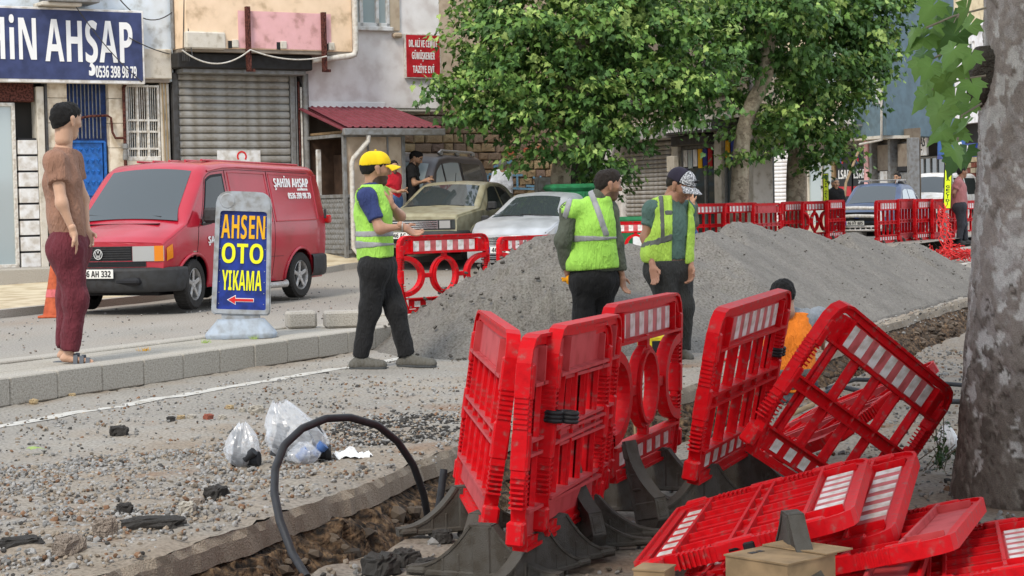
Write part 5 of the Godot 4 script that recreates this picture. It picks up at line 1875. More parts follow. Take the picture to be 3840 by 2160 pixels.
	# a sheet across the car between two stations, for windscreens and rear windows
	func across(b: MB, xa: float, xz: float, inset: float, off := 0.008) -> void:
		var q := PackedVector3Array()
		var m := (p(xz, 1.0, 1) - p(xa, 1.0, 1)).normalized()
		var up := Vector3(-m.y, m.x, 0)
		if up.y < 0.0:
			up = -up
		for i in 9:
			var x := lerpf(xa, xz, i / 8.0)
			for j in 17:
				var w := lerpf(-1.0, 1.0, j / 16.0)
				var e := p(x, 0.80, 1)
				var hw := absf(e.z) - inset
				var c := p(x, 1.0, 1)
				var drop := (c.y - e.y) * w * w
				q.append(Vector3(c.x, c.y - drop, hw * w) + up * off)
		b.sheet(q, 17)

	# a strip on the flat front or rear face, between heights
	func face(b: MB, z0: float, z1: float, y0: float, y1: float, off := 0.01, at_rear := false) -> void:
		var q := PackedVector3Array()
		var n := 10
		var xx := x0 if at_rear else x1
		var s := -1.0 if at_rear else 1.0
		var w := soft(wid, xx)
		for y in [y0 - 0.0001, y0, y1, y1 + 0.0001]:
			for i in n + 1:
				var z := lerpf(z0, z1, i / float(n))
				var k := z / w
				var o := off if y == y0 or y == y1 else 0.0
				q.append(Vector3(xx + s * o - s * (rear_plan if at_rear else plan) * k * k, y, z))
		b.sheet(q, n + 1, PackedColorArray(), true)

	# a bumper wrapped round an end of the car
	func wrap(b: MB, y0: float, y1: float, off: float, back: float, at_rear := false) -> void:
		var s := -1.0 if at_rear else 1.0
		var xx := x0 if at_rear else x1
		var line := []
		var w: float = soft(wid, xx - s * 0.5)
		for i in 5:
			line.append(Vector2(xx - s * lerpf(back, 0.32, i / 4.0), -w - off * 0.6))
		var we := soft(wid, xx)
		for i in 21:
			var k := lerpf(-1.0, 1.0, i / 20.0)
			var pl := rear_plan if at_rear else plan
			line.append(Vector2(xx + s * off - s * (pl * k * k + 0.10 * pow(absf(k), 8.0)), k * (we + off * 0.5)))
		for i in 5:
			line.append(Vector2(xx - s * lerpf(0.32, back, i / 4.0), w + off * 0.6))
		var q := PackedVector3Array()
		var prof := [[y0, -0.05], [y0 + 0.03, -0.015], [y0 + (y1 - y0) * 0.35, 0.0], [y1 - 0.05, 0.0], [y1 - 0.015, -0.012], [y1, -0.06]]
		for e in line:
			var c := Vector2(xx - s * 1.0, 0)
			var d: Vector2 = ((e as Vector2) - c).normalized()
			for a in prof:
				q.append(Vector3(e.x + d.x * a[1], a[0], e.y + d.y * a[1]))
		b.sheet(q, prof.size())


func wheel_parts(parent: Node3D, at: Vector3, r: float, side: float, spokes := 6, turn := 0.0) -> void:
	var root := Node3D.new()
	root.name = "wheel"
	parent.add_child(root, true)
	root.position = at
	root.rotation.y = turn
	var t := MB.new()
	var lay := Transform3D(Basis(Vector3.RIGHT, PI / 2 * side), Vector3.ZERO)
	t.lathe([Vector2(r * 0.62, -0.10), Vector2(r * 0.9, -0.105), Vector2(r * 0.985, -0.08), Vector2(r, -0.04), Vector2(r, 0.04), Vector2(r * 0.985, 0.08), Vector2(r * 0.92, 0.104), Vector2(r * 0.68, 0.098), Vector2(r * 0.64, 0.07), Vector2(r * 0.60, 0.02)], 32, lay)
	for k in 40:
		var a := TAU * k / 40
		t.box(Vector3(cos(a) * r * 0.998, sin(a) * r * 0.998, 0), Vector3(0.012, 0.03, 0.16), 0.0, Basis(Vector3(0, 0, 1), a))
	obj("tyre", t, M.tyre, root)
	var m := MB.new()
	m.lathe([Vector2(r * 0.655, 0.085), Vector2(r * 0.63, 0.092), Vector2(r * 0.60, 0.06), Vector2(r * 0.57, 0.0)], 28, lay)
	m.lathe([Vector2(r * 0.2, 0.04), Vector2(r * 0.19, 0.072), Vector2(0.0, 0.075)], 16, lay)
	for k in spokes:
		var a := TAU * k / spokes + 0.3
		var d := Vector3(cos(a), sin(a), 0)
		m.bar(d * r * 0.14 + Vector3(0, 0, 0.058 * side), d * r * 0.6 + Vector3(0, 0, 0.068 * side), r * 0.17, 0.02, 0.006, Vector3(0, 0, 1))
		var e := Vector3(cos(a + 0.5), sin(a + 0.5), 0)
		m.ell(e * r * 0.12 + Vector3(0, 0, 0.072 * side), Vector3.ONE * 0.011, Basis.IDENTITY, 4)
	obj("rim", m, M.alloy, root)
	var k2 := MB.new()
	k2.lathe([Vector2(r * 0.58, -0.02), Vector2(0.0, -0.02)], 20, lay)
	obj("brake_disc", k2, M.steel_dark, root)


func plate(parent: Node3D, s: String, at: Vector3, turn: Basis, tall := 0.11, wide := 0.52) -> void:
	var b := MB.new()
	b.box(Vector3.ZERO, Vector3(wide, tall, 0.012), 0.003)
	var o := obj("number_plate", b, M.plate_white, parent)
	o.transform = Transform3D(turn, at)
	b = MB.new()
	b.box(Vector3(-wide * 0.46, 0, 0.007), Vector3(wide * 0.075, tall * 0.96, 0.004))
	obj("plate_band", b, M.plate_blue, o)
	words(s, tall * 0.68, M.ink, o, Vector3(0.02, 0, 0.008), wide * 0.8)


func arch_lip(b: MB, s: Shell, c: Vector2, ra: float, side: float, thick := 0.022) -> void:
	var pts := []
	for k in 23:
		var a := lerpf(-0.25, PI + 0.25, k / 22.0)
		var x := c.x + cos(a) * ra
		var y := c.y + sin(a) * ra
		if y < s.yb:
			continue
		var v := clampf((y - s.yb) / (s.at(s.belt, x) - s.yb), 0.0, 1.0) * 0.35
		var q := s.p(x, v, side)
		pts.append(Vector3(x, y, q.z + side * 0.004))
	b.tube(pts, thick, 6)


func car_base(called: String, label: String, cat: String, at: Vector3, yaw: float, k: float, s: Shell, paint: Material, axles: Array, r: float, ra: float, group := "", spokes := 6, steer := 0.0) -> Node3D:
	var o := thing(called, label, cat, at, yaw, group)
	o.scale = Vector3.ONE * k
	var b := MB.new()
	var arches := []
	for x in axles:
		arches.append(Vector2(x, r))
	s.body(b, arches, ra)
	obj("body", b, paint, o)
	b = MB.new()
	for x in axles:
		for side in [-1.0, 1.0]:
			arch_lip(b, s, Vector2(x, r), ra, side)
	obj("arch_lip", b, paint, o)
	b = MB.new()
	b.box(Vector3((s.x0 + s.x1) * 0.5, 0.42, 0), Vector3(s.x1 - s.x0 - 0.6, 0.36, 1.15))
	for x in axles:
		b.box(Vector3(x, 0.5, 0), Vector3(ra * 2.1, 0.6, 1.2))
	obj("underbody", b, M.ink, o)
	for i in 2:
		for side in [-1.0, 1.0]:
			wheel_parts(o, Vector3(axles[i], r, side * (s.at(s.wid, axles[i]) - 0.115)), r, side, spokes, steer if i == 0 else 0.0)
	return o


func seam(b: MB, s: Shell, side: float, pts: Array, w := 0.008) -> void:
	for i in pts.size() - 1:
		var line := []
		for k in 9:
			var q: Vector2 = (pts[i] as Vector2).lerp(pts[i + 1], k / 8.0)
			line.append(s.p(q.x, q.y, side) + s.nrm(q.x, q.y, side) * 0.001)
		b.tube(line, w * 0.5, 5, false)


func mirror(o: Node3D, at: Vector3, side: float, k := 1.0) -> void:
	var b := MB.new()
	b.box(at + Vector3(0.0, 0.06, side * 0.14) * k, Vector3(0.10, 0.20, 0.24) * k, 0.035 * k)
	b.bar(at, at + Vector3(0, 0.0, side * 0.1) * k, 0.04 * k, 0.05 * k)
	b.bar(at + Vector3(0, -0.06, 0) * k, at + Vector3(0, -0.04, side * 0.12) * k, 0.03 * k, 0.03 * k)
	obj("mirror", b, M.plastic_dark, o)


func vehicles() -> void:
	red_van()
	olive_car()
	silver_car()
	minivan()
	pickup()
	white_van()


func red_van() -> void:
	var s := Shell.new()
	s.x0 = -2.36
	s.x1 = 2.32
	s.top = [[-2.4, 1.35], [-2.34, 1.78], [-2.22, 1.90], [0.3, 1.95], [0.85, 1.91], [1.0, 1.84], [1.68, 1.13], [2.0, 1.03], [2.25, 0.93], [2.34, 0.86]]
	s.wid = [[-2.36, 0.84], [-2.0, 0.9], [1.6, 0.9], [2.1, 0.87], [2.32, 0.82]]
	s.belt = [[-2.4, 1.10], [2.4, 1.06]]
	s.yb = 0.27
	s.tumble = 0.16
	s.rc = 0.13
	s.plan = 0.22
	var o := car_base("red_van", "red panel van with white lettering on its side, parked before the roller shutter", "van", Vector3(-4.4, 0.04, -26.59), 4.329, 1.0, s, M.van_red, [1.46, -1.46], 0.325, 0.40, "", 5, 0.15)
	var b := MB.new()
	s.across(b, 1.66, 1.02, 0.07, 0.012)
	obj("windscreen", b, M.windscreen_glass, o)
	b = MB.new()
	for j in [[-0.5, 0.28], [0.2, 0.6]]:
		b.bar(Vector3(1.63, 1.215, j[0]), Vector3(1.55, 1.265, j[0] + 0.62), 0.018, 0.014)
	obj("wiper", b, M.plastic_dark, o)
	b = MB.new()
	b.bar(Vector3(1.76, 1.125, -0.55), Vector3(1.76, 1.125, 0.6), 0.05, 0.012)
	obj("scuttle_vent", b, M.ink, o)
	for side in [-1.0, 1.0]:
		b = MB.new()
		s.patch(b, side, Vector2(0.52, 1.30), Vector2(0.52, 0.98), Vector2(0.37, 0.64), 0.004)
		obj("window_seal", b, M.ink, o)
		b = MB.new()
		s.patch(b, side, Vector2(0.56, 1.25), Vector2(0.56, 0.97), Vector2(0.385, 0.625), 0.009)
		obj("door_window", b, M.car_glass, o)
		for e in [[-0.62, 0.38], [-2.02, -0.74]]:
			b = MB.new()
			s.patch(b, side, Vector2(e[0], e[1]), Vector2(e[0], e[1]), Vector2(0.36, 0.63), -0.004, 8)
			for q in [[Vector2(e[0], 0.36), Vector2(e[1], 0.36)], [Vector2(e[0], 0.64), Vector2(e[1], 0.64)]]:
				seam(b, s, side, q, 0.02)
			seam(b, s, side, [Vector2(e[0], 0.36), Vector2(e[0], 0.64)], 0.02)
			seam(b, s, side, [Vector2(e[1], 0.36), Vector2(e[1], 0.64)], 0.02)
			obj("pressed_panel", b, M.van_red, o)
		b = MB.new()
		seam(b, s, side, [Vector2(0.46, 0.03), Vector2(0.46, 0.66)])
		seam(b, s, side, [Vector2(1.42, 0.16), Vector2(1.36, 0.35), Vector2(1.0, 0.66), Vector2(0.46, 0.665)])
		seam(b, s, side, [Vector2(-0.68, 0.03), Vector2(-0.68, 0.66)])
		seam(b, s, side, [Vector2(-2.2, 0.665), Vector2(0.46, 0.665)])
		seam(b, s, side, [Vector2(-0.95, 0.15), Vector2(1.0, 0.15)], 0.006)
		obj("door_seam", b, M.ink, o)
		b = MB.new()
		seam(b, s, side, [Vector2(-2.28, 0.70), Vector2(0.9, 0.70)], 0.03)
		obj("roof_gutter", b, M.van_red, o)
		b = MB.new()
		b.tube([Vector3(0.95, 0.24, side * 0.9), Vector3(0.9, 0.22, side * 0.93), Vector3(-0.9, 0.22, side * 0.93), Vector3(-0.95, 0.24, side * 0.9)], 0.045, 8)
		obj("side_step", b, M.alloy, o)
		mirror(o, Vector3(1.24, 1.16, side * 0.89), side)
		b = MB.new()
		b.box(Vector3(-2.2, 1.2, side * 0.9), Vector3(0.05, 0.14, 0.03), 0.01)
		obj("door_handle", b, M.plastic_dark, o)
		b = MB.new()
		s.face(b, side * 0.46, side * 0.83, 0.655, 0.845, 0.012)
		obj("headlight", b, M.lamp_glass, o)
		b = MB.new()
		s.patch(b, side, Vector2(2.14, 2.27), Vector2(2.15, 2.27), Vector2(0.225, 0.322), 0.008, 5)
		s.face(b, side * 0.72, side * 0.825, 0.652, 0.848, 0.015)
		obj("indicator", b, M.amber, o)
		b = MB.new()
		s.face(b, side * 0.45, side * 0.80, 1.0, 1.25, 0.012, true)
		b.box(Vector3(-2.36, 1.12, side * 0.86), Vector3(0.1, 0.12, 0.09), 0.02)
		obj("tail_light", b, M.tail_red, o)
	b = MB.new()
	s.face(b, -0.45, 0.45, 0.665, 0.835, 0.004)
	obj("grille", b, M.ink, o)
	b = MB.new()
	for y in [0.69, 0.72, 0.75, 0.78, 0.81]:
		s.face(b, -0.44, 0.44, y, y + 0.012, 0.016)
	s.face(b, -0.46, 0.46, 0.835, 0.848, 0.014)
	obj("grille_bar", b, M.plastic_dark, o)
	b = MB.new()
	for k in 24:
		var a := TAU * k / 24
		var c := TAU * (k + 1) / 24
		b.bar(Vector3(2.345, 0.75 + sin(a) * 0.062, cos(a) * 0.062), Vector3(2.345, 0.75 + sin(c) * 0.062, cos(c) * 0.062), 0.012, 0.012)
	for q in [[-0.045, 0.04, -0.016, -0.05], [-0.016, -0.05, 0.0, -0.01], [0.0, -0.01, 0.016, -0.05], [0.016, -0.05, 0.045, 0.04], [-0.018, 0.055, 0.0, 0.012], [0.018, 0.055, 0.0, 0.012]]:
		b.bar(Vector3(2.345, 0.75 + q[1], q[0]), Vector3(2.345, 0.75 + q[3], q[2]), 0.011, 0.01)
	obj("badge", b, M.chrome, o)
	b = MB.new()
	s.wrap(b, 0.26, 0.575, 0.07, 0.62)
	obj("front_bumper", b, M.plastic_dark, o)
	b = MB.new()
	for y in [0.60, 0.625, 0.65]:
		s.face(b, -0.6, 0.6, y - 0.012, y + 0.003, 0.012)
	s.face(b, -0.62, 0.62, 0.585, 0.65, 0.006)
	obj("lower_grille", b, M.ink, o)
	b = MB.new()
	s.wrap(b, 0.30, 0.62, 0.06, 0.62, true)
	obj("rear_bumper", b, M.plastic_dark, o)
	b = MB.new()
	for side in [-1.0, 1.0]:
		b.box(Vector3(2.32, 0.40, side * 0.42), Vector3(0.1, 0.09, 0.36), 0.03)
	obj("bumper_recess", b, M.ink, o)
	b = MB.new()
	for j in 5:
		var z := -0.5 + j * 0.25
		b.tube([Vector3(-2.1, 1.925, z), Vector3(0.6, 1.965, z)], 0.018, 6)
	obj("roof_rib", b, M.van_red, o)
	plate(o, "46 AH 332", Vector3(2.41, 0.50, 0.0), Basis(Vector3.UP, PI / 2), 0.115, 0.52)
	# lettering on the near flank
	var flank := Basis(Vector3.UP, PI)
	for e in [["ŞAHİN AHŞAP", 0.125, -1.36, 1.66, 1.02], ["DEKORASYON", 0.03, -1.66, 1.565, 0.3], ["0536 398 98 79", 0.085, -1.54, 1.47, 0.68], ["ŞAHİN AHŞAP", 0.09, 0.72, 0.90, 0.85]]:
		var w := words(e[0], e[1], M.white_letter, o, Vector3.ZERO, e[4], 0.008)
		var v: float = 0.35 + (e[3] - 1.08) / (1.80 - 1.08) * 0.3 if e[3] > 1.08 else (e[3] - 0.27) / 0.81 * 0.35
		var q := s.p(e[2], v, -1)
		w.transform = Transform3D(flank * Basis(Vector3.RIGHT, -0.16 if e[3] > 1.1 else 0.0) * Basis.from_scale(w.scale), q + Vector3(0, 0, -0.012))


func sedan_parts(o: Node3D, s: Shell, glass: Dictionary) -> void:
	var b := MB.new()
	s.across(b, glass.front[0], glass.front[1], 0.06)
	obj("windscreen", b, M.windscreen_glass, o)
	b = MB.new()
	s.across(b, glass.rear[0], glass.rear[1], 0.07)
	obj("rear_window", b, M.car_glass, o)
	for side in [-1.0, 1.0]:
		for e in glass.side:
			b = MB.new()
			s.patch(b, side, Vector2(e[0], e[1]), Vector2(e[2], e[3]), Vector2(0.37, 0.64), 0.006)
			obj("door_window", b, M.car_glass, o)
		b = MB.new()
		for x in glass.seams:
			seam(b, s, side, [Vector2(x, 0.05), Vector2(x, 0.36)])
		obj("door_seam", b, M.ink, o)
		b = MB.new()
		for x in glass.seams:
			b.box(Vector3(x - 0.14, s.at(s.belt, x) - 0.12, side * (s.at(s.wid, x) + 0.008)), Vector3(0.13, 0.025, 0.025), 0.006)
		obj("door_handle", b, M.plastic_dark, o)
		mirror(o, Vector3(glass.mirror, s.at(s.belt, 0.5) + 0.04, side * (s.at(s.wid, 0.6))), side, 0.72)


func olive_car() -> void:
	var s := Shell.new()
	s.x0 = -2.1
	s.x1 = 2.12
	s.top = [[-2.14, 0.80], [-2.05, 0.92], [-1.35, 0.96], [-0.85, 1.33], [-0.6, 1.38], [0.0, 1.39], [0.22, 1.34], [0.98, 0.93], [2.05, 0.82], [2.14, 0.74]]
	s.wid = [[-2.1, 0.76], [-1.6, 0.81], [1.5, 0.81], [2.12, 0.77]]
	s.belt = [[-2.2, 0.90], [2.2, 0.86]]
	s.yb = 0.26
	s.tumble = 0.36
	s.rc = 0.07
	s.plan = 0.07
	var o := car_base("olive_sedan", "boxy old sedan in dull olive paint parked nose out by the shed", "car", Vector3(-0.95, 0.36, -34.6), -1.913, 0.99, s, M.olive_paint, [1.22, -1.2], 0.285, 0.34)
	sedan_parts(o, s, {"front": [0.95, 0.26], "rear": [-1.3, -0.86], "side": [[-0.22, 0.72, -0.2, 0.2], [-1.0, -0.28, -0.72, -0.26]], "seams": [-0.25, 0.85, -1.0], "mirror": 0.66})
	var b := MB.new()
	s.face(b, -0.74, 0.74, 0.56, 0.735, 0.006)
	obj("grille", b, M.plastic_dark, o)
	b = MB.new()
	for y in [0.585, 0.62, 0.655, 0.69]:
		s.face(b, -0.43, 0.43, y, y + 0.016, 0.016)
	for z in [-0.44, 0.43]:
		s.face(b, z, z + 0.014, 0.57, 0.72, 0.016)
	obj("grille_bar", b, M.chrome, o)
	for side in [-1.0, 1.0]:
		b = MB.new()
		s.face(b, side * 0.47, side * 0.66, 0.585, 0.715, 0.014)
		obj("headlight", b, M.lamp_glass, o)
		b = MB.new()
		s.face(b, side * 0.67, side * 0.745, 0.585, 0.715, 0.012)
		obj("indicator", b, M.car_glass, o)
	b = MB.new()
	s.wrap(b, 0.34, 0.54, 0.09, 0.5)
	s.wrap(b, 0.36, 0.56, 0.08, 0.5, true)
	obj("bumper", b, M.plastic_dark, o)
	b = MB.new()
	b.bar(Vector3(0.97, 0.965, -0.5), Vector3(0.92, 0.995, 0.1), 0.014, 0.012)
	b.bar(Vector3(0.97, 0.965, 0.05), Vector3(0.92, 0.995, 0.62), 0.014, 0.012)
	obj("wiper", b, M.plastic_dark, o)
	b = MB.new()
	b.tube([Vector3(0.1, 1.4, 0.0), Vector3(0.0, 1.56, 0.02)], 0.006, 5)
	obj("aerial", b, M.ink, o)
	plate(o, "46 AC 217", Vector3(2.24, 0.47, 0.15), Basis(Vector3.UP, PI / 2), 0.11, 0.5)


func silver_car() -> void:
	var s := Shell.new()
	s.x0 = -2.2
	s.x1 = 2.18
	s.top = [[-2.24, 0.85], [-2.1, 1.0], [-1.45, 1.07], [-0.8, 1.40], [-0.4, 1.47], [0.05, 1.465], [0.28, 1.40], [1.05, 1.0], [1.6, 0.92], [2.0, 0.80], [2.2, 0.66]]
	s.wid = [[-2.2, 0.74], [-1.7, 0.85], [1.5, 0.85], [1.95, 0.80], [2.18, 0.70]]
	s.belt = [[-2.2, 0.95], [2.2, 0.88]]
	s.yb = 0.2
	s.tumble = 0.38
	s.rc = 0.14
	s.plan = 0.22
	var o := car_base("silver_sedan", "rounded silver sedan facing the works, half hidden by a barrier and the sand heap", "car", Vector3(0.58, 0.2, -33.0), -1.946, 0.885, s, M.silver_paint, [1.3, -1.28], 0.31, 0.37)
	sedan_parts(o, s, {"front": [1.02, 0.30], "rear": [-1.42, -0.82], "side": [[-0.15, 0.75, -0.13, 0.25], [-1.1, -0.2, -0.7, -0.18]], "seams": [-0.18, 0.9, -1.05], "mirror": 0.7})
	var b := MB.new()
	s.face(b, -0.34, 0.34, 0.52, 0.655, 0.008)
	obj("grille", b, M.plastic_dark, o)
	b = MB.new()
	for y in [0.535, 0.565, 0.595, 0.625]:
		s.face(b, -0.33, 0.33, y, y + 0.012, 0.016)
	s.face(b, -0.36, 0.36, 0.655, 0.672, 0.016)
	s.face(b, -0.36, 0.36, 0.505, 0.522, 0.016)
	obj("grille_bar", b, M.chrome, o)
	for side in [-1.0, 1.0]:
		b = MB.new()
		s.face(b, side * 0.40, side * 0.66, 0.53, 0.655, 0.014)
		s.patch(b, side, Vector2(1.9, 2.14), Vector2(1.72, 2.08), Vector2(0.24, 0.36), 0.01, 5)
		obj("headlight", b, M.lamp_glass, o)
	b = MB.new()
	s.wrap(b, 0.19, 0.50, 0.05, 0.5)
	s.wrap(b, 0.24, 0.60, 0.05, 0.5, true)
	obj("bumper", b, M.silver_paint, o)
	b = MB.new()
	b.box(Vector3(2.215, 0.295, 0), Vector3(0.05, 0.10, 0.86), 0.01)
	obj("air_intake", b, M.ink, o)
	b = MB.new()
	for y in [0.28, 0.31]:
		b.bar(Vector3(2.245, y, -0.42), Vector3(2.245, y, 0.42), 0.008, 0.008)
	obj("intake_bar", b, M.silver_paint, o)
	b = MB.new()
	b.bar(Vector3(1.07, 1.04, -0.55), Vector3(1.0, 1.075, 0.1), 0.016, 0.012)
	b.bar(Vector3(1.07, 1.04, 0.02), Vector3(1.0, 1.075, 0.65), 0.016, 0.012)
	obj("wiper", b, M.plastic_dark, o)
	plate(o, "46 KE 43", Vector3(2.265, 0.43, 0.0), Basis(Vector3.UP, PI / 2), 0.12, 0.54)


func minivan() -> void:
	var s := Shell.new()
	s.x0 = -2.1
	s.x1 = 2.1
	s.top = [[-2.14, 1.3], [-2.06, 1.72], [-1.9, 1.82], [-0.2, 1.85], [0.3, 1.80], [0.5, 1.70], [1.2, 1.12], [1.8, 0.98], [2.1, 0.80]]
	s.wid = [[-2.1, 0.80], [1.4, 0.86], [2.1, 0.76]]
	s.belt = [[-2.2, 1.08], [2.2, 1.0]]
	s.tumble = 0.2
	s.rc = 0.12
	var o := car_base("dark_minivan", "dark grey-brown minivan with silver roof bars parked against the stone wall", "van", Vector3(-1.9, 0.50, -38.5), -1.95, 1.0, s, M.dark_paint, [1.3, -1.35], 0.3, 0.37)
	var b := MB.new()
	s.across(b, 1.15, 0.55, 0.07)
	obj("windscreen", b, M.pale_glass, o)
	for side in [-1.0, 1.0]:
		for e in [[0.28, 1.12, 0.28, 0.6], [-0.62, 0.2, -0.62, 0.2], [-1.85, -0.74, -1.78, -0.74]]:
			b = MB.new()
			s.patch(b, side, Vector2(e[0], e[1]), Vector2(e[2], e[3]), Vector2(0.37, 0.63), 0.006)
			obj("side_window", b, M.pale_glass if e[0] > -0.7 else M.car_glass, o)
		b = MB.new()
		b.tube([Vector3(-1.7, 1.84, side * 0.58), Vector3(-1.6, 1.90, side * 0.58), Vector3(0.0, 1.92, side * 0.58), Vector3(0.15, 1.86, side * 0.58)], 0.028, 8)
		for x in [-1.6, -0.8, 0.02]:
			b.box(Vector3(x, 1.87, side * 0.58), Vector3(0.14, 0.08, 0.06), 0.01)
		obj("roof_bar", b, M.alloy, o)
		b = MB.new()
		b.box(Vector3(-2.06, 1.15, side * 0.79), Vector3(0.1, 0.4, 0.06), 0.02)
		obj("tail_light", b, M.tail_red, o)
		b = MB.new()
		seam(b, s, side, [Vector2(0.24, 0.03), Vector2(0.24, 0.64)])
		seam(b, s, side, [Vector2(-0.68, 0.03), Vector2(-0.68, 0.64)])
		obj("door_seam", b, M.ink, o)
		mirror(o, Vector3(1.0, 1.08, side * 0.86), side, 0.85)
	b = MB.new()
	s.wrap(b, 0.25, 0.6, 0.05, 0.6)
	obj("bumper", b, M.plastic_dark, o)


func pickup() -> void:
	var s := Shell.new()
	s.x0 = -2.5
	s.x1 = 2.42
	s.top = [[-2.5, 1.10], [-0.95, 1.12], [-0.85, 1.66], [-0.6, 1.74], [0.2, 1.76], [0.42, 1.70], [1.12, 1.17], [2.1, 1.06], [2.42, 0.92]]
	s.wid = [[-2.5, 0.86], [1.5, 0.87], [2.42, 0.80]]
	s.belt = [[-2.5, 1.08], [2.5, 1.05]]
	s.yb = 0.42
	s.tumble = 0.24
	s.plan = 0.12
	var o := car_base("blue_pickup", "blue pickup truck with a steel bull bar and roof rack facing the works", "pickup", Vector3(9.1, 0.13, -46.86), -2.043, 0.85, s, M.blue_paint, [1.5, -1.55], 0.37, 0.45)
	var b := MB.new()
	s.across(b, 1.08, 0.46, 0.06)
	obj("windscreen", b, M.windscreen_glass, o)
	for side in [-1.0, 1.0]:
		for e in [[-0.05, 0.95, -0.05, 0.42], [-0.8, -0.12, -0.76, -0.12]]:
			b = MB.new()
			s.patch(b, side, Vector2(e[0], e[1]), Vector2(e[2], e[3]), Vector2(0.38, 0.63), 0.006)
			obj("door_window", b, M.pale_glass, o)
		b = MB.new()
		s.face(b, side * 0.5, side * 0.78, 0.84, 0.99, 0.012)
		obj("headlight", b, M.lamp_glass, o)
		b = MB.new()
		b.tube([Vector3(-0.6, 1.80, side * 0.55), Vector3(-0.5, 1.85, side * 0.55), Vector3(0.3, 1.85, side * 0.55), Vector3(0.4, 1.78, side * 0.55)], 0.025, 6)
		obj("roof_rail", b, M.alloy, o)
		mirror(o, Vector3(0.9, 1.15, side * 0.87), side, 0.9)
		b = MB.new()
		b.tube([Vector3(-1.0, 1.12, side * 0.72), Vector3(-1.0, 1.55, side * 0.62), Vector3(-1.6, 1.15, side * 0.74)], 0.035, 6)
		obj("roll_bar", b, M.chrome, o)
	b = MB.new()
	for x in [-0.35, 0.2]:
		b.bar(Vector3(x, 1.87, -0.62), Vector3(x, 1.87, 0.62), 0.06, 0.03, 0.006)
	obj("roof_rack", b, M.alloy, o)
	b = MB.new()
	s.face(b, -0.48, 0.48, 0.72, 0.98, 0.008)
	obj("grille", b, M.ink, o)
	b = MB.new()
	b.x = Transform3D(Basis(Vector3(0, 0, 1), -PI / 2), Vector3(2.46, 0.86, 0))
	b.ell(Vector3.ZERO, Vector3(0.055, 0.012, 0.11))
	obj("badge", b, M.plate_blue, o)
	b = MB.new()
	s.wrap(b, 0.42, 0.70, 0.06, 0.6)
	obj("bumper", b, M.plastic_dark, o)
	b = MB.new()
	for k in 2:
		var g := 0.0 if k == 0 else -0.22
		b.tube([Vector3(2.60, 0.52, -0.72), Vector3(2.62, 0.95 + g, -0.70), Vector3(2.60, 1.08 + g, -0.58), Vector3(2.60, 1.10 + g, 0.0), Vector3(2.60, 1.08 + g, 0.58), Vector3(2.62, 0.95 + g, 0.70), Vector3(2.60, 0.52, 0.72)], 0.05, 8)
		if k == 0:
			continue
	for y in [0.48, 0.58]:
		b.tube([Vector3(2.58, y, -0.74), Vector3(2.64, y, 0), Vector3(2.58, y, 0.74)], 0.028, 8)
	for k in 9:
		b.bar(Vector3(2.62, 0.48, -0.6 + k * 0.15), Vector3(2.62, 0.58, -0.6 + k * 0.15), 0.03, 0.03)
	obj("bull_bar", b, M.reflector, o)
	plate(o, "46 HT 885", Vector3(2.68, 0.68, 0.0), Basis(Vector3.UP, PI / 2), 0.12, 0.54)


func white_van() -> void:
	var s := Shell.new()
	s.x0 = -2.3
	s.x1 = 2.3
	s.top = [[-2.34, 1.4], [-2.25, 1.85], [-2.0, 1.95], [0.3, 1.96], [0.6, 1.86], [1.2, 1.22], [2.2, 1.0], [2.3, 0.9]]
	s.wid = [[-2.3, 0.84], [2.3, 0.84]]
	s.belt = [[-2.4, 1.15], [2.4, 1.1]]
	s.tumble = 0.2
	var o := car_base("white_minibus", "white minibus parked beyond the blue pickup, behind the second yellow sign post", "van", Vector3(13.6, 0.25, -61.0), -2.147, 0.9, s, M.white_paint, [1.45, -1.4], 0.33, 0.4)
	var b := MB.new()
	s.across(b, 1.15, 0.64, 0.06)
	obj("windscreen", b, M.windscreen_glass, o)
	for side in [-1.0, 1.0]:
		for e in [[0.3, 1.05, 0.3, 0.65], [-0.8, 0.2, -0.8, 0.2], [-2.05, -0.9, -2.0, -0.9]]:
			b = MB.new()
			s.patch(b, side, Vector2(e[0], e[1]), Vector2(e[2], e[3]), Vector2(0.38, 0.63), 0.006)
			obj("side_window", b, M.car_glass, o)
		mirror(o, Vector3(1.0, 1.2, side * 0.84), side)
		b = MB.new()
		s.face(b, side * 0.5, side * 0.8, 0.74, 0.9, 0.012)
		obj("headlight", b, M.lamp_glass, o)
	b = MB.new()
	s.wrap(b, 0.3, 0.6, 0.06, 0.5)
	obj("bumper", b, M.plastic_dark, o)
	b = MB.new()
	s.face(b, -0.45, 0.45, 0.7, 0.86, 0.01)
	obj("grille", b, M.ink, o)


func bx(parent: Node, called: String, m: Material, x0: float, x1: float, y0: float, y1: float, z0: float, z1: float, bev := 0.0) -> MeshInstance3D:
	var b := MB.new()
	b.box(Vector3((x0 + x1) * 0.5, (y0 + y1) * 0.5, (z0 + z1) * 0.5), Vector3(absf(x1 - x0), absf(y1 - y0), absf(z1 - z0)), bev)
	return obj(called, b, m, parent)


func line3(parent: Node, called: String, m: Material, pts: Array, r: float, sides := 6) -> MeshInstance3D:
	var b := MB.new()
	b.tube(pts, r, sides)
	return obj(called, b, m, parent)


func sag(a: Vector3, b: Vector3, d: float, n := 14) -> Array:
	var o := []
	for i in n + 1:
		var w := i / float(n)
		o.append(a.lerp(b, w) - Vector3(0, d * 4.0 * w * (1.0 - w), 0))
	return o


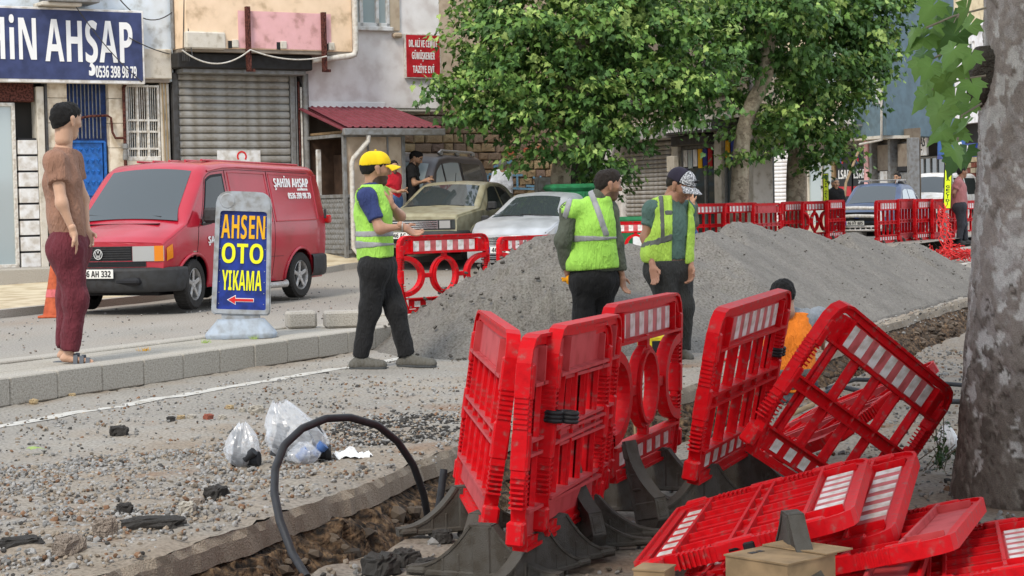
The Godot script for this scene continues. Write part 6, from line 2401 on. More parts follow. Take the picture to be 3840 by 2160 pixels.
func roller(parent: Node, x0: float, x1: float, y0: float, y1: float, z: float, pitch: float, m: Material) -> void:
	var b := MB.new()
	b.x = Transform3D(Basis(Vector3.UP, PI / 2), Vector3.ZERO)
	var poly := PackedVector2Array()
	for e in [[0.0, -0.48], [0.012, -0.48], [0.034, -0.36], [0.042, -0.1], [0.038, 0.16], [0.022, 0.36], [0.004, 0.44], [-0.006, 0.5], [-0.02, 0.5], [-0.02, -0.48]]:
		poly.append(Vector2(-e[0], e[1] * pitch))
	b.prism(poly, (x0 - x1) * 0.5, (x1 - x0) * 0.5)
	var mesh := b.mesh(m)
	var y := y0 + pitch * 0.5
	while y < y1:
		put("shutter_slat", mesh, null, parent).position = Vector3((x0 + x1) * 0.5, y, z)
		y += pitch


func pane_window(parent: Node, x0: float, x1: float, y0: float, y1: float, z: float, bars: Array, frame_m: Material, glass_m: Material, w := 0.06) -> MeshInstance3D:
	var b := MB.new()
	b.box(Vector3((x0 + x1) / 2, y0 + w / 2, z), Vector3(x1 - x0, w, 0.07), 0.006)
	b.box(Vector3((x0 + x1) / 2, y1 - w / 2, z), Vector3(x1 - x0, w, 0.07), 0.006)
	for x in [x0 + w / 2, x1 - w / 2] + bars:
		b.box(Vector3(x, (y0 + y1) / 2, z + 0.002), Vector3(w, y1 - y0 - 0.004, 0.066), 0.006)
	var f := obj("window", b, frame_m, parent)
	var edges := [x0] + bars + [x1]
	for i in edges.size() - 1:
		bx(f, "pane", glass_m, edges[i] + w * 0.4, edges[i + 1] - w * 0.4, y0 + w * 0.6, y1 - w * 0.6, z - 0.015, z - 0.007)
	return f


func mass(parent: Node, called: String, m: Material, x0: float, x1: float, y0: float, y1: float, front: float, deep: float) -> void:
	# a block whose far flank runs back at a slant, as corner plots do
	var b := MB.new()
	b.x = Transform3D(Basis(Vector3(1, 0, 0), Vector3(0, 0, -1), Vector3(0, 1, 0)), Vector3.ZERO)
	b.prism(PackedVector2Array([Vector2(x0, -front), Vector2(x1, -front), Vector2(maxf(x1 - (deep + front) * 1.65, x0 + 0.05), deep), Vector2(x0, deep)]), y0, y1)
	obj(called, b, m, parent)


func buildings() -> void:
	shop_with_sign()
	shutter_house()
	grey_house()
	shed()
	stone_wall()
	quilt_shop()
	corner_shops()
	white_house()


const LEFT := Vector3(-8.325, 0.0, -32.6)


func shop_with_sign() -> void:
	var o := thing("shop_house", "pale blue shop house with a blue steel door and a striped shop window post", "building", LEFT, 0.559)
	bx(o, "wall", M.sky_paint, -7.0, 2.81, 3.62, 9.0, -6.0, 0.02)
	bx(o, "ground_floor", M.dark_inside, -7.0, 2.78, 0.0, 3.62, -6.0, -0.30)
	bx(o, "concrete_beam", M.concrete, -7.0, 2.76, 3.66, 4.19, -0.2, 0.10, 0.02)
	bx(o, "concrete_soffit", M.brown_wall, 1.3, 2.72, 3.60, 3.66, -0.25, 0.06)
	bx(o, "doorstep", M.kerb, -7.0, 0.45, 0.1, 0.42, -0.3, 0.75, 0.02)
	# shop window with foil behind it
	pane_window(o, -3.0, -0.06, 0.42, 3.22, -0.04, [-1.5], M.grille_white, M.pale_glass, 0.06)
	bx(o, "lintel", M.rust_brown, -3.0, 0.28, 3.24, 3.56, -0.28, -0.02, 0.01)
	bx(o, "striped_post", M.ink, -0.02, 0.29, 0.42, 2.62, -0.28, 0.0)
	var tall := 0.24
	for k in 8:
		var y := 0.42 + k * 0.275
		bx(o, "white_block", M.sign_white, -0.03, 0.30, y, y + tall, -0.26, 0.02, 0.006)
	bx(o, "pilaster", M.concrete, 0.31, 0.44, 0.3, 3.5, -0.28, 0.03, 0.01)
	bx(o, "metal_jamb", M.steel_dark, 0.45, 0.49, 0.3, 3.55, -0.28, 0.05)
	# marble facing tiles
	for col in [[0.50, 0.86], [1.60, 1.86]]:
		var y := 0.3
		while y < 3.5:
			bx(o, "facing_tile", M.marble, col[0] + 0.004, col[1] - 0.004, y + 0.004, minf(y + 0.43, 3.6) - 0.004, -0.28, 0.0 + 0.003 * sin(y * 9.0), 0.004)
			y += 0.43
	# blue steel door
	var d := bx(o, "door_frame", M.door_frame_blue, 0.86, 1.60, 0.3, 3.6, -0.26, -0.14)
	bx(d, "door_leaf", M.door_blue, 0.92, 1.50, 0.32, 2.55, -0.14, -0.10, 0.004)
	var b := MB.new()
	for r in 5:
		for c in 5:
			var p := Vector3(1.0 + c * 0.105, 2.42 - r * 0.19 - (0.12 if r > 3 else 0.0), -0.1)
			var a := [p + Vector3(-0.045, 0.035, 0), p + Vector3(0.045, 0.035, 0), p + Vector3(0, -0.06, 0)]
			var t := p + Vector3(0, 0.0, 0.035)
			b.tri(a[0], a[1], t)
			b.tri(a[1], a[2], t)
			b.tri(a[2], a[0], t)
	obj("door_stud", b, M.door_blue, d).set_meta("kind", "stuff")
	for x in [0.90, 1.52]:
		bx(d, "door_rail", M.door_blue, x, x + 0.04, 0.32, 2.56, -0.12, -0.06, 0.005)
	for y in [2.54, 1.62, 1.52]:
		bx(d, "door_rail", M.door_blue, 0.92, 1.54, y, y + 0.04, -0.12, -0.065, 0.005)
	for k in 9:
		bx(d, "grate_bar", M.steel_grey, 0.93 + k * 0.068, 0.945 + k * 0.068, 2.62, 3.56, -0.12, -0.10)
	# barred window
	var g := bx(o, "barred_window", M.grille_white, 1.93, 2.55, 2.22, 2.30, -0.1, -0.02, 0.01)
	for y in [3.52, 2.92, 2.72, 2.42]:
		bx(g, "grille_rail", M.grille_white, 1.93, 2.55, y, y + 0.035, -0.09, -0.035)
	for k in 4:
		bx(g, "grille_post", M.grille_white, 1.93 + k * 0.195, 1.965 + k * 0.195, 2.2, 3.56, -0.095, -0.03)
	for k in 15:
		bx(g, "grille_bar", M.grille_white, 1.955 + k * 0.040, 1.966 + k * 0.040, 2.25, 3.52, -0.08, -0.065)
	bx(g, "pane", M.window_glass, 1.93, 2.55, 2.3, 3.55, -0.2, -0.19)
	bx(g, "curtain", M.brown_inside, 2.12, 2.34, 2.95, 3.5, -0.18, -0.17)
	bx(o, "window_sill", M.pipe_white, 1.86, 1.93, 0.3, 3.55, -0.28, 0.0, 0.01)
	bx(o, "apron_wall", M.marble, 1.93, 2.56, 0.3, 2.22, -0.28, -0.02)
	bx(o, "timber_post", M.concrete, 2.57, 2.74, 0.3, 3.6, -0.28, -0.02, 0.02)
	for x in [2.60, 2.66]:
		line3(o, "cable", M.cardboard_edge, [Vector3(x, 0.4, 0.0), Vector3(x + 0.02, 2.0, 0.01), Vector3(x, 3.6, 0.0)], 0.012)
	# gas pipe with its bend
	line3(o, "gas_pipe", M.rust_brown, [Vector3(0.98, 2.78, 0.06), Vector3(1.08, 2.97, 0.07), Vector3(1.25, 3.0, 0.07), Vector3(1.55, 3.01, 0.07), Vector3(1.61, 2.97, 0.07), Vector3(1.63, 2.72, 0.07), Vector3(1.68, 2.62, 0.07), Vector3(1.84, 2.62, 0.07)], 0.022, 8)
	line3(o, "gas_riser", M.rust_brown, [Vector3(1.85, 0.4, 0.06), Vector3(1.86, 3.5, 0.06), Vector3(1.92, 3.6, 0.06)], 0.03, 8)
	b = MB.new()
	b.lathe([Vector2(0.0, 0.2), Vector2(0.05, 0.2), Vector2(0.055, 0.12), Vector2(0.035, 0.1), Vector2(0.05, 0.0), Vector2(0.05, -0.08), Vector2(0.0, -0.1)], 12, Transform3D(Basis.IDENTITY, Vector3(1.86, 2.32, 0.06)))
	obj("pipe_valve", b, M.steel_grey, o)
	# slack cables on the wall
	line3(o, "cable", M.steel_dark, sag(Vector3(1.6, 5.3, 0.16), Vector3(2.8, 4.85, 0.1), 0.35), 0.011)
	line3(o, "cable", M.steel_dark, sag(Vector3(1.9, 4.35, 0.3), Vector3(2.7, 4.1, 0.14), 0.03), 0.010)
	line3(o, "cable", M.steel_dark, sag(Vector3(0.9, 4.9, 0.36), Vector3(2.1, 3.58, 0.33), 0.1), 0.009)
	line3(o, "cable", M.steel_dark, sag(Vector3(2.78, 6.0, 0.2), Vector3(2.9, 4.0, 0.7), -0.12), 0.010)
	line3(o, "conduit", M.steel_grey, [Vector3(2.79, 6.5, 0.08), Vector3(2.80, 4.2, 0.08)], 0.035)
	var s := thing("shop_sign", "navy blue shop sign with big white capitals and a phone number over the shop window", "sign", LEFT, 0.559)
	var back := bx(s, "sign_frame", M.sign_white, -2.6, 2.19, 3.55, 4.83, 0.12, 0.25, 0.01)
	bx(back, "sign_face", M.sign_navy, -2.56, 2.15, 3.61, 4.79, 0.24, 0.256)
	words("ŞAHiN", 0.70, M.white_letter, s, Vector3(-0.44, 4.27, 0.262), 1.42, 0.012)
	words("AHŞAP", 0.70, M.white_letter, s, Vector3(1.20, 4.25, 0.262), 1.56, 0.012)
	words("0536 398 98 79", 0.20, M.white_letter, s, Vector3(1.66, 3.75, 0.262), 0.74, 0.012)
	var ac := thing("air_conditioner", "weathered outdoor air conditioner unit on the pale blue wall above the sign", "air conditioner", LEFT, 0.559)
	bx(ac, "casing", M.pipe_white, 0.35, 1.30, 4.98, 5.65, 0.12, 0.48, 0.02)
	bx(ac, "bracket", M.steel_grey, 0.40, 1.28, 4.90, 4.98, 0.03, 0.60, 0.01)
	bx(ac, "drip_tray", M.concrete, 0.3, 1.0, 4.84, 4.90, 0.03, 0.5, 0.01)


func shutter_house() -> void:
	var o := thing("shutter_house", "peach house with a pink painted patch above a wide closed roller shutter", "building", LEFT, 0.559)
	bx(o, "wall", M.peach, 2.83, 6.10, 4.18, 9.0, -6.0, 0.60, 0.01)
	bx(o, "soffit", M.brown_wall, 2.84, 6.08, 4.12, 4.18, -0.3, 0.58)
	bx(o, "pink_patch", M.pink_paint, 3.82, 5.66, 4.2, 4.86, 0.598, 0.606)
	bx(o, "bare_ledge", M.concrete, 2.80, 3.55, 4.16, 4.46, 0.55, 0.68, 0.025)
	for x in [3.62, 4.56, 5.52]:
		bx(o, "bracket_hole", M.ink, x, x + 0.07, 4.185, 4.32, 0.59, 0.612)
		bx(o, "bracket_hole_edge", M.concrete, x + 0.07, x + 0.19, 4.2, 4.34, 0.59, 0.64, 0.01)
	var e := bx(o, "shutter_box", M.shutter_box, 2.74, 5.36, 3.84, 4.11, -0.05, 0.42, 0.02)
	bx(e, "box_lip", M.steel_grey, 2.86, 5.26, 3.76, 3.84, -0.05, 0.34, 0.01)
	bx(o, "back_wall", M.ink, 2.80, 5.30, 0.0, 4.1, -6.0, -0.10)
	var sh := bx(o, "shutter", M.steel_dark, 2.86, 5.10, 0.2, 3.78, -0.09, -0.05)
	roller(sh, 2.90, 5.06, 0.3, 3.72, -0.02, 0.134, M.steel_shutter)
	bx(o, "guide_rail", M.steel_dark, 2.78, 2.88, 0.2, 3.78, -0.08, 0.05, 0.006)
	bx(o, "guide_rail", M.steel_grey, 5.08, 5.17, 0.2, 3.78, -0.08, 0.05, 0.006)
	for k in 3:
		line3(o, "conduit", [M.steel_grey, M.rust_brown, M.pipe_white][k], [Vector3(5.20 + k * 0.05, 0.3, 0.03), Vector3(5.20 + k * 0.05, 3.76 - k * 0.1, 0.03)], 0.016 + 0.004 * k)
	line3(o, "drain_pipe", M.steel_grey, [Vector3(5.36, 0.3, 0.10), Vector3(5.36, 3.8, 0.10)], 0.055, 10)
	# white patch with a red crescent painted low on the shutter
	var wp := bx(sh, "painted_patch", M.sign_white, 3.6, 4.45, 2.18, 2.40, 0.022, 0.028)
	var b := MB.new()
	for k in 14:
		var a := lerpf(-0.7, PI + 0.7, k / 13.0)
		var c := lerpf(-0.7, PI + 0.7, (k + 1) / 13.0)
		if k < 13:
			b.bar(Vector3(4.08 + cos(a) * 0.085, 2.29 + sin(a) * 0.085, 0.031), Vector3(4.08 + cos(c) * 0.085, 2.29 + sin(c) * 0.085, 0.031), 0.03, 0.006, 0.0, Vector3(0, 0, 1))
	obj("red_crescent", b, M.arrow_red, wp)
	for p in [[3.95, 4.93, 3.80], [5.45, 4.88, 3.82]]:
		var i := bx(o, "iron_post", M.rust_brown, p[0], p[0] + 0.075, p[2], p[1], 0.61, 0.69)
		bx(i, "post_tip", M.rust_brown, p[0], p[0] + 0.16, p[2] - 0.02, p[2] + 0.03, 0.61, 0.66)
	line3(o, "rain_pipe", M.pipe_white, [Vector3(6.12, 9.0, 0.66), Vector3(6.13, 4.22, 0.66), Vector3(6.10, 4.13, 0.66), Vector3(6.0, 4.10, 0.64), Vector3(5.35, 4.02, 0.45)], 0.055, 10)
	line3(o, "hanging_cable", M.pipe_white, sag(Vector3(2.70, 4.12, 0.72), Vector3(3.99, 4.16, 0.72), 0.24) + sag(Vector3(3.99, 4.16, 0.72), Vector3(5.5, 4.08, 0.72), 0.11), 0.014)
	for k in 5:
		line3(o, "cable", M.steel_dark, sag(Vector3(2.86 + k * 0.06, 6.2, 0.66), Vector3(2.80 + k * 0.03, 3.95, 0.5), -0.14 - 0.07 * k), 0.009)


func grey_house() -> void:
	var o := thing("grey_house", "pale grey plastered house front carrying the red notice board", "building", LEFT, 0.559)
	bx(o, "wall", M.grey_wall, 5.40, 8.29, 3.20, 9.0, -5.9, 0.0)
	bx(o, "underside", M.concrete, 5.42, 8.27, 3.14, 3.20, -5.9, -0.02)
	bx(o, "back_wall", M.brown_wall, 5.35, 6.9, 0.0, 3.14, -5.9, -0.5)
	var w := pane_window(o, 6.05, 7.18, 4.72, 6.4, 0.03, [6.58, 6.92], M.sign_white, M.pale_glass, 0.07)
	bx(w, "window_sill", M.sign_white, 6.0, 7.24, 4.64, 4.72, -0.05, 0.10, 0.01)
	bx(w, "window_reveal", M.tan_wall, 7.19, 7.40, 4.66, 6.5, -0.02, 0.05)
	bx(o, "sill_end", M.tan_wall, 7.24, 7.44, 4.52, 4.62, -0.02, 0.10, 0.03)
	bx(o, "plinth_strip", M.white_letter, 5.45, 7.05, 3.16, 3.30, 0.003, 0.03, 0.006)
	var s := thing("notice_board", "red notice board with three lines of white capitals on the grey wall", "sign", LEFT, 0.559)
	var f := bx(s, "board_frame", M.pipe_white, 7.49, 8.27, 3.76, 4.61, 0.01, 0.07, 0.006)
	bx(f, "board_face", M.sign_red, 7.515, 8.245, 3.785, 4.585, 0.05, 0.075)
	for e in [["DR. ALİ VE CEMİLE", 4.42, 0.62], ["GÜMÜŞKEMER", 4.19, 0.50], ["TAZİYE EVİ", 3.93, 0.47]]:
		words(e[0], 0.135, M.white_letter, s, Vector3(7.88, e[1], 0.08), e[2], 0.006)


func shed() -> void:
	var o := thing("entrance_shed", "small grey metal entrance shed under a maroon ribbed roof", "shed", LEFT, 0.559)
	var b := MB.new()
	var q := PackedVector3Array()
	var n := 84
	for i in n + 1:
		var w := i / float(n)
		var h := 0.022 if i % 6 < 2 else 0.0
		q.append(Vector3(lerpf(5.38, 7.15, w), 3.20 + h, 0.02))
		q.append(Vector3(lerpf(5.28, 7.24, w), 2.74 + h, 1.82))
	b.sheet(q, 2, PackedColorArray(), true)
	q = PackedVector3Array()
	for i in n + 1:
		var w := i / float(n)
		q.append(Vector3(lerpf(5.38, 7.15, w), 3.185, 0.02))
		q.append(Vector3(lerpf(5.28, 7.24, w), 2.725, 1.82))
	b.sheet(q, 2, PackedColorArray(), true)
	obj("roof", b, M.roof_maroon, o)
	b = MB.new()
	b.bar(Vector3(5.28, 3.16, 0.05), Vector3(5.26, 2.70, 1.82), 0.03, 0.09, 0.0, Vector3.RIGHT)
	obj("verge", b, M.roof_maroon, o)
	bx(o, "gutter", M.steel_grey, 5.22, 7.28, 2.60, 2.72, 1.80, 1.90, 0.012)
	bx(o, "ceiling", M.cardboard, 5.42, 7.1, 2.66, 2.70, 0.0, 1.78)
	for x in [5.33, 6.52]:
		bx(o, "post", M.steel_grey, x, x + 0.07, 0.2, 2.66, 1.55, 1.62, 0.006)
	bx(o, "post", M.steel_grey, 5.33, 5.40, 0.2, 2.7, 0.05, 0.12, 0.006)
	# front: glazed above, pressed metal panels below
	for y in [1.50, 0.5, 2.58]:
		bx(o, "rail", M.steel_grey, 5.40, 6.52, y, y + 0.06, 1.555, 1.615, 0.004)
		bx(o, "rail", M.steel_grey, 5.335, 5.395, y, y + 0.06, 0.12, 1.55, 0.004)
	for x in [5.82, 6.22]:
		bx(o, "mullion", M.steel_grey, x, x + 0.03, 1.56, 2.58, 1.56, 1.61)
	for e in [[5.40, 5.82], [5.85, 6.22], [6.25, 6.52]]:
		bx(o, "pane", M.tan_wall, e[0], e[1], 1.56, 2.58, 1.578, 1.586)
	for e in [[5.42, 1.585, 11, 0.1, 0], [0.14, 5.365, 14, 0.1, 1]]:
		b = MB.new()
		for r in 10:
			for c in int(e[2]):
				var u: float = e[0] + (c + 0.5) * 0.1
				var y := 0.56 + (r + 0.5) * 0.094
				var k: float = e[1]
				var sg := 1.0 if e[4] == 0 else -1.0
				var f := func(du: float, dy: float, dz: float) -> Vector3:
					return Vector3(u + du, y + dy, k + dz) if e[4] == 0 else Vector3(k - dz, y + dy, u + du)
				var cc := [f.call(-0.048, -0.045, 0.0), f.call(0.048, -0.045, 0.0), f.call(0.048, 0.045, 0.0), f.call(-0.048, 0.045, 0.0)]
				for i in 4:
					b.tri(cc[i], cc[(i + 1) % 4], f.call(0.0, 0.0, 0.026))
		obj("pressed_panel", b, M.steel_grey, o)
	bx(o, "panel_back", M.steel_grey, 5.42, 6.52, 0.4, 1.5, 1.565, 1.583)
	bx(o, "panel_back", M.steel_grey, 5.367, 5.38, 0.4, 1.5, 0.12, 1.55)
	bx(o, "end_wall", M.tan_wall, 6.53, 6.57, 0.2, 2.66, 0.0, 1.54)
	bx(o, "inner_door", M.brown_inside, 5.45, 6.6, 0.4, 2.6, 0.02, 0.06)
	bx(o, "inner_wall", M.brown_inside, 5.9, 5.94, 1.5, 2.3, 0.1, 1.4)
	line3(o, "rain_pipe", M.pipe_white, [Vector3(5.72, 2.60, 1.85), Vector3(5.72, 2.50, 1.84), Vector3(5.48, 2.2, 1.72), Vector3(5.45, 2.1, 1.70), Vector3(5.45, 0.6, 1.70), Vector3(5.52, 0.48, 1.76), Vector3(5.60, 0.42, 1.82)], 0.045, 10)
	bx(o, "notice_panel", M.sign_white, 5.43, 5.52, 1.4, 2.4, 0.3, 0.36, 0.01)


func stone_wall() -> void:
	var o := thing("stone_wall", "old wall of squared brown stone blocks with blue and red graffiti", "wall", LEFT, 0.559)
	bx(o, "mortar_bed", M.mortar, 6.5, 17.2, 0.0, 3.52, -6.6, -6.06)
	var r := RandomNumberGenerator.new()
	r.seed = 21
	var meshes := []
	for i in 15:
		var b := MB.new()
		var q := []
		for c in 8:
			q.append(Vector3((c & 1) - 0.5, ((c >> 1) & 1) - 0.5, (c >> 2) - 0.5) + Vector3(r.randf_range(-0.05, 0.05), r.randf_range(-0.06, 0.06), r.randf_range(-0.12, 0.12)))
		# a rough block: bulging front face, chamfered rim
		var f := [q[4], q[5], q[7], q[6]]
		var mid: Vector3 = (q[4] + q[5] + q[6] + q[7]) / 4.0 + Vector3(0, 0, 0.15)
		var inr := []
		for e in f:
			inr.append((e as Vector3).lerp(mid, 0.22) + Vector3(0, 0, 0.22 + r.randf() * 0.2))
		for k in 4:
			b.quad(f[k], f[(k + 1) % 4], inr[(k + 1) % 4], inr[k])
			b.tri(inr[k], inr[(k + 1) % 4], mid + Vector3(0, 0, 0.15 + r.randf() * 0.25))
			b.quad(f[k], f[(k + 1) % 4], [q[0], q[1], q[3], q[2]][(k + 1) % 4], [q[0], q[1], q[3], q[2]][k])
		meshes.append(b.mesh(M["stone_%d" % (i % 5)]))
	var y := 0.55
	while y < 3.5:
		var h := r.randf_range(0.17, 0.235)
		var x := 10.5 + r.randf() * 0.3
		while x < 16.9:
			var w := r.randf_range(0.22, 0.50)
			if x > 10.5:
				var s := put("stone", meshes[r.randi() % 15], null, o)
				s.position = Vector3(x + w * 0.5, y + h * 0.5, -6.04)
				s.scale = Vector3(w - 0.025, h - 0.022, 0.10)
			x += w
		y += h
	bx(o, "upper_wall", M.tan_wall, 8.3, 17.2, 3.5, 8.0, -6.5, -5.99)
	for k in 12:
		bx(o, "quoin", M.tan_wall, 9.9 + 0.1 * (k % 2), 10.7, 3.6 + k * 0.35, 3.91 + k * 0.35, -6.0, -5.93, 0.02)
	var b2 := MB.new()
	for e in [[12.9, 2.03, 13.25, 2.03], [12.95, 2.02, 12.9, 1.72], [13.25, 2.05, 13.3, 1.75], [13.42, 2.1, 13.55, 1.75], [13.6, 2.0, 13.9, 2.0], [13.75, 2.02, 13.75, 1.7], [14.0, 1.75, 14.35, 1.72], [14.2, 1.95, 14.45, 1.78], [13.0, 1.72, 14.4, 1.66], [13.1, 2.2, 13.5, 2.3], [13.35, 2.12, 13.6, 2.35], [14.4, 1.98, 14.42, 1.7], [12.7, 1.85, 12.95, 1.88]]:
		b2.bar(Vector3(e[0], e[1], -5.955), Vector3(e[2], e[3], -5.95), 0.05, 0.02, 0.0, Vector3(0, 0, 1))
	obj("blue_graffiti", b2, M.graffiti_blue, o)
	b2 = MB.new()
	for e in [[13.45, 2.42, 13.58, 2.66], [13.58, 2.66, 13.70, 2.42], [13.5, 2.5, 13.66, 2.5], [13.95, 2.62, 14.15, 2.64], [13.97, 2.62, 13.97, 2.42], [13.97, 2.44, 14.2, 2.42], [14.3, 2.45, 14.35, 2.7], [14.35, 2.7, 14.5, 2.6]]:
		b2.bar(Vector3(e[0], e[1], -5.955), Vector3(e[2], e[3], -5.95), 0.035, 0.02, 0.0, Vector3(0, 0, 1))
	obj("red_graffiti", b2, M.graffiti_red, o)


func quilt_shop() -> void:
	var at := Vector3(2.49, 0.0, -45.0)
	var yw := -1.193
	var o := thing("shop_row", "grey two-storey shop row with a closed pale shutter and a glazed shop door", "building", at, yw)
	mass(o, "wall", M.brown_wall, -1.0, 6.5, 3.05, 8.0, 0.0, 3.0)
	mass(o, "back_wall", M.dark_inside, -1.0, 6.5, 0.0, 3.05, -0.4, 3.0)
	for x in [-1.0, 0.12, 3.06, 5.06, 6.42]:
		bx(o, "pillar", M.white_wall if x < 0.5 else M.concrete, x, x + (0.32 if x != -1.0 else 1.05), 0.0, 3.05, -0.4, 0.06, 0.01)
	bx(o, "shutter_box", M.shutter_pale, 0.25, 3.3, 2.68, 2.98, -0.1, 0.5, 0.015)
	var sh := bx(o, "shutter", M.steel_grey, 0.48, 3.05, 0.2, 2.68, -0.14, -0.08)
	roller(sh, 0.5, 3.03, 0.3, 2.68, -0.05, 0.098, M.shutter_pale)
	# glazed door, display window and their frames
	pane_window(o, 3.4, 5.02, 0.4, 2.5, -0.05, [4.5], M.steel_grey, M.window_glass, 0.07)
	pane_window(o, 5.38, 6.42, 1.2, 2.65, -0.05, [5.9], M.steel_grey, M.window_glass, 0.06)
	bx(o, "counter", M.steel_grey, 5.36, 6.5, 1.14, 1.2, -0.1, 0.12, 0.01)
	bx(o, "apron_wall", M.concrete, 5.38, 6.42, 0.2, 1.14, -0.3, -0.02)
	bx(o, "roller_housing", M.steel_dark, 3.36, 5.1, 2.5, 2.72, -0.1, 0.22, 0.02)
	var pn := [M.sign_white, M.pale_glass, M.white_wall, M.letter_orange, M.sign_blue, M.sign_red, M.sign_white]
	for k in 6:
		bx(o, "goods_packet", pn[k], 3.52 + k * 0.23, 3.70 + k * 0.23, 2.05 - 0.04 * (k % 2), 2.42, -0.03, 0.0, 0.01)
	for k in 4:
		bx(o, "goods_packet", pn[(k + 3) % 7], 5.46 + k * 0.24, 5.64 + k * 0.24, 2.0, 2.55, -0.03, 0.0, 0.01)
	bx(o, "display_shelf", M.white_wall, 3.5, 4.4, 1.62, 1.66, -0.3, -0.1)
	bx(o, "meter_box", M.concrete, 3.10, 3.46, 1.95, 2.3, 0.07, 0.2, 0.015)
	for k in 3:
		pane_window(o, 0.4 + k * 2.1, 1.8 + k * 2.1, 3.5, 5.4, 0.02, [1.1 + k * 2.1], M.steel_dark, M.window_glass, 0.08)
	bx(o, "cornice", M.concrete, -1.0, 6.5, 3.0, 3.12, 0.0, 0.1, 0.01)
	var s := thing("quilt_shop_sign", "dark grey shop sign with white capitals above the glazed shop door", "sign", at, yw)
	bx(s, "sign_panel", M.steel_dark, 3.42, 5.9, 2.74, 2.99, 0.1, 0.42, 0.012)
	words("ZÜMRÜT YORGAN & ÇEYİZ", 0.17, M.white_letter, s, Vector3(4.62, 2.87, 0.424), 2.1, 0.008)


func corner_shops() -> void:
	var at := Vector3(7.25, 0.0, -58.0)
	var yw := -1.189
	var o := thing("teal_house", "teal and cream corner house overhanging a row of small shop fronts", "building", at, yw)
	mass(o, "back_wall", M.brown_wall, -0.6, 8.6, 0.0, 3.1, -0.35, 3.0)
	mass(o, "cream_wall", M.cream_wall, 3.6, 6.48, 3.18, 8.0, 0.72, 3.0)
	mass(o, "teal_wall", M.teal_wall, 6.3, 8.3, 2.92, 8.0, 0.5, 3.0)
	bx(o, "soffit", M.concrete, 6.25, 8.1, 2.84, 2.92, -0.4, 0.54)
	mass(o, "upper_wall", M.brown_wall, -0.6, 3.6, 3.1, 8.0, 0.1, 3.0)
	pane_window(o, 7.7, 8.15, 3.75, 4.85, 0.51, [7.92], M.sign_white, M.pale_glass, 0.07)
	pane_window(o, 6.55, 7.1, 3.95, 5.3, 0.51, [], M.sign_white, M.pale_glass, 0.07)
	pane_window(o, 5.6, 6.3, 3.95, 5.3, 0.74, [5.95], M.sign_white, M.pale_glass, 0.07)
	# ground floor fronts
	var dd := bx(o, "white_door_frame", M.sign_white, 0.2, 1.3, 0.3, 2.75, -0.3, -0.02, 0.01)
	bx(dd, "blue_door", M.wood_blue, 0.42, 1.12, 0.35, 2.6, -0.1, 0.0, 0.01)
	for k in 4:
		bx(dd, "door_panel", M.wood_blue, 0.5 + (k % 2) * 0.33, 0.76 + (k % 2) * 0.33, 0.6 + (k / 2) * 1.0, 1.4 + (k / 2) * 1.0, 0.0, 0.02, 0.01)
	var sh := bx(o, "white_shutter", M.shutter_pale, 1.42, 2.62, 0.3, 2.7, -0.2, -0.12)
	roller(sh, 1.45, 2.6, 0.4, 2.7, -0.08, 0.11, M.white_wall)
	pane_window(o, 3.3, 4.75, 0.5, 2.6, -0.1, [4.1], M.concrete, M.pale_glass, 0.06)
	words("HAYRENK", 0.14, M.white_letter, o, Vector3(4.0, 2.3, -0.06), 1.0, 0.008)
	bx(o, "timber_post", M.cardboard, 4.76, 4.92, 0.3, 2.8, -0.3, 0.02)
	for e in [[4.95, 5.75], [5.82, 6.46]]:
		var p := bx(o, "poster", M.ink, e[0], e[1], 0.9, 2.65, -0.12, -0.02, 0.01)
		bx(p, "poster_band", M.sign_red, e[0] + 0.02, e[1] - 0.02, 1.35, 1.62, -0.02, -0.012)
		words("LSAF", 0.24, M.white_letter, p, Vector3((e[0] + e[1]) / 2, 1.95, -0.016), 0.56, 0.008)
		var b := MB.new()
		b.ell(Vector3((e[0] + e[1]) / 2 - 0.1, 2.38, -0.018), Vector3(0.10, 0.16, 0.012))
		obj("flame_mark", b, M.sign_blue, p)
		b = MB.new()
		b.ell(Vector3((e[0] + e[1]) / 2 - 0.06, 2.34, -0.014), Vector3(0.05, 0.10, 0.012))
		obj("flame_mark", b, M.arrow_red, p)
	bx(o, "pink_pillar", M.pink_paint, 6.48, 6.68, 0.3, 2.85, -0.3, 0.05, 0.01)
	for e in [[6.80, 7.55], [7.78, 8.5]]:
		bx(o, "doorway", M.steel_dark, e[0], e[1], 0.3, 2.75, -0.3, -0.2)
		bx(o, "door_leaf", M.steel_grey, e[0] + 0.06, e[1] - 0.06, 0.3, 1.95, -0.2, -0.14, 0.01)
		bx(o, "fanlight", M.brown_wall, e[0] + 0.06, e[1] - 0.06, 2.02, 2.7, -0.2, -0.14)
	bx(o, "paper_notice", M.sign_white, 7.0, 7.36, 1.4, 2.0, -0.14, -0.12)
	bx(o, "door_sign", M.ink, 7.85, 8.3, 1.98, 2.1, -0.14, -0.1)
	for x in [6.70, 7.6, 8.5]:
		bx(o, "pillar", M.steel_grey, x, x + 0.12, 0.3, 2.84, -0.3, 0.02, 0.01)
	line3(o, "rain_pipe", M.pipe_white, [Vector3(6.4, 3.2, 0.8), Vector3(6.42, 2.75, 0.78), Vector3(6.3, 2.5, 0.6)], 0.04)
	line3(o, "rain_pipe", M.pipe_white, [Vector3(8.25, 4.2, 0.6), Vector3(8.25, 2.8, 0.62), Vector3(7.2, 2.72, 0.62)], 0.035)
	var ac := thing("air_conditioner", "white air conditioner unit hanging at the corner between cream and teal walls", "air conditioner", at, yw)
	bx(ac, "casing", M.sign_white, 6.50, 7.15, 3.26, 3.68, 0.74, 1.0, 0.015)
	for k in 7:
		bx(ac, "vent_slat", M.steel_grey, 6.54, 6.86, 3.31 + k * 0.05, 3.325 + k * 0.05, 0.995, 1.01)
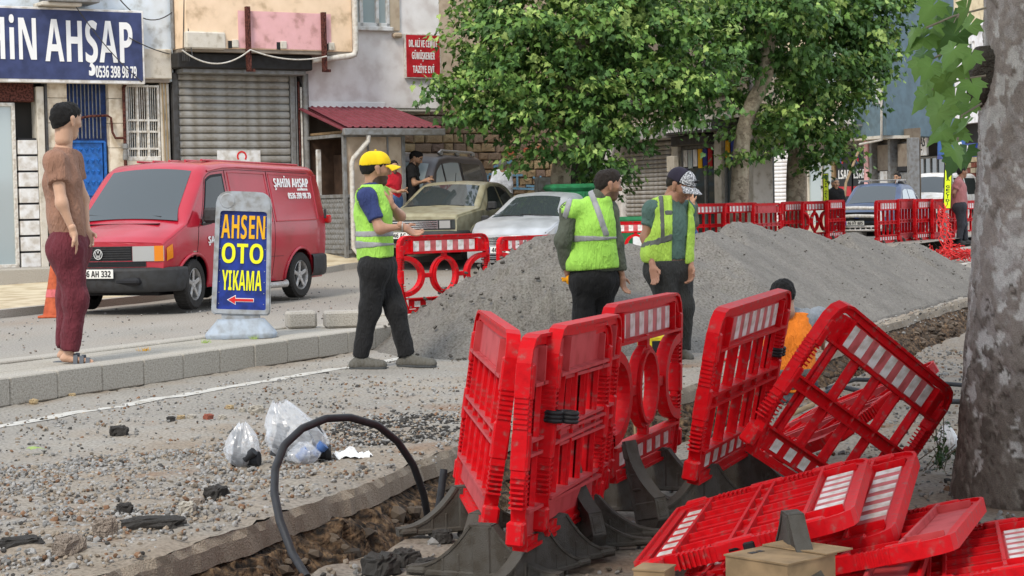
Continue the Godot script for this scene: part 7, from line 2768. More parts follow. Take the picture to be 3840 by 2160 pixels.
	bx(ac, "bracket", M.steel_grey, 6.5, 7.15, 3.21, 3.26, 0.5, 1.0)
	var lean := thing("timber_prop", "slanting timber prop leaning on the pickup side of the poster shop", "pole", Vector3.ZERO)
	line3(lean, "pole", M.cardboard, [pix(2163, 372, 50.0), pix(2128, 460, 47.5), pix(2124, 505, 46.5)], 0.035)


func white_house() -> void:
	var at := Vector3(14.32, 0.0, -70.0)
	var yw := -1.403
	var o := thing("white_house", "white house with a maroon awning over a glazed shop at the end of the street", "building", at, yw)
	bx(o, "wall", M.white_wall, 0.0, 9.0, 3.7, 6.9, -5.0, 0.0)
	bx(o, "side_wall", M.brown_wall, -0.5, 0.1, 0.0, 12.0, -5.0, 0.05)
	bx(o, "upper_wall", M.cream_wall, 0.1, 9.0, 6.9, 12.0, -5.0, 0.02)
	bx(o, "string_course", M.white_letter, 0.1, 9.0, 6.82, 6.98, 0.0, 0.12, 0.01)
	bx(o, "back_wall", M.dark_inside, 0.0, 9.0, 0.0, 3.7, -5.0, -0.3)
	for k in 4:
		pane_window(o, 0.75 + k * 1.7, 1.6 + k * 1.7, 4.9, 6.4, 0.02, [1.2 + k * 1.7], M.sign_white, M.window_glass, 0.09)
	var b := MB.new()
	b.quad(Vector3(0.1, 4.0, 0.05), Vector3(5.0, 4.0, 0.05), Vector3(5.0, 3.62, 1.3), Vector3(0.1, 3.62, 1.3))
	b.quad(Vector3(0.1, 3.97, 0.05), Vector3(5.0, 3.97, 0.05), Vector3(5.0, 3.59, 1.3), Vector3(0.1, 3.59, 1.3))
	b.box(Vector3(2.55, 3.58, 1.3), Vector3(4.9, 0.1, 0.04))
	obj("awning", b, M.roof_maroon, o)
	pane_window(o, 0.8, 4.0, 0.6, 2.7, -0.1, [1.4, 2.0, 2.6, 3.2], M.steel_grey, M.window_glass, 0.07)
	bx(o, "pillar", M.concrete, 0.1, 0.75, 0.3, 3.7, -0.3, 0.0)
	pane_window(o, 4.4, 5.5, 0.6, 2.6, -0.1, [4.9], M.steel_grey, M.window_glass, 0.07)
	for r in 12:
		for c in 3:
			bx(o, "brick", M.brick_red if (r + c) % 2 else M.cream_wall, 5.6 + c * 0.36, 5.94 + c * 0.36, 0.6 + r * 0.18, 0.765 + r * 0.18, -0.3, 0.01 * ((r * 7 + c * 3) % 3), 0.01)
	line3(o, "rain_pipe", M.pipe_white, [Vector3(0.2, 6.8, 0.2), Vector3(0.25, 4.2, 0.2), Vector3(0.2, 3.4, 0.3), Vector3(-0.5, 3.3, 0.4)], 0.06)
	var s := thing("printed_sign", "white printed shop sign with dark lettering hanging under the maroon awning", "sign", at, yw)
	bx(s, "sign_panel", M.sign_white, 1.4, 3.4, 2.72, 3.5, 0.30, 0.38, 0.01)
	words("ATLAS", 0.34, M.ink, s, Vector3(2.68, 3.2, 0.385), 1.2, 0.01)
	bx(s, "printed_rule", M.ink, 2.2, 3.0, 2.9, 2.95, 0.378, 0.386)
	b = MB.new()
	for k in 20:
		var a := TAU * k / 20
		var c := TAU * (k + 1) / 20
		b.bar(Vector3(1.72 + cos(a) * 0.24, 3.12 + sin(a) * 0.32, 0.386), Vector3(1.72 + cos(c) * 0.24, 3.12 + sin(c) * 0.32, 0.386), 0.05, 0.012, 0.0, Vector3(0, 0, 1))
	b.box(Vector3(1.68, 3.12, 0.386), Vector3(0.06, 0.34, 0.012))
	b.box(Vector3(1.78, 2.97, 0.386), Vector3(0.2, 0.06, 0.012))
	obj("emblem", b, M.ink, s)
	var s2 := thing("car_wash_sign", "blue and yellow car wash sign far down the street beside the near plane tree", "sign", at, yw)
	bx(s2, "sign_panel", M.sign_blue, 4.4, 7.6, 2.55, 3.0, 0.30, 0.40, 0.01)
	words("OTO YIKAMA", 0.26, M.white_letter, s2, Vector3(5.9, 2.8, 0.41), 2.4, 0.01)
	var s3 := thing("street_sign", "bright blue street sign on a grey pole behind the hanging leaves", "sign", pix(2395, 515, 52.0))
	s3.rotation.y = 0.3
	bx(s3, "sign_panel", M.fitting_blue, -0.42, 0.42, 1.35, 2.02, -0.02, 0.02, 0.008)
	bx(s3, "pole", M.steel_grey, -0.04, 0.04, -1.2, 2.05, -0.10, -0.025)
	bx(s3, "white_arrow", M.white_letter, -0.3, 0.3, 1.62, 1.7, 0.02, 0.026)
	# what lies beyond: a closing row so that the street has an end
	var e := thing("far_block", "plain pale block of flats closing the street beyond the white house", "building", Vector3(28, 0, -95), -0.35)
	bx(e, "wall", M.cream_wall, -14, 14, 0, 14, -6, 0)
	for i in 6:
		for k in 3:
			pane_window(e, -12 + i * 4.0, -10 + i * 4.0, 2 + k * 3.6, 3.8 + k * 3.6, 0.02, [-11 + i * 4.0], M.sign_white, M.window_glass, 0.1)


func leaf_mesh(m: Material, fold := 0.18) -> Mesh:
	# five-pointed plane-tree leaf, about one unit across, stalk end at the origin
	var b := MB.new()
	var rim := []
	for e in [[0.03, 0.0], [0.22, -0.02], [0.36, -0.06], [0.30, 0.10], [0.52, 0.22], [0.40, 0.30], [0.42, 0.44], [0.24, 0.48], [0.20, 0.66], [0.12, 0.74], [0.0, 1.0]]:
		rim.append(Vector2(e[0], e[1]))
	var f := func(p: Vector2, g: float) -> Vector3:
		return Vector3(p.x * g, p.y, -fold * p.x * p.x * 2.0 - 0.16 * p.y * p.y + fold * 0.6 * p.x)
	var mid := Vector3(0, 0.3, 0.02)
	for g in [-1.0, 1.0]:
		for i in rim.size() - 1:
			var a: Vector3 = f.call(rim[i], g)
			var c: Vector3 = f.call(rim[i + 1], g)
			var n := (c - a).cross(mid - a).normalized()
			if n.z < 0.0:
				n = -n
			n = (n + Vector3(g * fold * 0.8, 0, 0.5)).normalized()
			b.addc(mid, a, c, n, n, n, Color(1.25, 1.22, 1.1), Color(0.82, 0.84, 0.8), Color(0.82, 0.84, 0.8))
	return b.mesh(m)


func crown(parent: Node3D, blobs: Array, base: Vector3, seed_: int, dens: float, size: float, leaves: Array) -> void:
	# leaves hang in sprays off the outer twigs, with gaps between the sprays
	var r := RandomNumberGenerator.new()
	r.seed = seed_
	var tr := [[], [], []]
	var cs := [[], [], []]
	for e in blobs:
		var c: Vector3 = e[0] - base
		var rad: float = e[1]
		for i in int(dens * rad * rad) + 3:
			var u := Vector3(r.randfn(), r.randfn() * 0.9 + 0.1, r.randfn()).normalized()
			var tip := c + u * pow(r.randf(), 0.4) * Vector3(1.0, 0.8, 1.0) * rad * (r.randf_range(0.8, 1.12) if r.randf() < 0.88 else r.randf_range(1.15, 1.4))
			var out := (u * Vector3(1, 0.3, 1) + Vector3(r.randfn(), 0, r.randfn()) * 0.5).normalized()
			var w := r.randf_range(0.16, 0.30)
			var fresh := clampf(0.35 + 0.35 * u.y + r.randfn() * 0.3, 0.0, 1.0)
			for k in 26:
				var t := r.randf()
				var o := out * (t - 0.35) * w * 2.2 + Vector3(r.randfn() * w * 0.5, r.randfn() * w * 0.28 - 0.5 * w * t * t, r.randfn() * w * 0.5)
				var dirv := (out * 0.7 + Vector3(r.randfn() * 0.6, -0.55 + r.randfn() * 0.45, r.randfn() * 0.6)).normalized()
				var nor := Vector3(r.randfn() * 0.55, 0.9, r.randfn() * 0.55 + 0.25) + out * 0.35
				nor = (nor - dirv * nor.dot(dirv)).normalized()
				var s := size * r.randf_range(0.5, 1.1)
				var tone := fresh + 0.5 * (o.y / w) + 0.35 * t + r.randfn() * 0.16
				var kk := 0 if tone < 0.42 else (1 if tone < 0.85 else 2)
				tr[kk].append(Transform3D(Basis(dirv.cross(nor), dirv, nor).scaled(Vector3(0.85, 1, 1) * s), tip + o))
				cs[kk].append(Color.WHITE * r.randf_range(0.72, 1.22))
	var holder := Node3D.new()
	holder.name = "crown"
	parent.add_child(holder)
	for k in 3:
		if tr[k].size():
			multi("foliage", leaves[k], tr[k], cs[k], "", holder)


func trunk(parent: Node3D, pts: Array, radii: Array, m: Material, base: Vector3, lump := 0.06, called := "trunk", cols := 36, fine := 0.09) -> void:
	# a bent, uneven trunk through world points
	var p := PackedVector3Array()
	var cv := Curve3D.new()
	for i in pts.size():
		var t: Vector3 = (pts[mini(i + 1, pts.size() - 1)] - pts[maxi(i - 1, 0)]) * 0.16
		cv.add_point(pts[i] - base, -t, t)
	var len := cv.get_baked_length()
	var n := int(len / fine) + 2
	for i in n:
		var w := i / float(n - 1)
		var c := cv.sample_baked(len * w)
		var d := (cv.sample_baked(minf(len * w + 0.05, len)) - cv.sample_baked(maxf(len * w - 0.05, 0.0))).normalized()
		var s := d.cross(Vector3(0.1, 0.05, 1)).normalized()
		var up := s.cross(d)
		var ri := w * (radii.size() - 1)
		var r := lerpf(radii[int(ri)], radii[mini(int(ri) + 1, radii.size() - 1)], ri - int(ri))
		for j in cols:
			var a := TAU * j / (cols - 1)
			var q := s * cos(a) + up * sin(a)
			var g := 1.0 + lump * nrm(q.x * 1.6 + base.x, c.y * 1.3, q.z * 1.6) + lump * 0.35 * nrm(q.x * 5.0, c.y * 5.0, q.z * 5.0)
			p.append(c + q * r * g)
	var b := MB.new()
	b.sheet(p, cols)
	obj(called, b, m, parent)


func near_trunk(parent: Node3D, pts: Array, radii: Array, base: Vector3) -> void:
	# bark that flakes off in scales, each scale with its own tone and thickness
	var cell := FastNoiseLite.new()
	cell.noise_type = FastNoiseLite.TYPE_CELLULAR
	cell.cellular_return_type = FastNoiseLite.RETURN_CELL_VALUE
	cell.seed = 4
	cell.frequency = 1.0
	cell.fractal_type = FastNoiseLite.FRACTAL_NONE
	var cv := Curve3D.new()
	for i in pts.size():
		var t: Vector3 = (pts[mini(i + 1, pts.size() - 1)] - pts[maxi(i - 1, 0)]) * 0.16
		cv.add_point(pts[i] - base, -t, t)
	var len := cv.get_baked_length()
	var p := PackedVector3Array()
	var cs := PackedColorArray()
	var cols := 300
	var n := int(len / 0.011)
	for i in n + 1:
		var w := i / float(n)
		var c := cv.sample_baked(len * w)
		var ri := w * (radii.size() - 1)
		var r := lerpf(radii[int(ri)], radii[mini(int(ri) + 1, radii.size() - 1)], ri - int(ri))
		for j in cols:
			var a := TAU * j / (cols - 1)
			var d := Vector3(cos(a), 0, sin(a))
			var q := c + d * r
			var o := q + Vector3(nrm(q.x * 14.0, q.y * 14.0, q.z * 14.0), nrm(q.x * 14.0 + 9.0, q.y * 14.0, q.z * 14.0), nrm(q.x * 14.0, q.y * 14.0 + 9.0, q.z * 14.0)) * 0.035
			var v := cell.get_noise_3d(o.x * 19.0, o.y * 13.0, o.z * 19.0)
			var v2 := cell.get_noise_3d(o.x * 48.0 + 30.0, o.y * 30.0, o.z * 48.0)
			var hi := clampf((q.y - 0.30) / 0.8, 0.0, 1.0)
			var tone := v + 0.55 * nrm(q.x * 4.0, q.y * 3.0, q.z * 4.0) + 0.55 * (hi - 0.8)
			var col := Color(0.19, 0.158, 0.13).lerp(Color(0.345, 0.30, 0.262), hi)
			var lift := 0.0
			if tone > 0.52:
				col = Color(0.58, 0.56, 0.52)
				lift = -0.006
			elif tone > 0.05:
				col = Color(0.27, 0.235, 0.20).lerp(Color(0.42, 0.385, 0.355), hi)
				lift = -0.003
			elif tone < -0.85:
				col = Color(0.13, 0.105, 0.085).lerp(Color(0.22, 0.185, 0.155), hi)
				lift = 0.003
			if v2 < -0.72 - 0.3 * hi:
				col = Color(0.13, 0.105, 0.085)
				lift -= 0.003
			col = col * (1.0 + 0.12 * v2 + 0.16 * nrm(q.x * 9.0, q.y * 9.0, q.z * 9.0))
			lift += 0.0025 * v2 + 0.012 * nrm(q.x * 2.5, q.y * 1.5, q.z * 2.5) + 0.004 * nrm(q.x * 30.0, q.y * 20.0, q.z * 30.0)
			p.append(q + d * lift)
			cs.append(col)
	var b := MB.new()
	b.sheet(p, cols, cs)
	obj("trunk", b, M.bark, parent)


func trees() -> void:
	var lv := [leaf_mesh(M.leaf_0), leaf_mesh(M.leaf_1), leaf_mesh(M.leaf_2)]
	var big := [leaf_mesh(M.leaf_0, 0.42), leaf_mesh(M.leaf_1, 0.42)]
	var grp := "plane trees along the shop pavement"
	# the broad tree before the stone wall
	var B := func(l: Array, d: float) -> Array:
		var o := []
		for e in l:
			o.append([pix(e[0], e[1], d - e[3]), e[2]])
		return o
	var at := Vector3(0.94, 0.3, -34.9)
	var t := thing("plane_tree", "broad plane tree with drooping branches growing before the stone wall and the green bin", "tree", at, 0.0, grp)
	trunk(t, [at + Vector3(0, -0.2, 0), pix(1410, 450, 34.9), pix(1425, 370, 34.9), pix(1440, 200, 34.8), pix(1470, 40, 34.8), pix(1490, -200, 34.8)], [0.22, 0.19, 0.16, 0.14, 0.11, 0.08], M.bark_pale, at, 0.08)
	for e in [[1425, 330, 1300, 230], [1430, 280, 1600, 150], [1445, 180, 1250, 60], [1460, 120, 1700, 20], [1430, 300, 1340, 330], [1428, 340, 1570, 330]]:
		var a := pix(e[0], e[1], 34.8) - at
		var z := pix(e[2], e[3], 34.2) - at
		var lb := MB.new()
		lb.tube([a, a.lerp(z, 0.5) + Vector3(0, 0.12, 0.1), z], [0.055, 0.035, 0.015], 8)
		obj("branch", lb, M.bark_pale, t)
	crown(t, B.call([[1285, 70, 1.05, 0.3], [1222, 130, 0.68, 0.2], [1215, 25, 0.7, -0.2], [1330, 170, 1.15, 0.9], [1205, 235, 0.6, 0.4], [1140, 215, 0.3, 0.5], [1500, 90, 1.3, 0.7], [1640, 70, 1.15, 0.2], [1720, 165, 0.85, 0.4], [1770, 230, 0.5, 0.6], [1640, 230, 0.9, 0.8], [1290, 270, 0.75, 0.9], [1175, 270, 0.45, 0.6], [1105, 215, 0.25, 0.7], [1250, 320, 0.32, 0.4], [1470, 260, 0.95, 0.8], [1555, 335, 0.65, 0.5], [1370, 350, 0.45, 1.0], [1345, 395, 0.28, 0.9], [1500, 385, 0.5, 0.9], [1535, 430, 0.3, 0.8], [1700, 280, 0.55, 0.4], [1430, -40, 1.5, 0.3], [1300, -60, 1.1, 0], [1640, -60, 1.3, 0], [1560, 200, 1.2, -0.8], [1320, 200, 1.1, -0.9], [1430, 160, 1.4, -0.6], [1800, 120, 0.6, 0.1]], 34.6), at, 3, 38.0, 0.15, lv)
	at = Vector3(1.55, 0.3, -37.0)
	t = thing("plane_tree", "dark leaning tree trunk close behind the broad plane tree, half hidden by its leaves", "tree", at, 0.0, grp)
	trunk(t, [at + Vector3(-0.25, -0.2, 0), pix(1470, 440, 37), pix(1495, 360, 37), pix(1500, 250, 37.2), pix(1530, 60, 37.5), pix(1560, -100, 37.5)], [0.38, 0.31, 0.27, 0.22, 0.16, 0.1], M.bark_dark, at, 0.1)
	crown(t, B.call([[1560, 30, 1.3, 0], [1500, -60, 1.4, 0], [1680, 0, 1.2, 0], [1520, 440, 0.28, 1.2], [1500, 465, 0.2, 1.3], [1545, 455, 0.2, 1.0]], 37.2), at, 4, 40.0, 0.15, lv)
	at = Vector3(4.33, 0.36, -36.7)
	t = thing("plane_tree", "plane tree with a pale trunk that bends over sideways in front of the glazed shops", "tree", at, 0.0, grp)
	trunk(t, [at + Vector3(0, -0.2, 0), pix(1862, 440, 36.7), pix(1870, 340, 36.7), pix(1892, 265, 36.7), pix(1925, 190, 36.6), pix(1935, 100, 36.5), pix(1960, -60, 36.5)], [0.21, 0.18, 0.16, 0.15, 0.14, 0.11, 0.07], M.bark_pale, at, 0.08)
	crown(t, B.call([[1880, 40, 0.9, 0.2], [1960, 20, 1.2, 0.6], [1960, -60, 1.3, 0.2], [1850, 130, 0.6, -0.5], [1990, 110, 0.9, 0.3], [1850, 240, 0.45, -0.6], [1960, 200, 0.6, -0.4], [1820, 60, 0.6, 0], [1868, 330, 0.42, -0.3], [1935, 300, 0.4, -0.3], [1860, 395, 0.25, 0.4], [1990, 300, 0.45, 0.2]], 36.7), at, 5, 38.0, 0.15, lv)
	at = Vector3(5.85, 0.4, -39.2)
	t = thing("plane_tree", "leafy plane tree with a stout straight trunk beside the first yellow sign post", "tree", at, 0.0, grp)
	trunk(t, [at + Vector3(0, -0.2, 0), pix(2003, 450, 39.2), pix(2007, 380, 39.2), pix(2015, 280, 39.2), pix(2040, 120, 39.2), pix(2060, -60, 39.2)], [0.24, 0.20, 0.19, 0.17, 0.13, 0.08], M.bark_pale, at, 0.08)
	crown(t, B.call([[2060, 30, 1.4, 0.4], [2170, 60, 1.0, 0.2], [2225, 95, 0.5, 0.1], [2230, 150, 0.35, 0.2], [2100, 150, 1.2, 0.7], [2160, 170, 0.5, 0.5], [2060, 250, 1.0, 0.8], [2112, 255, 0.5, 0.6], [2010, 340, 0.55, 0.7], [2070, 350, 0.6, 0.8], [2110, 395, 0.32, 0.7], [2060, 405, 0.28, 0.6], [1965, 350, 0.35, 0.5], [2125, 335, 0.2, 0.4], [2100, -40, 1.4, 0], [2200, -10, 0.9, 0], [2070, 180, 1.3, -0.9], [2010, 300, 0.7, -0.6]], 39.0), at, 6, 38.0, 0.15, lv)
	# the near plane tree
	at = Vector3(2.42, 0.0, -8.45)
	t = thing("plane_tree", "thick plane tree trunk with flaking grey bark close by the fallen barriers", "tree", at)
	var c := func(x: float, y: float) -> Vector3: return pix(x, y, 8.45)
	near_trunk(t, [c.call(2668, 1360), c.call(2665, 1250), c.call(2668, 1130), c.call(2668, 980), c.call(2664, 700), c.call(2664, 400), c.call(2672, 180), c.call(2684, -60), c.call(2690, -600)], [0.50, 0.445, 0.415, 0.378, 0.352, 0.35, 0.356, 0.355, 0.32], at)
	var b := MB.new()
	var knot := Field.new()
	knot.k = 0.05
	knot.wrinkle = 0.05
	knot.wfreq = 9.0
	for e in [[2475, 160, 0.06], [2468, 195, 0.065], [2475, 235, 0.055], [2490, 190, 0.09]]:
		var kp: Vector3 = c.call(e[0], e[1]) - at + Vector3(0, 0, 0.02)
		knot.bone(kp, kp + Vector3(0.06, 0, 0), e[2], e[2])
	knot.build(b, 0.014, nz)
	obj("burl", b, M.bark_dark, t)
	var r := RandomNumberGenerator.new()
	r.seed = 12
	var spots := [[2325, 60, 1.3], [2355, 25, 1.2], [2395, 45, 1.2], [2430, 20, 1.2], [2375, 88, 1.25], [2420, 95, 1.2], [2340, 108, 1.25], [2450, 70, 1.1], [2405, 135, 1.1], [2310, 172, 0.85], [2345, 178, 1.0], [2380, 205, 1.1], [2420, 180, 1.1], [2443, 150, 1.0], [2350, 218, 1.1], [2400, 245, 1.15], [2435, 225, 1.1], [2340, 250, 1.1], [2375, 270, 1.2], [2420, 285, 1.2], [2362, 288, 1.0], [2395, 322, 1.2], [2438, 320, 1.0], [2382, 345, 1.0], [2415, 355, 1.1], [2385, 385, 1.0], [2430, 390, 0.9], [2402, 412, 0.9], [2440, 270, 1.0], [2330, 150, 0.9], [2300, 95, 0.8]]
	for i in spots.size():
		var e: Array = spots[i]
		var p := pix(e[0] + 5, e[1] - 26, 7.9 + r.randf_range(-0.35, 0.3)) - at
		var lf := put("leaf", big[[0, 1, 1][r.randi() % 3]], null, t)
		var dirv := Vector3(-0.45 + r.randfn() * 0.5, -0.9 + r.randfn() * 0.25, 0.15 + r.randfn() * 0.3).normalized()
		var nor := Vector3(r.randfn() * 0.45, 0.75, 0.6 + r.randfn() * 0.3)
		nor = (nor - dirv * nor.dot(dirv)).normalized()
		lf.transform = Transform3D(Basis(dirv.cross(nor), dirv, nor).scaled(Vector3.ONE * 0.125 * e[2]), p)
	for e in [[[2480, 20], [2400, 40], [2330, 70]], [[2480, 190], [2420, 200], [2345, 225]], [[2470, 260], [2420, 290], [2400, 400]], [[2470, 150], [2380, 130], [2315, 165]], [[2440, -20], [2400, 60], [2390, 110]]]:
		var tp := []
		for q in e:
			tp.append(pix(q[0], q[1], 8.0) - at)
		line3(t, "twig", M.twig, tp, 0.005)
	# the crown spreads far above the works
	var ov := []
	r.seed = 31
	for i in 70:
		ov.append([Vector3(r.randf_range(-1.6, 5.5), r.randf_range(4.0, 7.5), r.randf_range(-12.5, -1.5)), r.randf_range(0.6, 1.1)])
	crown(t, ov, at, 8, 4.0, 0.24, lv)
	for k in 4:
		var z := Vector3([0.2, 3.6, 1.4, 4.2][k], 5.0, [-4.5, -5.5, -10.5, -10.0][k])
		trunk(t, [at + Vector3(0.1, 3.4, 0), at.lerp(z, 0.5) + Vector3(0, 2.2, 0), z + Vector3(0, 0.6, 0)], [0.2, 0.13, 0.07], M.bark_dark, at, 0.05, "limb", 16, 0.2)


func small_things() -> void:
	sign_board()
	trench_things()
	rubble()
	street_things()


func sign_board() -> void:
	var o := thing("advertising_board", "blue pavement sign board with yellow lettering and a red arrow on a grey plastic base", "sign", Vector3(-2.42, 0.185, -17.0), 0.12)
	# spreading weighted base
	var b := MB.new()
	var q := PackedVector3Array()
	for e in [[0.0, 0.0], [0.01, 0.03], [0.0, 0.05], [-0.09, 0.15], [-0.10, 0.165], [-0.16, 0.17]]:
		for k in 33:
			var a := TAU * k / 32
			var hx: float = 0.31 + e[0]
			var hz: float = 0.2 + e[0]
			q.append(Vector3(signf(cos(a)) * pow(absf(cos(a)), 0.45) * hx, e[1], signf(sin(a)) * pow(absf(sin(a)), 0.45) * hz))
	b.sheet(q, 33)
	obj("base", b, M.board_base, o)
	bx(o, "neck", M.board_grey, -0.17, 0.17, 0.16, 0.215, -0.03, 0.03, 0.008)
	var p := Node3D.new()
	p.name = "panel"
	o.add_child(p)
	p.position = Vector3(0, 0.2, 0)
	p.rotation = Vector3(0, 0, -0.055)
	var outer := path2([[0.1, 1.10], [0.165, 1.095], [0.205, 1.075], [0.232, 1.04], [0.245, 0.99], [0.248, 0.85], [0.252, 0.6], [0.256, 0.3], [0.26, 0.10], [0.262, 0.045], [0.255, 0.018], [0.235, 0.004], [0.1, 0.0]])
	var inner := path2([[0.1, 0.925], [0.15, 0.925], [0.18, 0.925], [0.198, 0.918], [0.205, 0.905], [0.207, 0.85], [0.21, 0.6], [0.214, 0.3], [0.217, 0.10], [0.218, 0.065], [0.215, 0.055], [0.205, 0.05], [0.1, 0.05]])
	b = MB.new()
	b.ring(outer, inner, -0.035, 0.035)
	obj("frame", b, M.board_grey, p)
	b = MB.new()
	var lip := path2([[0.1, 1.085], [0.16, 1.08], [0.195, 1.063], [0.22, 1.033], [0.232, 0.985], [0.236, 0.85], [0.24, 0.6], [0.244, 0.3], [0.248, 0.10], [0.25, 0.05], [0.244, 0.028], [0.23, 0.016], [0.1, 0.012]])
	b.ring(lip, inner, 0.035, 0.045)
	obj("frame_lip", b, M.board_grey, p)
	b = MB.new()
	b.prism(inner, -0.012, 0.018)
	obj("face", b, M.sign_blue, p)
	words("AHSEN", 0.205, M.letter_orange, p, Vector3(0.005, 0.78, 0.024), 0.385, 0.006)
	words("OTO", 0.175, M.letter_yellow, p, Vector3(0, 0.545, 0.024), 0.365, 0.006)
	words("YIKAMA", 0.175, M.letter_yellow, p, Vector3(0.0, 0.305, 0.024), 0.35, 0.006)
	for e in [[1.25, "arrow_edge", M.white_letter, 0.022], [1.0, "arrow", M.arrow_red, 0.026]]:
		b = MB.new()
		var g: float = 0.006 if e[0] > 1.0 else 0.0
		var poly := PackedVector2Array([Vector2(-0.115 - g * 2.0, 0.135), Vector2(-0.055 + g, 0.17 + g * 1.6), Vector2(-0.055 + g, 0.146 + g), Vector2(0.105 + g, 0.146 + g), Vector2(0.105 + g, 0.124 - g), Vector2(-0.055 + g, 0.124 - g), Vector2(-0.055 + g, 0.10 - g * 1.6)])
		b.prism(poly, 0.016, e[3])
		obj(e[1], b, e[2], p)
	b = MB.new()
	b.prism(PackedVector2Array([Vector2(-0.06, 1.025), Vector2(-0.02, 1.055), Vector2(-0.02, 1.045), Vector2(0.12, 1.04), Vector2(0.125, 1.0), Vector2(-0.015, 1.01), Vector2(-0.02, 0.995)]), 0.03, 0.04)
	obj("arrow", b, M.arrow_red, p)
	b = MB.new()
	b.lathe([Vector2(0.068, 0.0), Vector2(0.068, 0.014), Vector2(0.06, 0.018), Vector2(0.0, 0.018)], 24, Transform3D(Basis(Vector3.RIGHT, PI / 2), Vector3(-0.145, 1.012, 0.032)))
	obj("round_cap", b, M.board_grey, p)
	b = MB.new()
	for k in 9:
		for g in [-1.0, 1.0]:
			b.ell(Vector3(g * 0.198, 0.1 + k * 0.098, 0.019), Vector3.ONE * 0.005, Basis.IDENTITY, 4)
	obj("rivet", b, M.alloy, p).set_meta("kind", "stuff")


func poly_bag(b: MB, at: Vector3, r: Vector3, peak: Vector3, seed_: float) -> void:
	var q := PackedVector3Array()
	var n := 40
	for i in 22:
		var w := i / 21.0
		for j in n:
			var a := TAU * j / (n - 1)
			var s := pow(sin(minf(w * 1.35, 1.0) * PI * 0.5), 0.5) * (1.0 - pow(w, 2.2) * 0.82)
			var c := Vector3(cos(a), 0, sin(a))
			var f := 0.20 * nrm(c.x * 2.2 + seed_, w * 1.5, c.z * 2.2) + 0.13 * nrm(c.x * 6.0, w * 3.0 + seed_, c.z * 6.0)
			q.append(at + c * r * s * (1.0 + f) + Vector3(0, w * r.y * (1.0 + 0.10 * nrm(c.x * 4.0, seed_, c.z * 4.0)), 0) + peak * w * w)
	b.sheet(q, n, PackedColorArray(), true)


func pipe_bit(parent: Node3D, a: Vector3, z: Vector3, r: float, m: Material) -> void:
	line3(parent, "pipe_fitting", m, [a, z], r, 12)
	line3(parent, "fitting_collar", m, [z, z + (z - a).normalized() * 0.03], r * 1.25, 12)


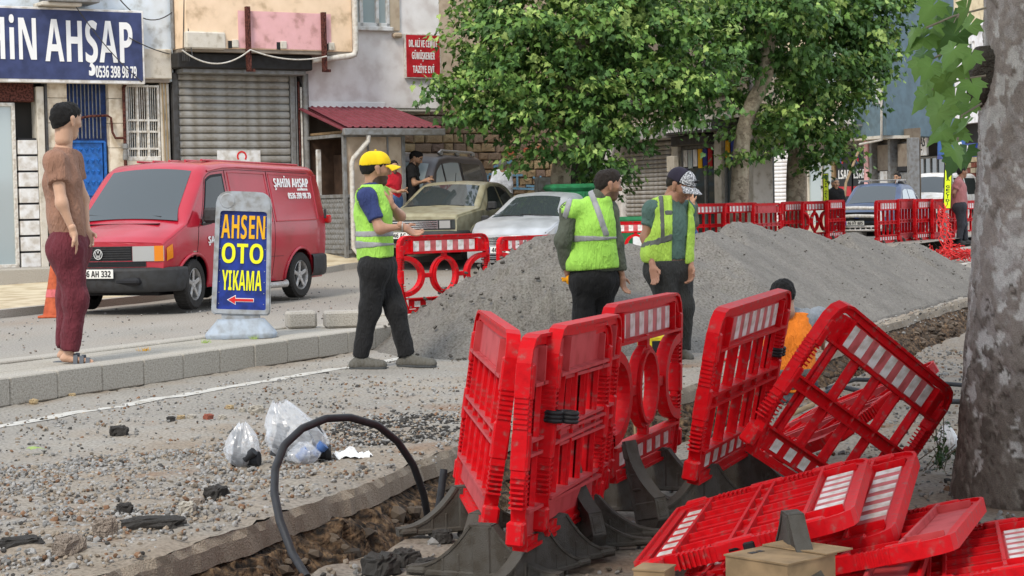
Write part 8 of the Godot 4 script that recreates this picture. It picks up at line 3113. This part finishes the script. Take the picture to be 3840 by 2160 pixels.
func trench_things() -> void:
	var o := thing("water_hose", "thick black water pipe arching in a wide loop out of the trench", "hose", Vector3.ZERO)
	var cv := Curve3D.new()
	var ps := [[772, 1452], [735, 1392], [704, 1310], [690, 1240], [692, 1180], [715, 1120], [760, 1078], [820, 1053], [880, 1050], [950, 1070], [1000, 1110], [1040, 1170], [1065, 1240], [1078, 1310], [1084, 1350]]
	for i in ps.size():
		var a := pix(ps[i][0], ps[i][1], lerpf(6.95, 8.3, i / 14.0))
		var t := pix(ps[mini(i + 1, 14)][0], ps[mini(i + 1, 14)][1], lerpf(6.95, 8.3, mini(i + 1, 14) / 14.0)) - pix(ps[maxi(i - 1, 0)][0], ps[maxi(i - 1, 0)][1], lerpf(6.95, 8.3, maxi(i - 1, 0) / 14.0))
		cv.add_point(a, -t * 0.17, t * 0.17)
	var pts := []
	for k in 90:
		pts.append(cv.sample_baked(cv.get_baked_length() * k / 89.0))
	line3(o, "pipe", M.hose, pts, 0.016, 14)
	o = thing("pipe_end", "short black pipe end sticking up from the trench beside the first barrier foot", "pipe", Vector3.ZERO)
	line3(o, "pipe", M.hose, [pix(1095, 1330, 8.3), pix(1108, 1250, 8.3), pix(1117, 1180, 8.32)], 0.0165, 12)
	# bags of fittings
	o = thing("plastic_bag", "small clear plastic bag holding a black pipe elbow, nearer the kerb side", "bag", Vector3(-1.40, 0.0, -9.75))
	var b := MB.new()
	poly_bag(b, Vector3.ZERO, Vector3(0.115, 0.20, 0.11), Vector3(0.01, 0.03, 0), 1.0)
	obj("film", b, M.poly, o)
	pipe_bit(o, Vector3(-0.05, 0.04, 0.0), Vector3(0.06, 0.045, 0.02), 0.032, M.fitting)
	pipe_bit(o, Vector3(-0.03, 0.04, 0.0), Vector3(-0.025, 0.17, -0.01), 0.024, M.fitting)
	pipe_bit(o, Vector3(0.02, 0.05, 0.06), Vector3(0.05, 0.075, 0.07), 0.018, M.fitting)
	o = thing("plastic_bag", "large peaked clear plastic bag full of black and blue pipe fittings", "bag", Vector3(-1.12, 0.0, -9.9))
	b = MB.new()
	poly_bag(b, Vector3.ZERO, Vector3(0.20, 0.27, 0.15), Vector3(-0.10, 0.05, 0), 5.0)
	obj("film", b, M.poly, o)
	b = MB.new()
	poly_bag(b, Vector3(0.03, 0, 0.09), Vector3(0.10, 0.12, 0.06), Vector3(0.0, 0.0, 0), 9.0)
	obj("inner_film", b, M.poly, o)
	for e in [[[-0.13, 0.04, 0.03], [-0.09, 0.17, 0.0], 0.028], [[-0.10, 0.05, 0.0], [0.08, 0.16, -0.02], 0.03], [[0.0, 0.05, 0.02], [0.13, 0.05, 0.0], 0.034], [[0.10, 0.06, 0.02], [0.08, 0.16, 0.0], 0.026]]:
		pipe_bit(o, Vector3(e[0][0], e[0][1], e[0][2]), Vector3(e[1][0], e[1][1], e[1][2]), e[2], M.fitting)
	for e in [[[0.08, 0.05, 0.06], [0.11, 0.08, 0.06]], [[0.0, 0.035, 0.10], [0.03, 0.06, 0.10]]]:
		pipe_bit(o, Vector3(e[0][0], e[0][1], e[0][2]), Vector3(e[1][0], e[1][1], e[1][2]), 0.024, M.fitting_blue)
	o = thing("plastic_scrap", "crumpled white plastic scrap lying between the bags and the pipe loop", "rag", Vector3(-0.86, 0.0, -10.0))
	b = MB.new()
	var q := PackedVector3Array()
	for i in 18:
		for j in 26:
			var x := (j / 25.0 - 0.5) * 0.20
			var z := (i / 17.0 - 0.5) * 0.16
			q.append(Vector3(x + 0.03 * nrm(z * 20.0, x * 9.0), maxf(0.006, 0.035 + 0.05 * nrm(x * 13.0, z * 13.0, 3.0) - 1.2 * (x * x + z * z)), z))
	b.sheet(q, 26, PackedColorArray(), true)
	obj("film", b, M.bag_white, o)
	o = thing("fallen_leaf", "single green leaf lying flat on the gravel", "leaf", Vector3(-2.62, 0.025, -10.5))
	var lf := put("leaf", leaf_mesh(M.leaf_2), null, o)
	lf.transform = Transform3D(Basis(Vector3(0.2, 0, 1).normalized(), Vector3(1, 0.05, -0.2).normalized(), Vector3(0, 1, 0)).scaled(Vector3(0.1, 0.17, 0.12)), Vector3(-0.07, 0.01, 0))
	# machine and leads beside the workers
	o = thing("generator", "yellow and black site machine with a coiled white cable on top, behind the oval barrier", "machine", Vector3(1.16, 0.0, -15.6), 0.3)
	bx(o, "housing", M.machine_yellow, -0.11, 0.11, 0.06, 0.24, -0.14, 0.14, 0.025)
	bx(o, "skid", M.rubber_black, -0.13, 0.13, 0.0, 0.06, -0.16, 0.16, 0.01)
	bx(o, "grille", M.rubber_black, -0.08, 0.08, 0.09, 0.19, 0.135, 0.147, 0.004)
	pts = []
	for k in 60:
		var a := k * 0.42
		pts.append(Vector3(cos(a) * (0.09 + 0.01 * sin(k * 0.7)), 0.255 + 0.0011 * k, sin(a) * 0.10))
	line3(o, "cable_coil", M.grille_white, pts, 0.009, 6)
	o = thing("red_cable", "thin red cable trailing on the ground by the yellow site machine", "cable", Vector3.ZERO)
	line3(o, "cable", M.net_red, [st(14.7, 5.2, 0.02), st(15.0, 5.1, 0.03), st(15.1, 4.85, 0.02), st(15.4, 4.7, 0.03)], 0.012)
	o = thing("black_pipe", "black water pipe lying across the dirt behind the tipped barrier", "pipe", Vector3.ZERO)
	line3(o, "pipe", M.hose, [pix(2068, 992, 12.4), pix(2110, 972, 12.6), pix(2170, 985, 12.3), pix(2260, 1000, 12.0), pix(2340, 1008, 11.8), pix(2460, 1012, 11.6)], 0.017, 8)
	o = thing("black_pipe", "black water pipe curving towards the plane tree at the far side of the dirt strip", "pipe", Vector3.ZERO)
	line3(o, "pipe", M.hose, [pix(2080, 978, 13.0), pix(2150, 955, 13.2), pix(2280, 957, 13.2), pix(2460, 972, 12.8)], 0.015, 8)
	o = thing("timber_stake", "pale wooden stick lying on the dirt beside the crouching worker", "stick", Vector3.ZERO)
	line3(o, "stick", M.cardboard, [pix(1995, 1040, 11.1), pix(2045, 1018, 11.5)], 0.016)
	o = thing("thin_rod", "thin pale rod standing in the trench behind the oval barrier", "rod", Vector3.ZERO)
	line3(o, "rod", M.cardboard, [pix(1603, 1200, 9.6), pix(1594, 1020, 9.8)], 0.006)


func chunk(called: String, label: String, cat: String, at: Vector3, s: Vector3, m: Material, seed_: float, turn: float, group := "") -> void:
	var b := MB.new()
	var q := PackedVector3Array()
	var n := 27
	for i in 15:
		var th := PI * i / 14.0
		for j in n:
			var a := TAU * j / (n - 1)
			var d := Vector3(sin(th) * cos(a), cos(th), sin(th) * sin(a))
			var e := Vector3(signf(d.x) * pow(absf(d.x), 0.6), signf(d.y) * pow(absf(d.y), 0.5), signf(d.z) * pow(absf(d.z), 0.6))
			var g := 1.0 + 0.35 * nrm(d.x * 1.7 + seed_, d.y * 1.7, d.z * 1.7) + 0.18 * nrm(d.x * 5.0, d.y * 5.0 + seed_, d.z * 5.0)
			q.append(e * g * s)
	b.sheet(q, n, PackedColorArray(), true)
	var o := obj(called, b, m)
	o.position = at + Vector3(0, s.y * 0.55, 0)
	o.rotation.y = turn
	tag(o, label, cat, group)


func rubble() -> void:
	var gp := "lumps of broken tarmac by the trench"
	chunk("tarmac_slab", "long flat slab of broken tarmac at the edge of the trench", "tarmac", Vector3(-1.52, 0.0, -7.95), Vector3(0.125, 0.028, 0.06), M.tarmac, 1.0, 0.1, gp)
	chunk("tarmac_lump", "upright dark lump of tarmac just left of the long slab by the trench", "tarmac", Vector3(-1.68, 0.0, -7.75), Vector3(0.045, 0.05, 0.04), M.clod, 2.0, 0.5, gp)
	chunk("tarmac_lump", "wedge of dark tarmac amid the gravel, nearest the water pipe loop", "tarmac", Vector3(-1.38, 0.0, -8.75), Vector3(0.052, 0.035, 0.045), M.tarmac, 3.0, 1.1, gp)
	chunk("tarmac_lump", "dark angular stone alone in the middle of the gravel", "stone", Vector3(-1.72, 0.0, -8.35), Vector3(0.035, 0.028, 0.03), M.tarmac, 4.0, 0.2, gp)
	chunk("tarmac_slab", "tilted slab of tarmac at the lower corner of the gravel", "tarmac", Vector3(-1.98, 0.0, -7.55), Vector3(0.085, 0.025, 0.055), M.tarmac, 5.0, 0.4, gp)
	chunk("soil_clod", "brown crumbly clod of soil at the trench edge below the gravel", "clod", Vector3(-1.74, 0.0, -7.38), Vector3(0.062, 0.045, 0.05), M.clod, 6.0, 0.9, gp)
	chunk("tarmac_lump", "grey broken stone on the dusty road beyond the gravel", "stone", Vector3(-2.35, 0.0, -11.3), Vector3(0.055, 0.035, 0.045), M.tarmac, 7.0, 0.3, gp)
	var gs := "cobbles lying where the gravel meets the road"
	var cob := [[430, 1055, "small black cobble beside an orange one at the far gravel edge", "tarmac"], [455, 1052, "orange-brown rounded cobble at the far gravel edge", "stone_4"], [482, 1050, "dull grey rounded cobble next to the orange one", "kerb"], [525, 1050, "flat orange brick fragment beside a pale flat stone", "brick_red"], [560, 1052, "pale flat stone right of the orange brick fragment", "paving"], [645, 1035, "big whitish angular stone just behind the large plastic bag", "paving"], [610, 1032, "small pale stone left of the big whitish one", "paving"], [578, 1025, "peach coloured pebble behind the plastic bags", "stone_4"], [690, 1040, "dark pebble beside the peak of the large plastic bag", "tarmac"], [85, 1012, "orange stone lying at the foot of the kerb", "stone_4"], [182, 995, "small orange stone by the kerb under the man in slides", "stone_4"], [470, 1285, "cream stone in front of the wedge of tarmac", "paving"], [495, 1265, "brownish lump behind the cream stone", "clod"], [300, 1072, "grey stone at the boundary of gravel and road", "kerb"], [1268, 905, "pale chip of concrete lying before the sand heap", "paving"]]
	for i in cob.size():
		var e: Array = cob[i]
		var r := Basis.from_euler(Vector3(-atan(210.5 / 4807.0), 0, -0.021)) * Vector3((e[0] - 1288.0) / 4807.0, -(e[1] - 724.5) / 4807.0, -1)
		var p := Vector3(0, 1.32, 0) + r * (-1.31 / r.y)
		var s := 0.026 + 0.012 * absf(nrm(i * 3.7, 2.0)) + (0.018 if i in [5, 11] else 0.0)
		chunk("cobble", e[2], "stone", Vector3(p.x, 0.0, p.z), Vector3(s, s * 0.65, s * 0.8), M[e[3]], 10.0 + i, i * 1.3, gs)
	var gd := "black soil clods in the dirt by the barriers"
	for e in [[-0.30, -7.60, 0.038, "round black clod of soil in front of the first barrier's rubber foot"], [-0.42, -7.10, 0.05, "largest black clod of soil among the pebbles by the barriers"], [-0.50, -6.95, 0.062, "black clod of soil nearest the trench and the frame's lower edge"], [-0.22, -7.72, 0.022, "small black clod beside the round one by the barrier foot"], [-0.33, -6.98, 0.04, "black clod lying between the large clods and the white pebbles"]]:
		chunk("soil_clod", e[3], "clod", Vector3(e[0], -0.02, e[1]), Vector3(e[2], e[2] * 0.75, e[2]), M.tarmac, e[0] * 40.0, e[1], gd)
	var gk := "loose kerb stones on the median"
	for e in [[-2.02, -18.2, 0.14, "square loose kerb stone standing alone beside the sign board", 0.24], [-1.55, -18.15, 0.24, "longer loose kerb stone next to the yellow cap worker's legs", 0.24]]:
		var b := MB.new()
		b.box(Vector3(0, 0.08, 0), Vector3(e[2] * 2.0, 0.16, e[4]), 0.022)
		var o := obj("loose_kerb_stone", b, M.kerb)
		o.position = Vector3(e[0], 0.185, e[1])
		o.rotation.y = 0.25
		tag(o, e[3], "kerb stone", gk)


func box_open(o: Node3D, w: float, h: float, l: float) -> void:
	bx(o, "side", M.cardboard, -w / 2, -w / 2 + 0.006, 0, h, -l / 2, l / 2)
	bx(o, "side", M.cardboard, w / 2 - 0.006, w / 2, 0, h, -l / 2, l / 2)
	bx(o, "side", M.cardboard, -w / 2 + 0.006, w / 2 - 0.006, 0, h, l / 2 - 0.006, l / 2)
	bx(o, "side", M.cardboard, -w / 2 + 0.006, w / 2 - 0.006, 0, h, -l / 2, -l / 2 + 0.006)
	bx(o, "lid", M.cardboard, -w / 2 - 0.004, w / 2 + 0.004, h, h + 0.005, -l / 2 - 0.004, l / 2 + 0.004)


func pole_sign(label: String, x: float, y0: float, y1: float, d: float, wide: float, lean: float) -> void:
	var a := pix(x, y1, d)
	var z := pix(x, y0, d)
	var h := a.y - z.y
	var o := thing("sign_post", label, "sign", Vector3(a.x, z.y, a.z), 0.12, "yellow crossing sign posts")
	o.rotation.z = lean
	bx(o, "backing", M.ink, -wide * 0.62, wide * 0.62, 0, h, -0.03, 0.0, 0.004)
	bx(o, "plate", M.sign_lime, -wide * 0.5, wide * 0.5, 0.012, h - 0.012, 0.0, 0.008)
	var s := "YAYA GEÇİDİ"
	var step := h * 0.072
	for i in s.length():
		if s[i] != " ":
			words(s[i], step * 0.74, M.ink, o, Vector3(0, h * 0.82 - i * step, 0.009), wide * (0.2 if s[i] == "İ" else 0.6), 0.004)
	var b := MB.new()
	b.prism(PackedVector2Array([Vector2(-wide * 0.3, h * 0.89), Vector2(wide * 0.3, h * 0.89), Vector2(wide * 0.22, h * 0.94), Vector2(0, h * 0.97), Vector2(-wide * 0.22, h * 0.94)]), 0.008, 0.013)
	b.box(Vector3(0, h * 0.865, 0.011), Vector3(wide * 0.5, h * 0.012, 0.005))
	obj("walker_symbol", b, M.ink, o)
	bx(o, "post", M.steel_grey, -0.02, 0.02, -(z.y - 0.2), h * 0.9, -0.075, -0.032)


func street_things() -> void:
	var foot := foot_mesh()
	var gf := "loose black barrier feet"
	for e in [[[0.26, 0.05, -7.28], [1.2, 0.5, 0.25], "rubber barrier foot lying on its side nearest the standing barriers"], [[0.50, 0.055, -7.75], [1.35, 0.75, 0.3], "rubber barrier foot lying against the lower end of the fallen pile"], [[0.87, 0.15, -5.93], [0.0, 0.1, 0.05], "rubber barrier foot standing upright before the fallen barriers, behind the cardboard box"], [[-0.12, 0.0, -6.72], [0.0, 1.2, 0.0], "rubber barrier foot at the lower end of the standing row, pointing at the trench"], [[0.95, 0.0, -9.2], [0.0, 0.4, 0.0], "rubber barrier foot on the dirt between the leaning and the tipped barrier"]]:
		var o := put("barrier_foot", foot, null, self)
		o.position = Vector3(e[0][0], e[0][1], e[0][2])
		o.rotation = Vector3(e[1][0], e[1][1], e[1][2])
		if e[0][0] > 0.9 and e[0][2] > -7.0:
			o.scale = Vector3(0.6, 1, 0.7)
		tag(o, e[2], "barrier foot", gf)
	var o := thing("cardboard_box", "brown cardboard box with its lid askew in front of the fallen barriers", "box", Vector3(0.80, 0.0, -5.78), 0.75)
	box_open(o, 0.23, 0.235, 0.24)
	bx(o, "printed_mark", M.ink, -0.06, -0.03, 0.2405, 0.2415, -0.08, -0.06)
	bx(o, "printed_mark", M.ink, -0.02, 0.0, 0.2405, 0.2415, -0.08, -0.06)
	bx(o, "flap", M.cardboard, 0.06, 0.19, 0.242, 0.246, -0.12, 0.13)
	o = thing("cardboard_box", "corner of a second cardboard box beside the first, at the foot of the barrier pile", "box", Vector3(0.42, 0.0, -5.85), -0.4)
	box_open(o, 0.10, 0.19, 0.10)
	# traffic cone behind the man in slides
	o = thing("traffic_cone", "worn orange traffic cone standing at the far kerb behind the man in slides", "cone", Vector3(-5.85, far_h(-5.85, -24.4), -24.4))
	var b := MB.new()
	b.lathe([Vector2(0.15, 0.03), Vector2(0.11, 0.25), Vector2(0.075, 0.45), Vector2(0.03, 0.72), Vector2(0.0, 0.725)], 18)
	b.box(Vector3(0, 0.015, 0), Vector3(0.36, 0.03, 0.36), 0.008)
	obj("cone_body", b, M.cone_orange, o)
	b = MB.new()
	b.lathe([Vector2(0.113, 0.26), Vector2(0.093, 0.36)], 18)
	obj("reflective_sleeve", b, M.reflector_red, o)
	pole_sign("slim yellow pedestrian sign post beside the stout plane tree", 2077, 520, 436, 39.4, 0.10, 0.0)
	pole_sign("tall leaning yellow pedestrian sign post by the man in the pink shirt", 2381, 525, 404, 38.6, 0.13, -0.045)
	# red safety net, hanging from the post and heaped below it
	o = thing("safety_net", "tangled red plastic safety net hanging from the yellow sign post and heaped below it", "net", pix(2400, 652, 37.5))
	b = MB.new()
	var r := RandomNumberGenerator.new()
	r.seed = 5
	var base := o.position
	for i in 150:
		var c := Vector3(r.randfn() * 0.26, absf(r.randfn()) * 0.10 + 0.02, r.randfn() * 0.2)
		var pts := []
		var dv := Vector3(r.randfn(), r.randfn() * 0.4, r.randfn()).normalized()
		for k in 4:
			pts.append(c + dv * (k - 1.5) * 0.07 + Vector3(r.randfn(), r.randfn(), r.randfn()) * 0.02)
		b.tube(pts, 0.011, 4)
	for i in 6:
		var top := pix(2358 + i * 3.5, 512 + absf(i - 4) * 5, 38.3) - base
		var low := pix(2372 + i * 5.0, 640, 37.7) - base
		var pts := []
		for k in 9:
			pts.append(top.lerp(low, k / 8.0) + Vector3(0.05 * sin(k * 2.1 + i * 1.7), 0, 0.04 * cos(k * 1.7 + i)))
		b.tube(pts, 0.012, 4)
		for k in 8:
			var c := top.lerp(low, (k + 0.5) / 8.0)
			b.tube([c, c + Vector3(0.09, -0.05 + 0.04 * sin(i * 3.0 + k), 0.02)], 0.010, 4)
	obj("netting", b, M.net_red, o)
	for e in [[1440, 463, 33.6, "green metal waste bin with a sloping lid behind the silver car"], [1592, 545, 33.0, "green metal bin with a white label behind the ring barrier"]]:
		var p := pix(e[0], e[1], e[2])
		var gh := far_h(p.x, p.z) + 0.1
		o = thing("waste_bin", e[3], "bin", Vector3(p.x, gh, p.z), 0.15, "green waste bins")
		var h := p.y - gh
		bx(o, "tub", M.green_bin, -0.42, 0.42, 0.12, h - 0.12, -0.4, 0.4, 0.03)
		bx(o, "lid", M.green_bin, -0.46, 0.46, h - 0.12, h, -0.44, 0.44, 0.05)
		for k in 4:
			bx(o, "tub_rib", M.green_bin, -0.38 + k * 0.24, -0.34 + k * 0.24, 0.15, h - 0.14, 0.40, 0.425, 0.008)
		for g in [-0.34, 0.34]:
			line3(o, "castor", M.rubber_black, [Vector3(g - 0.03, 0.06, 0.3), Vector3(g + 0.03, 0.06, 0.3)], 0.06, 12)
		if e[0] > 1500:
			bx(o, "label", M.sign_white, -0.1, 0.22, 0.2, h - 0.3, 0.425, 0.432)
	var p2 := pix(1380, 446, 36.0)
	o = thing("utility_cabinet", "grey street utility cabinet between the stone wall and the broad plane tree", "cabinet", Vector3(p2.x, far_h(p2.x, p2.z), p2.z), 0.2)
	bx(o, "casing", M.cabinet, -0.24, 0.24, 0, p2.y - far_h(p2.x, p2.z), -0.18, 0.18, 0.015)
	bx(o, "cabinet_door", M.cabinet, -0.2, 0.2, 0.15, p2.y - far_h(p2.x, p2.z) - 0.06, 0.18, 0.195, 0.006)
	p2 = pix(1486, 449, 36.2)
	o = thing("white_box", "small white box fixed beside the dark leaning trunk above the green bin", "box", Vector3(p2.x, p2.y - 0.2, p2.z))
	bx(o, "casing", M.sign_white, -0.1, 0.1, -0.12, 0.2, -0.06, 0.06, 0.01)
	# weeds and a pinkish bag at the foot of the near plane tree
	o = thing("weed", "straggly dark weed growing at the foot of the near plane tree", "weed", Vector3(2.02, 0.0, -9.15))
	var lm := leaf_mesh(M.leaf_0)
	var tr := []
	var cs := []
	r.seed = 9
	for i in 9:
		var dv := Vector3(r.randfn() * 0.5, 1.0, r.randfn() * 0.4).normalized()
		var l := r.randf_range(0.12, 0.32)
		line3(o, "stem", M.twig, [Vector3(r.randfn() * 0.05, 0, r.randfn() * 0.05), dv * l * 0.5, dv * l + Vector3(r.randfn() * 0.04, 0, 0)], 0.003, 4)
		for k in 12:
			var q := dv * l * (0.25 + 0.75 * k / 12.0)
			var dl := Vector3(r.randfn(), r.randfn() * 0.4 - 0.2, r.randfn()).normalized()
			var nn := Vector3(0.2, 1, 0.3)
			nn = (nn - dl * nn.dot(dl)).normalized()
			tr.append(Transform3D(Basis(dl.cross(nn), dl, nn).scaled(Vector3(0.5, 1, 0.7) * r.randf_range(0.03, 0.055)), q))
			cs.append(Color.WHITE * r.randf_range(0.3, 0.8))
	for i in 120:
		var q := Vector3(r.randfn() * 0.2 + 0.1, 0.02 + absf(r.randfn()) * 0.03, r.randfn() * 0.12 + 0.1)
		var dl := Vector3(r.randfn(), 0.2, r.randfn()).normalized()
		tr.append(Transform3D(Basis(dl.cross(Vector3.UP).normalized(), dl, Vector3.UP).scaled(Vector3(0.6, 1, 0.7) * r.randf_range(0.02, 0.045)), q))
		cs.append(Color.WHITE * r.randf_range(0.2, 0.6))
	multi("foliage", lm, tr, cs, "", o)
	o = thing("plastic_bag", "pale pinkish plastic bag slumped against the foot of the near plane tree", "bag", Vector3(2.20, 0.0, -9.7))
	b = MB.new()
	poly_bag(b, Vector3.ZERO, Vector3(0.07, 0.15, 0.07), Vector3.ZERO, 15.0)
	obj("film", b, M.bag_white, o)
	# dry grass tufts on the median
	for e in [[-3.02, -15.6, "yellow dry grass tuft at the edge of the median beside the man's slide"], [-2.65, -16.4, "pale dry grass tuft on the median between the slide and the sign board"], [-2.28, -16.75, "small green tuft at the front of the sign board's base"]]:
		o = thing("grass_tuft", e[2], "grass", Vector3(e[0], 0.185, e[1]))
		b = MB.new()
		for i in 26:
			var dv := Vector3(r.randfn() * 0.6, 1, r.randfn() * 0.6).normalized()
			var q := Vector3(r.randfn() * 0.02, 0, r.randfn() * 0.02)
			var w := dv.cross(Vector3(0, 0, 1)).normalized() * 0.0025
			b.tri(q - w, q + w, q + dv * r.randf_range(0.02, 0.05))
		obj("blades", b, M.letter_orange if e[0] < -2.9 else M.leaf_2, o)
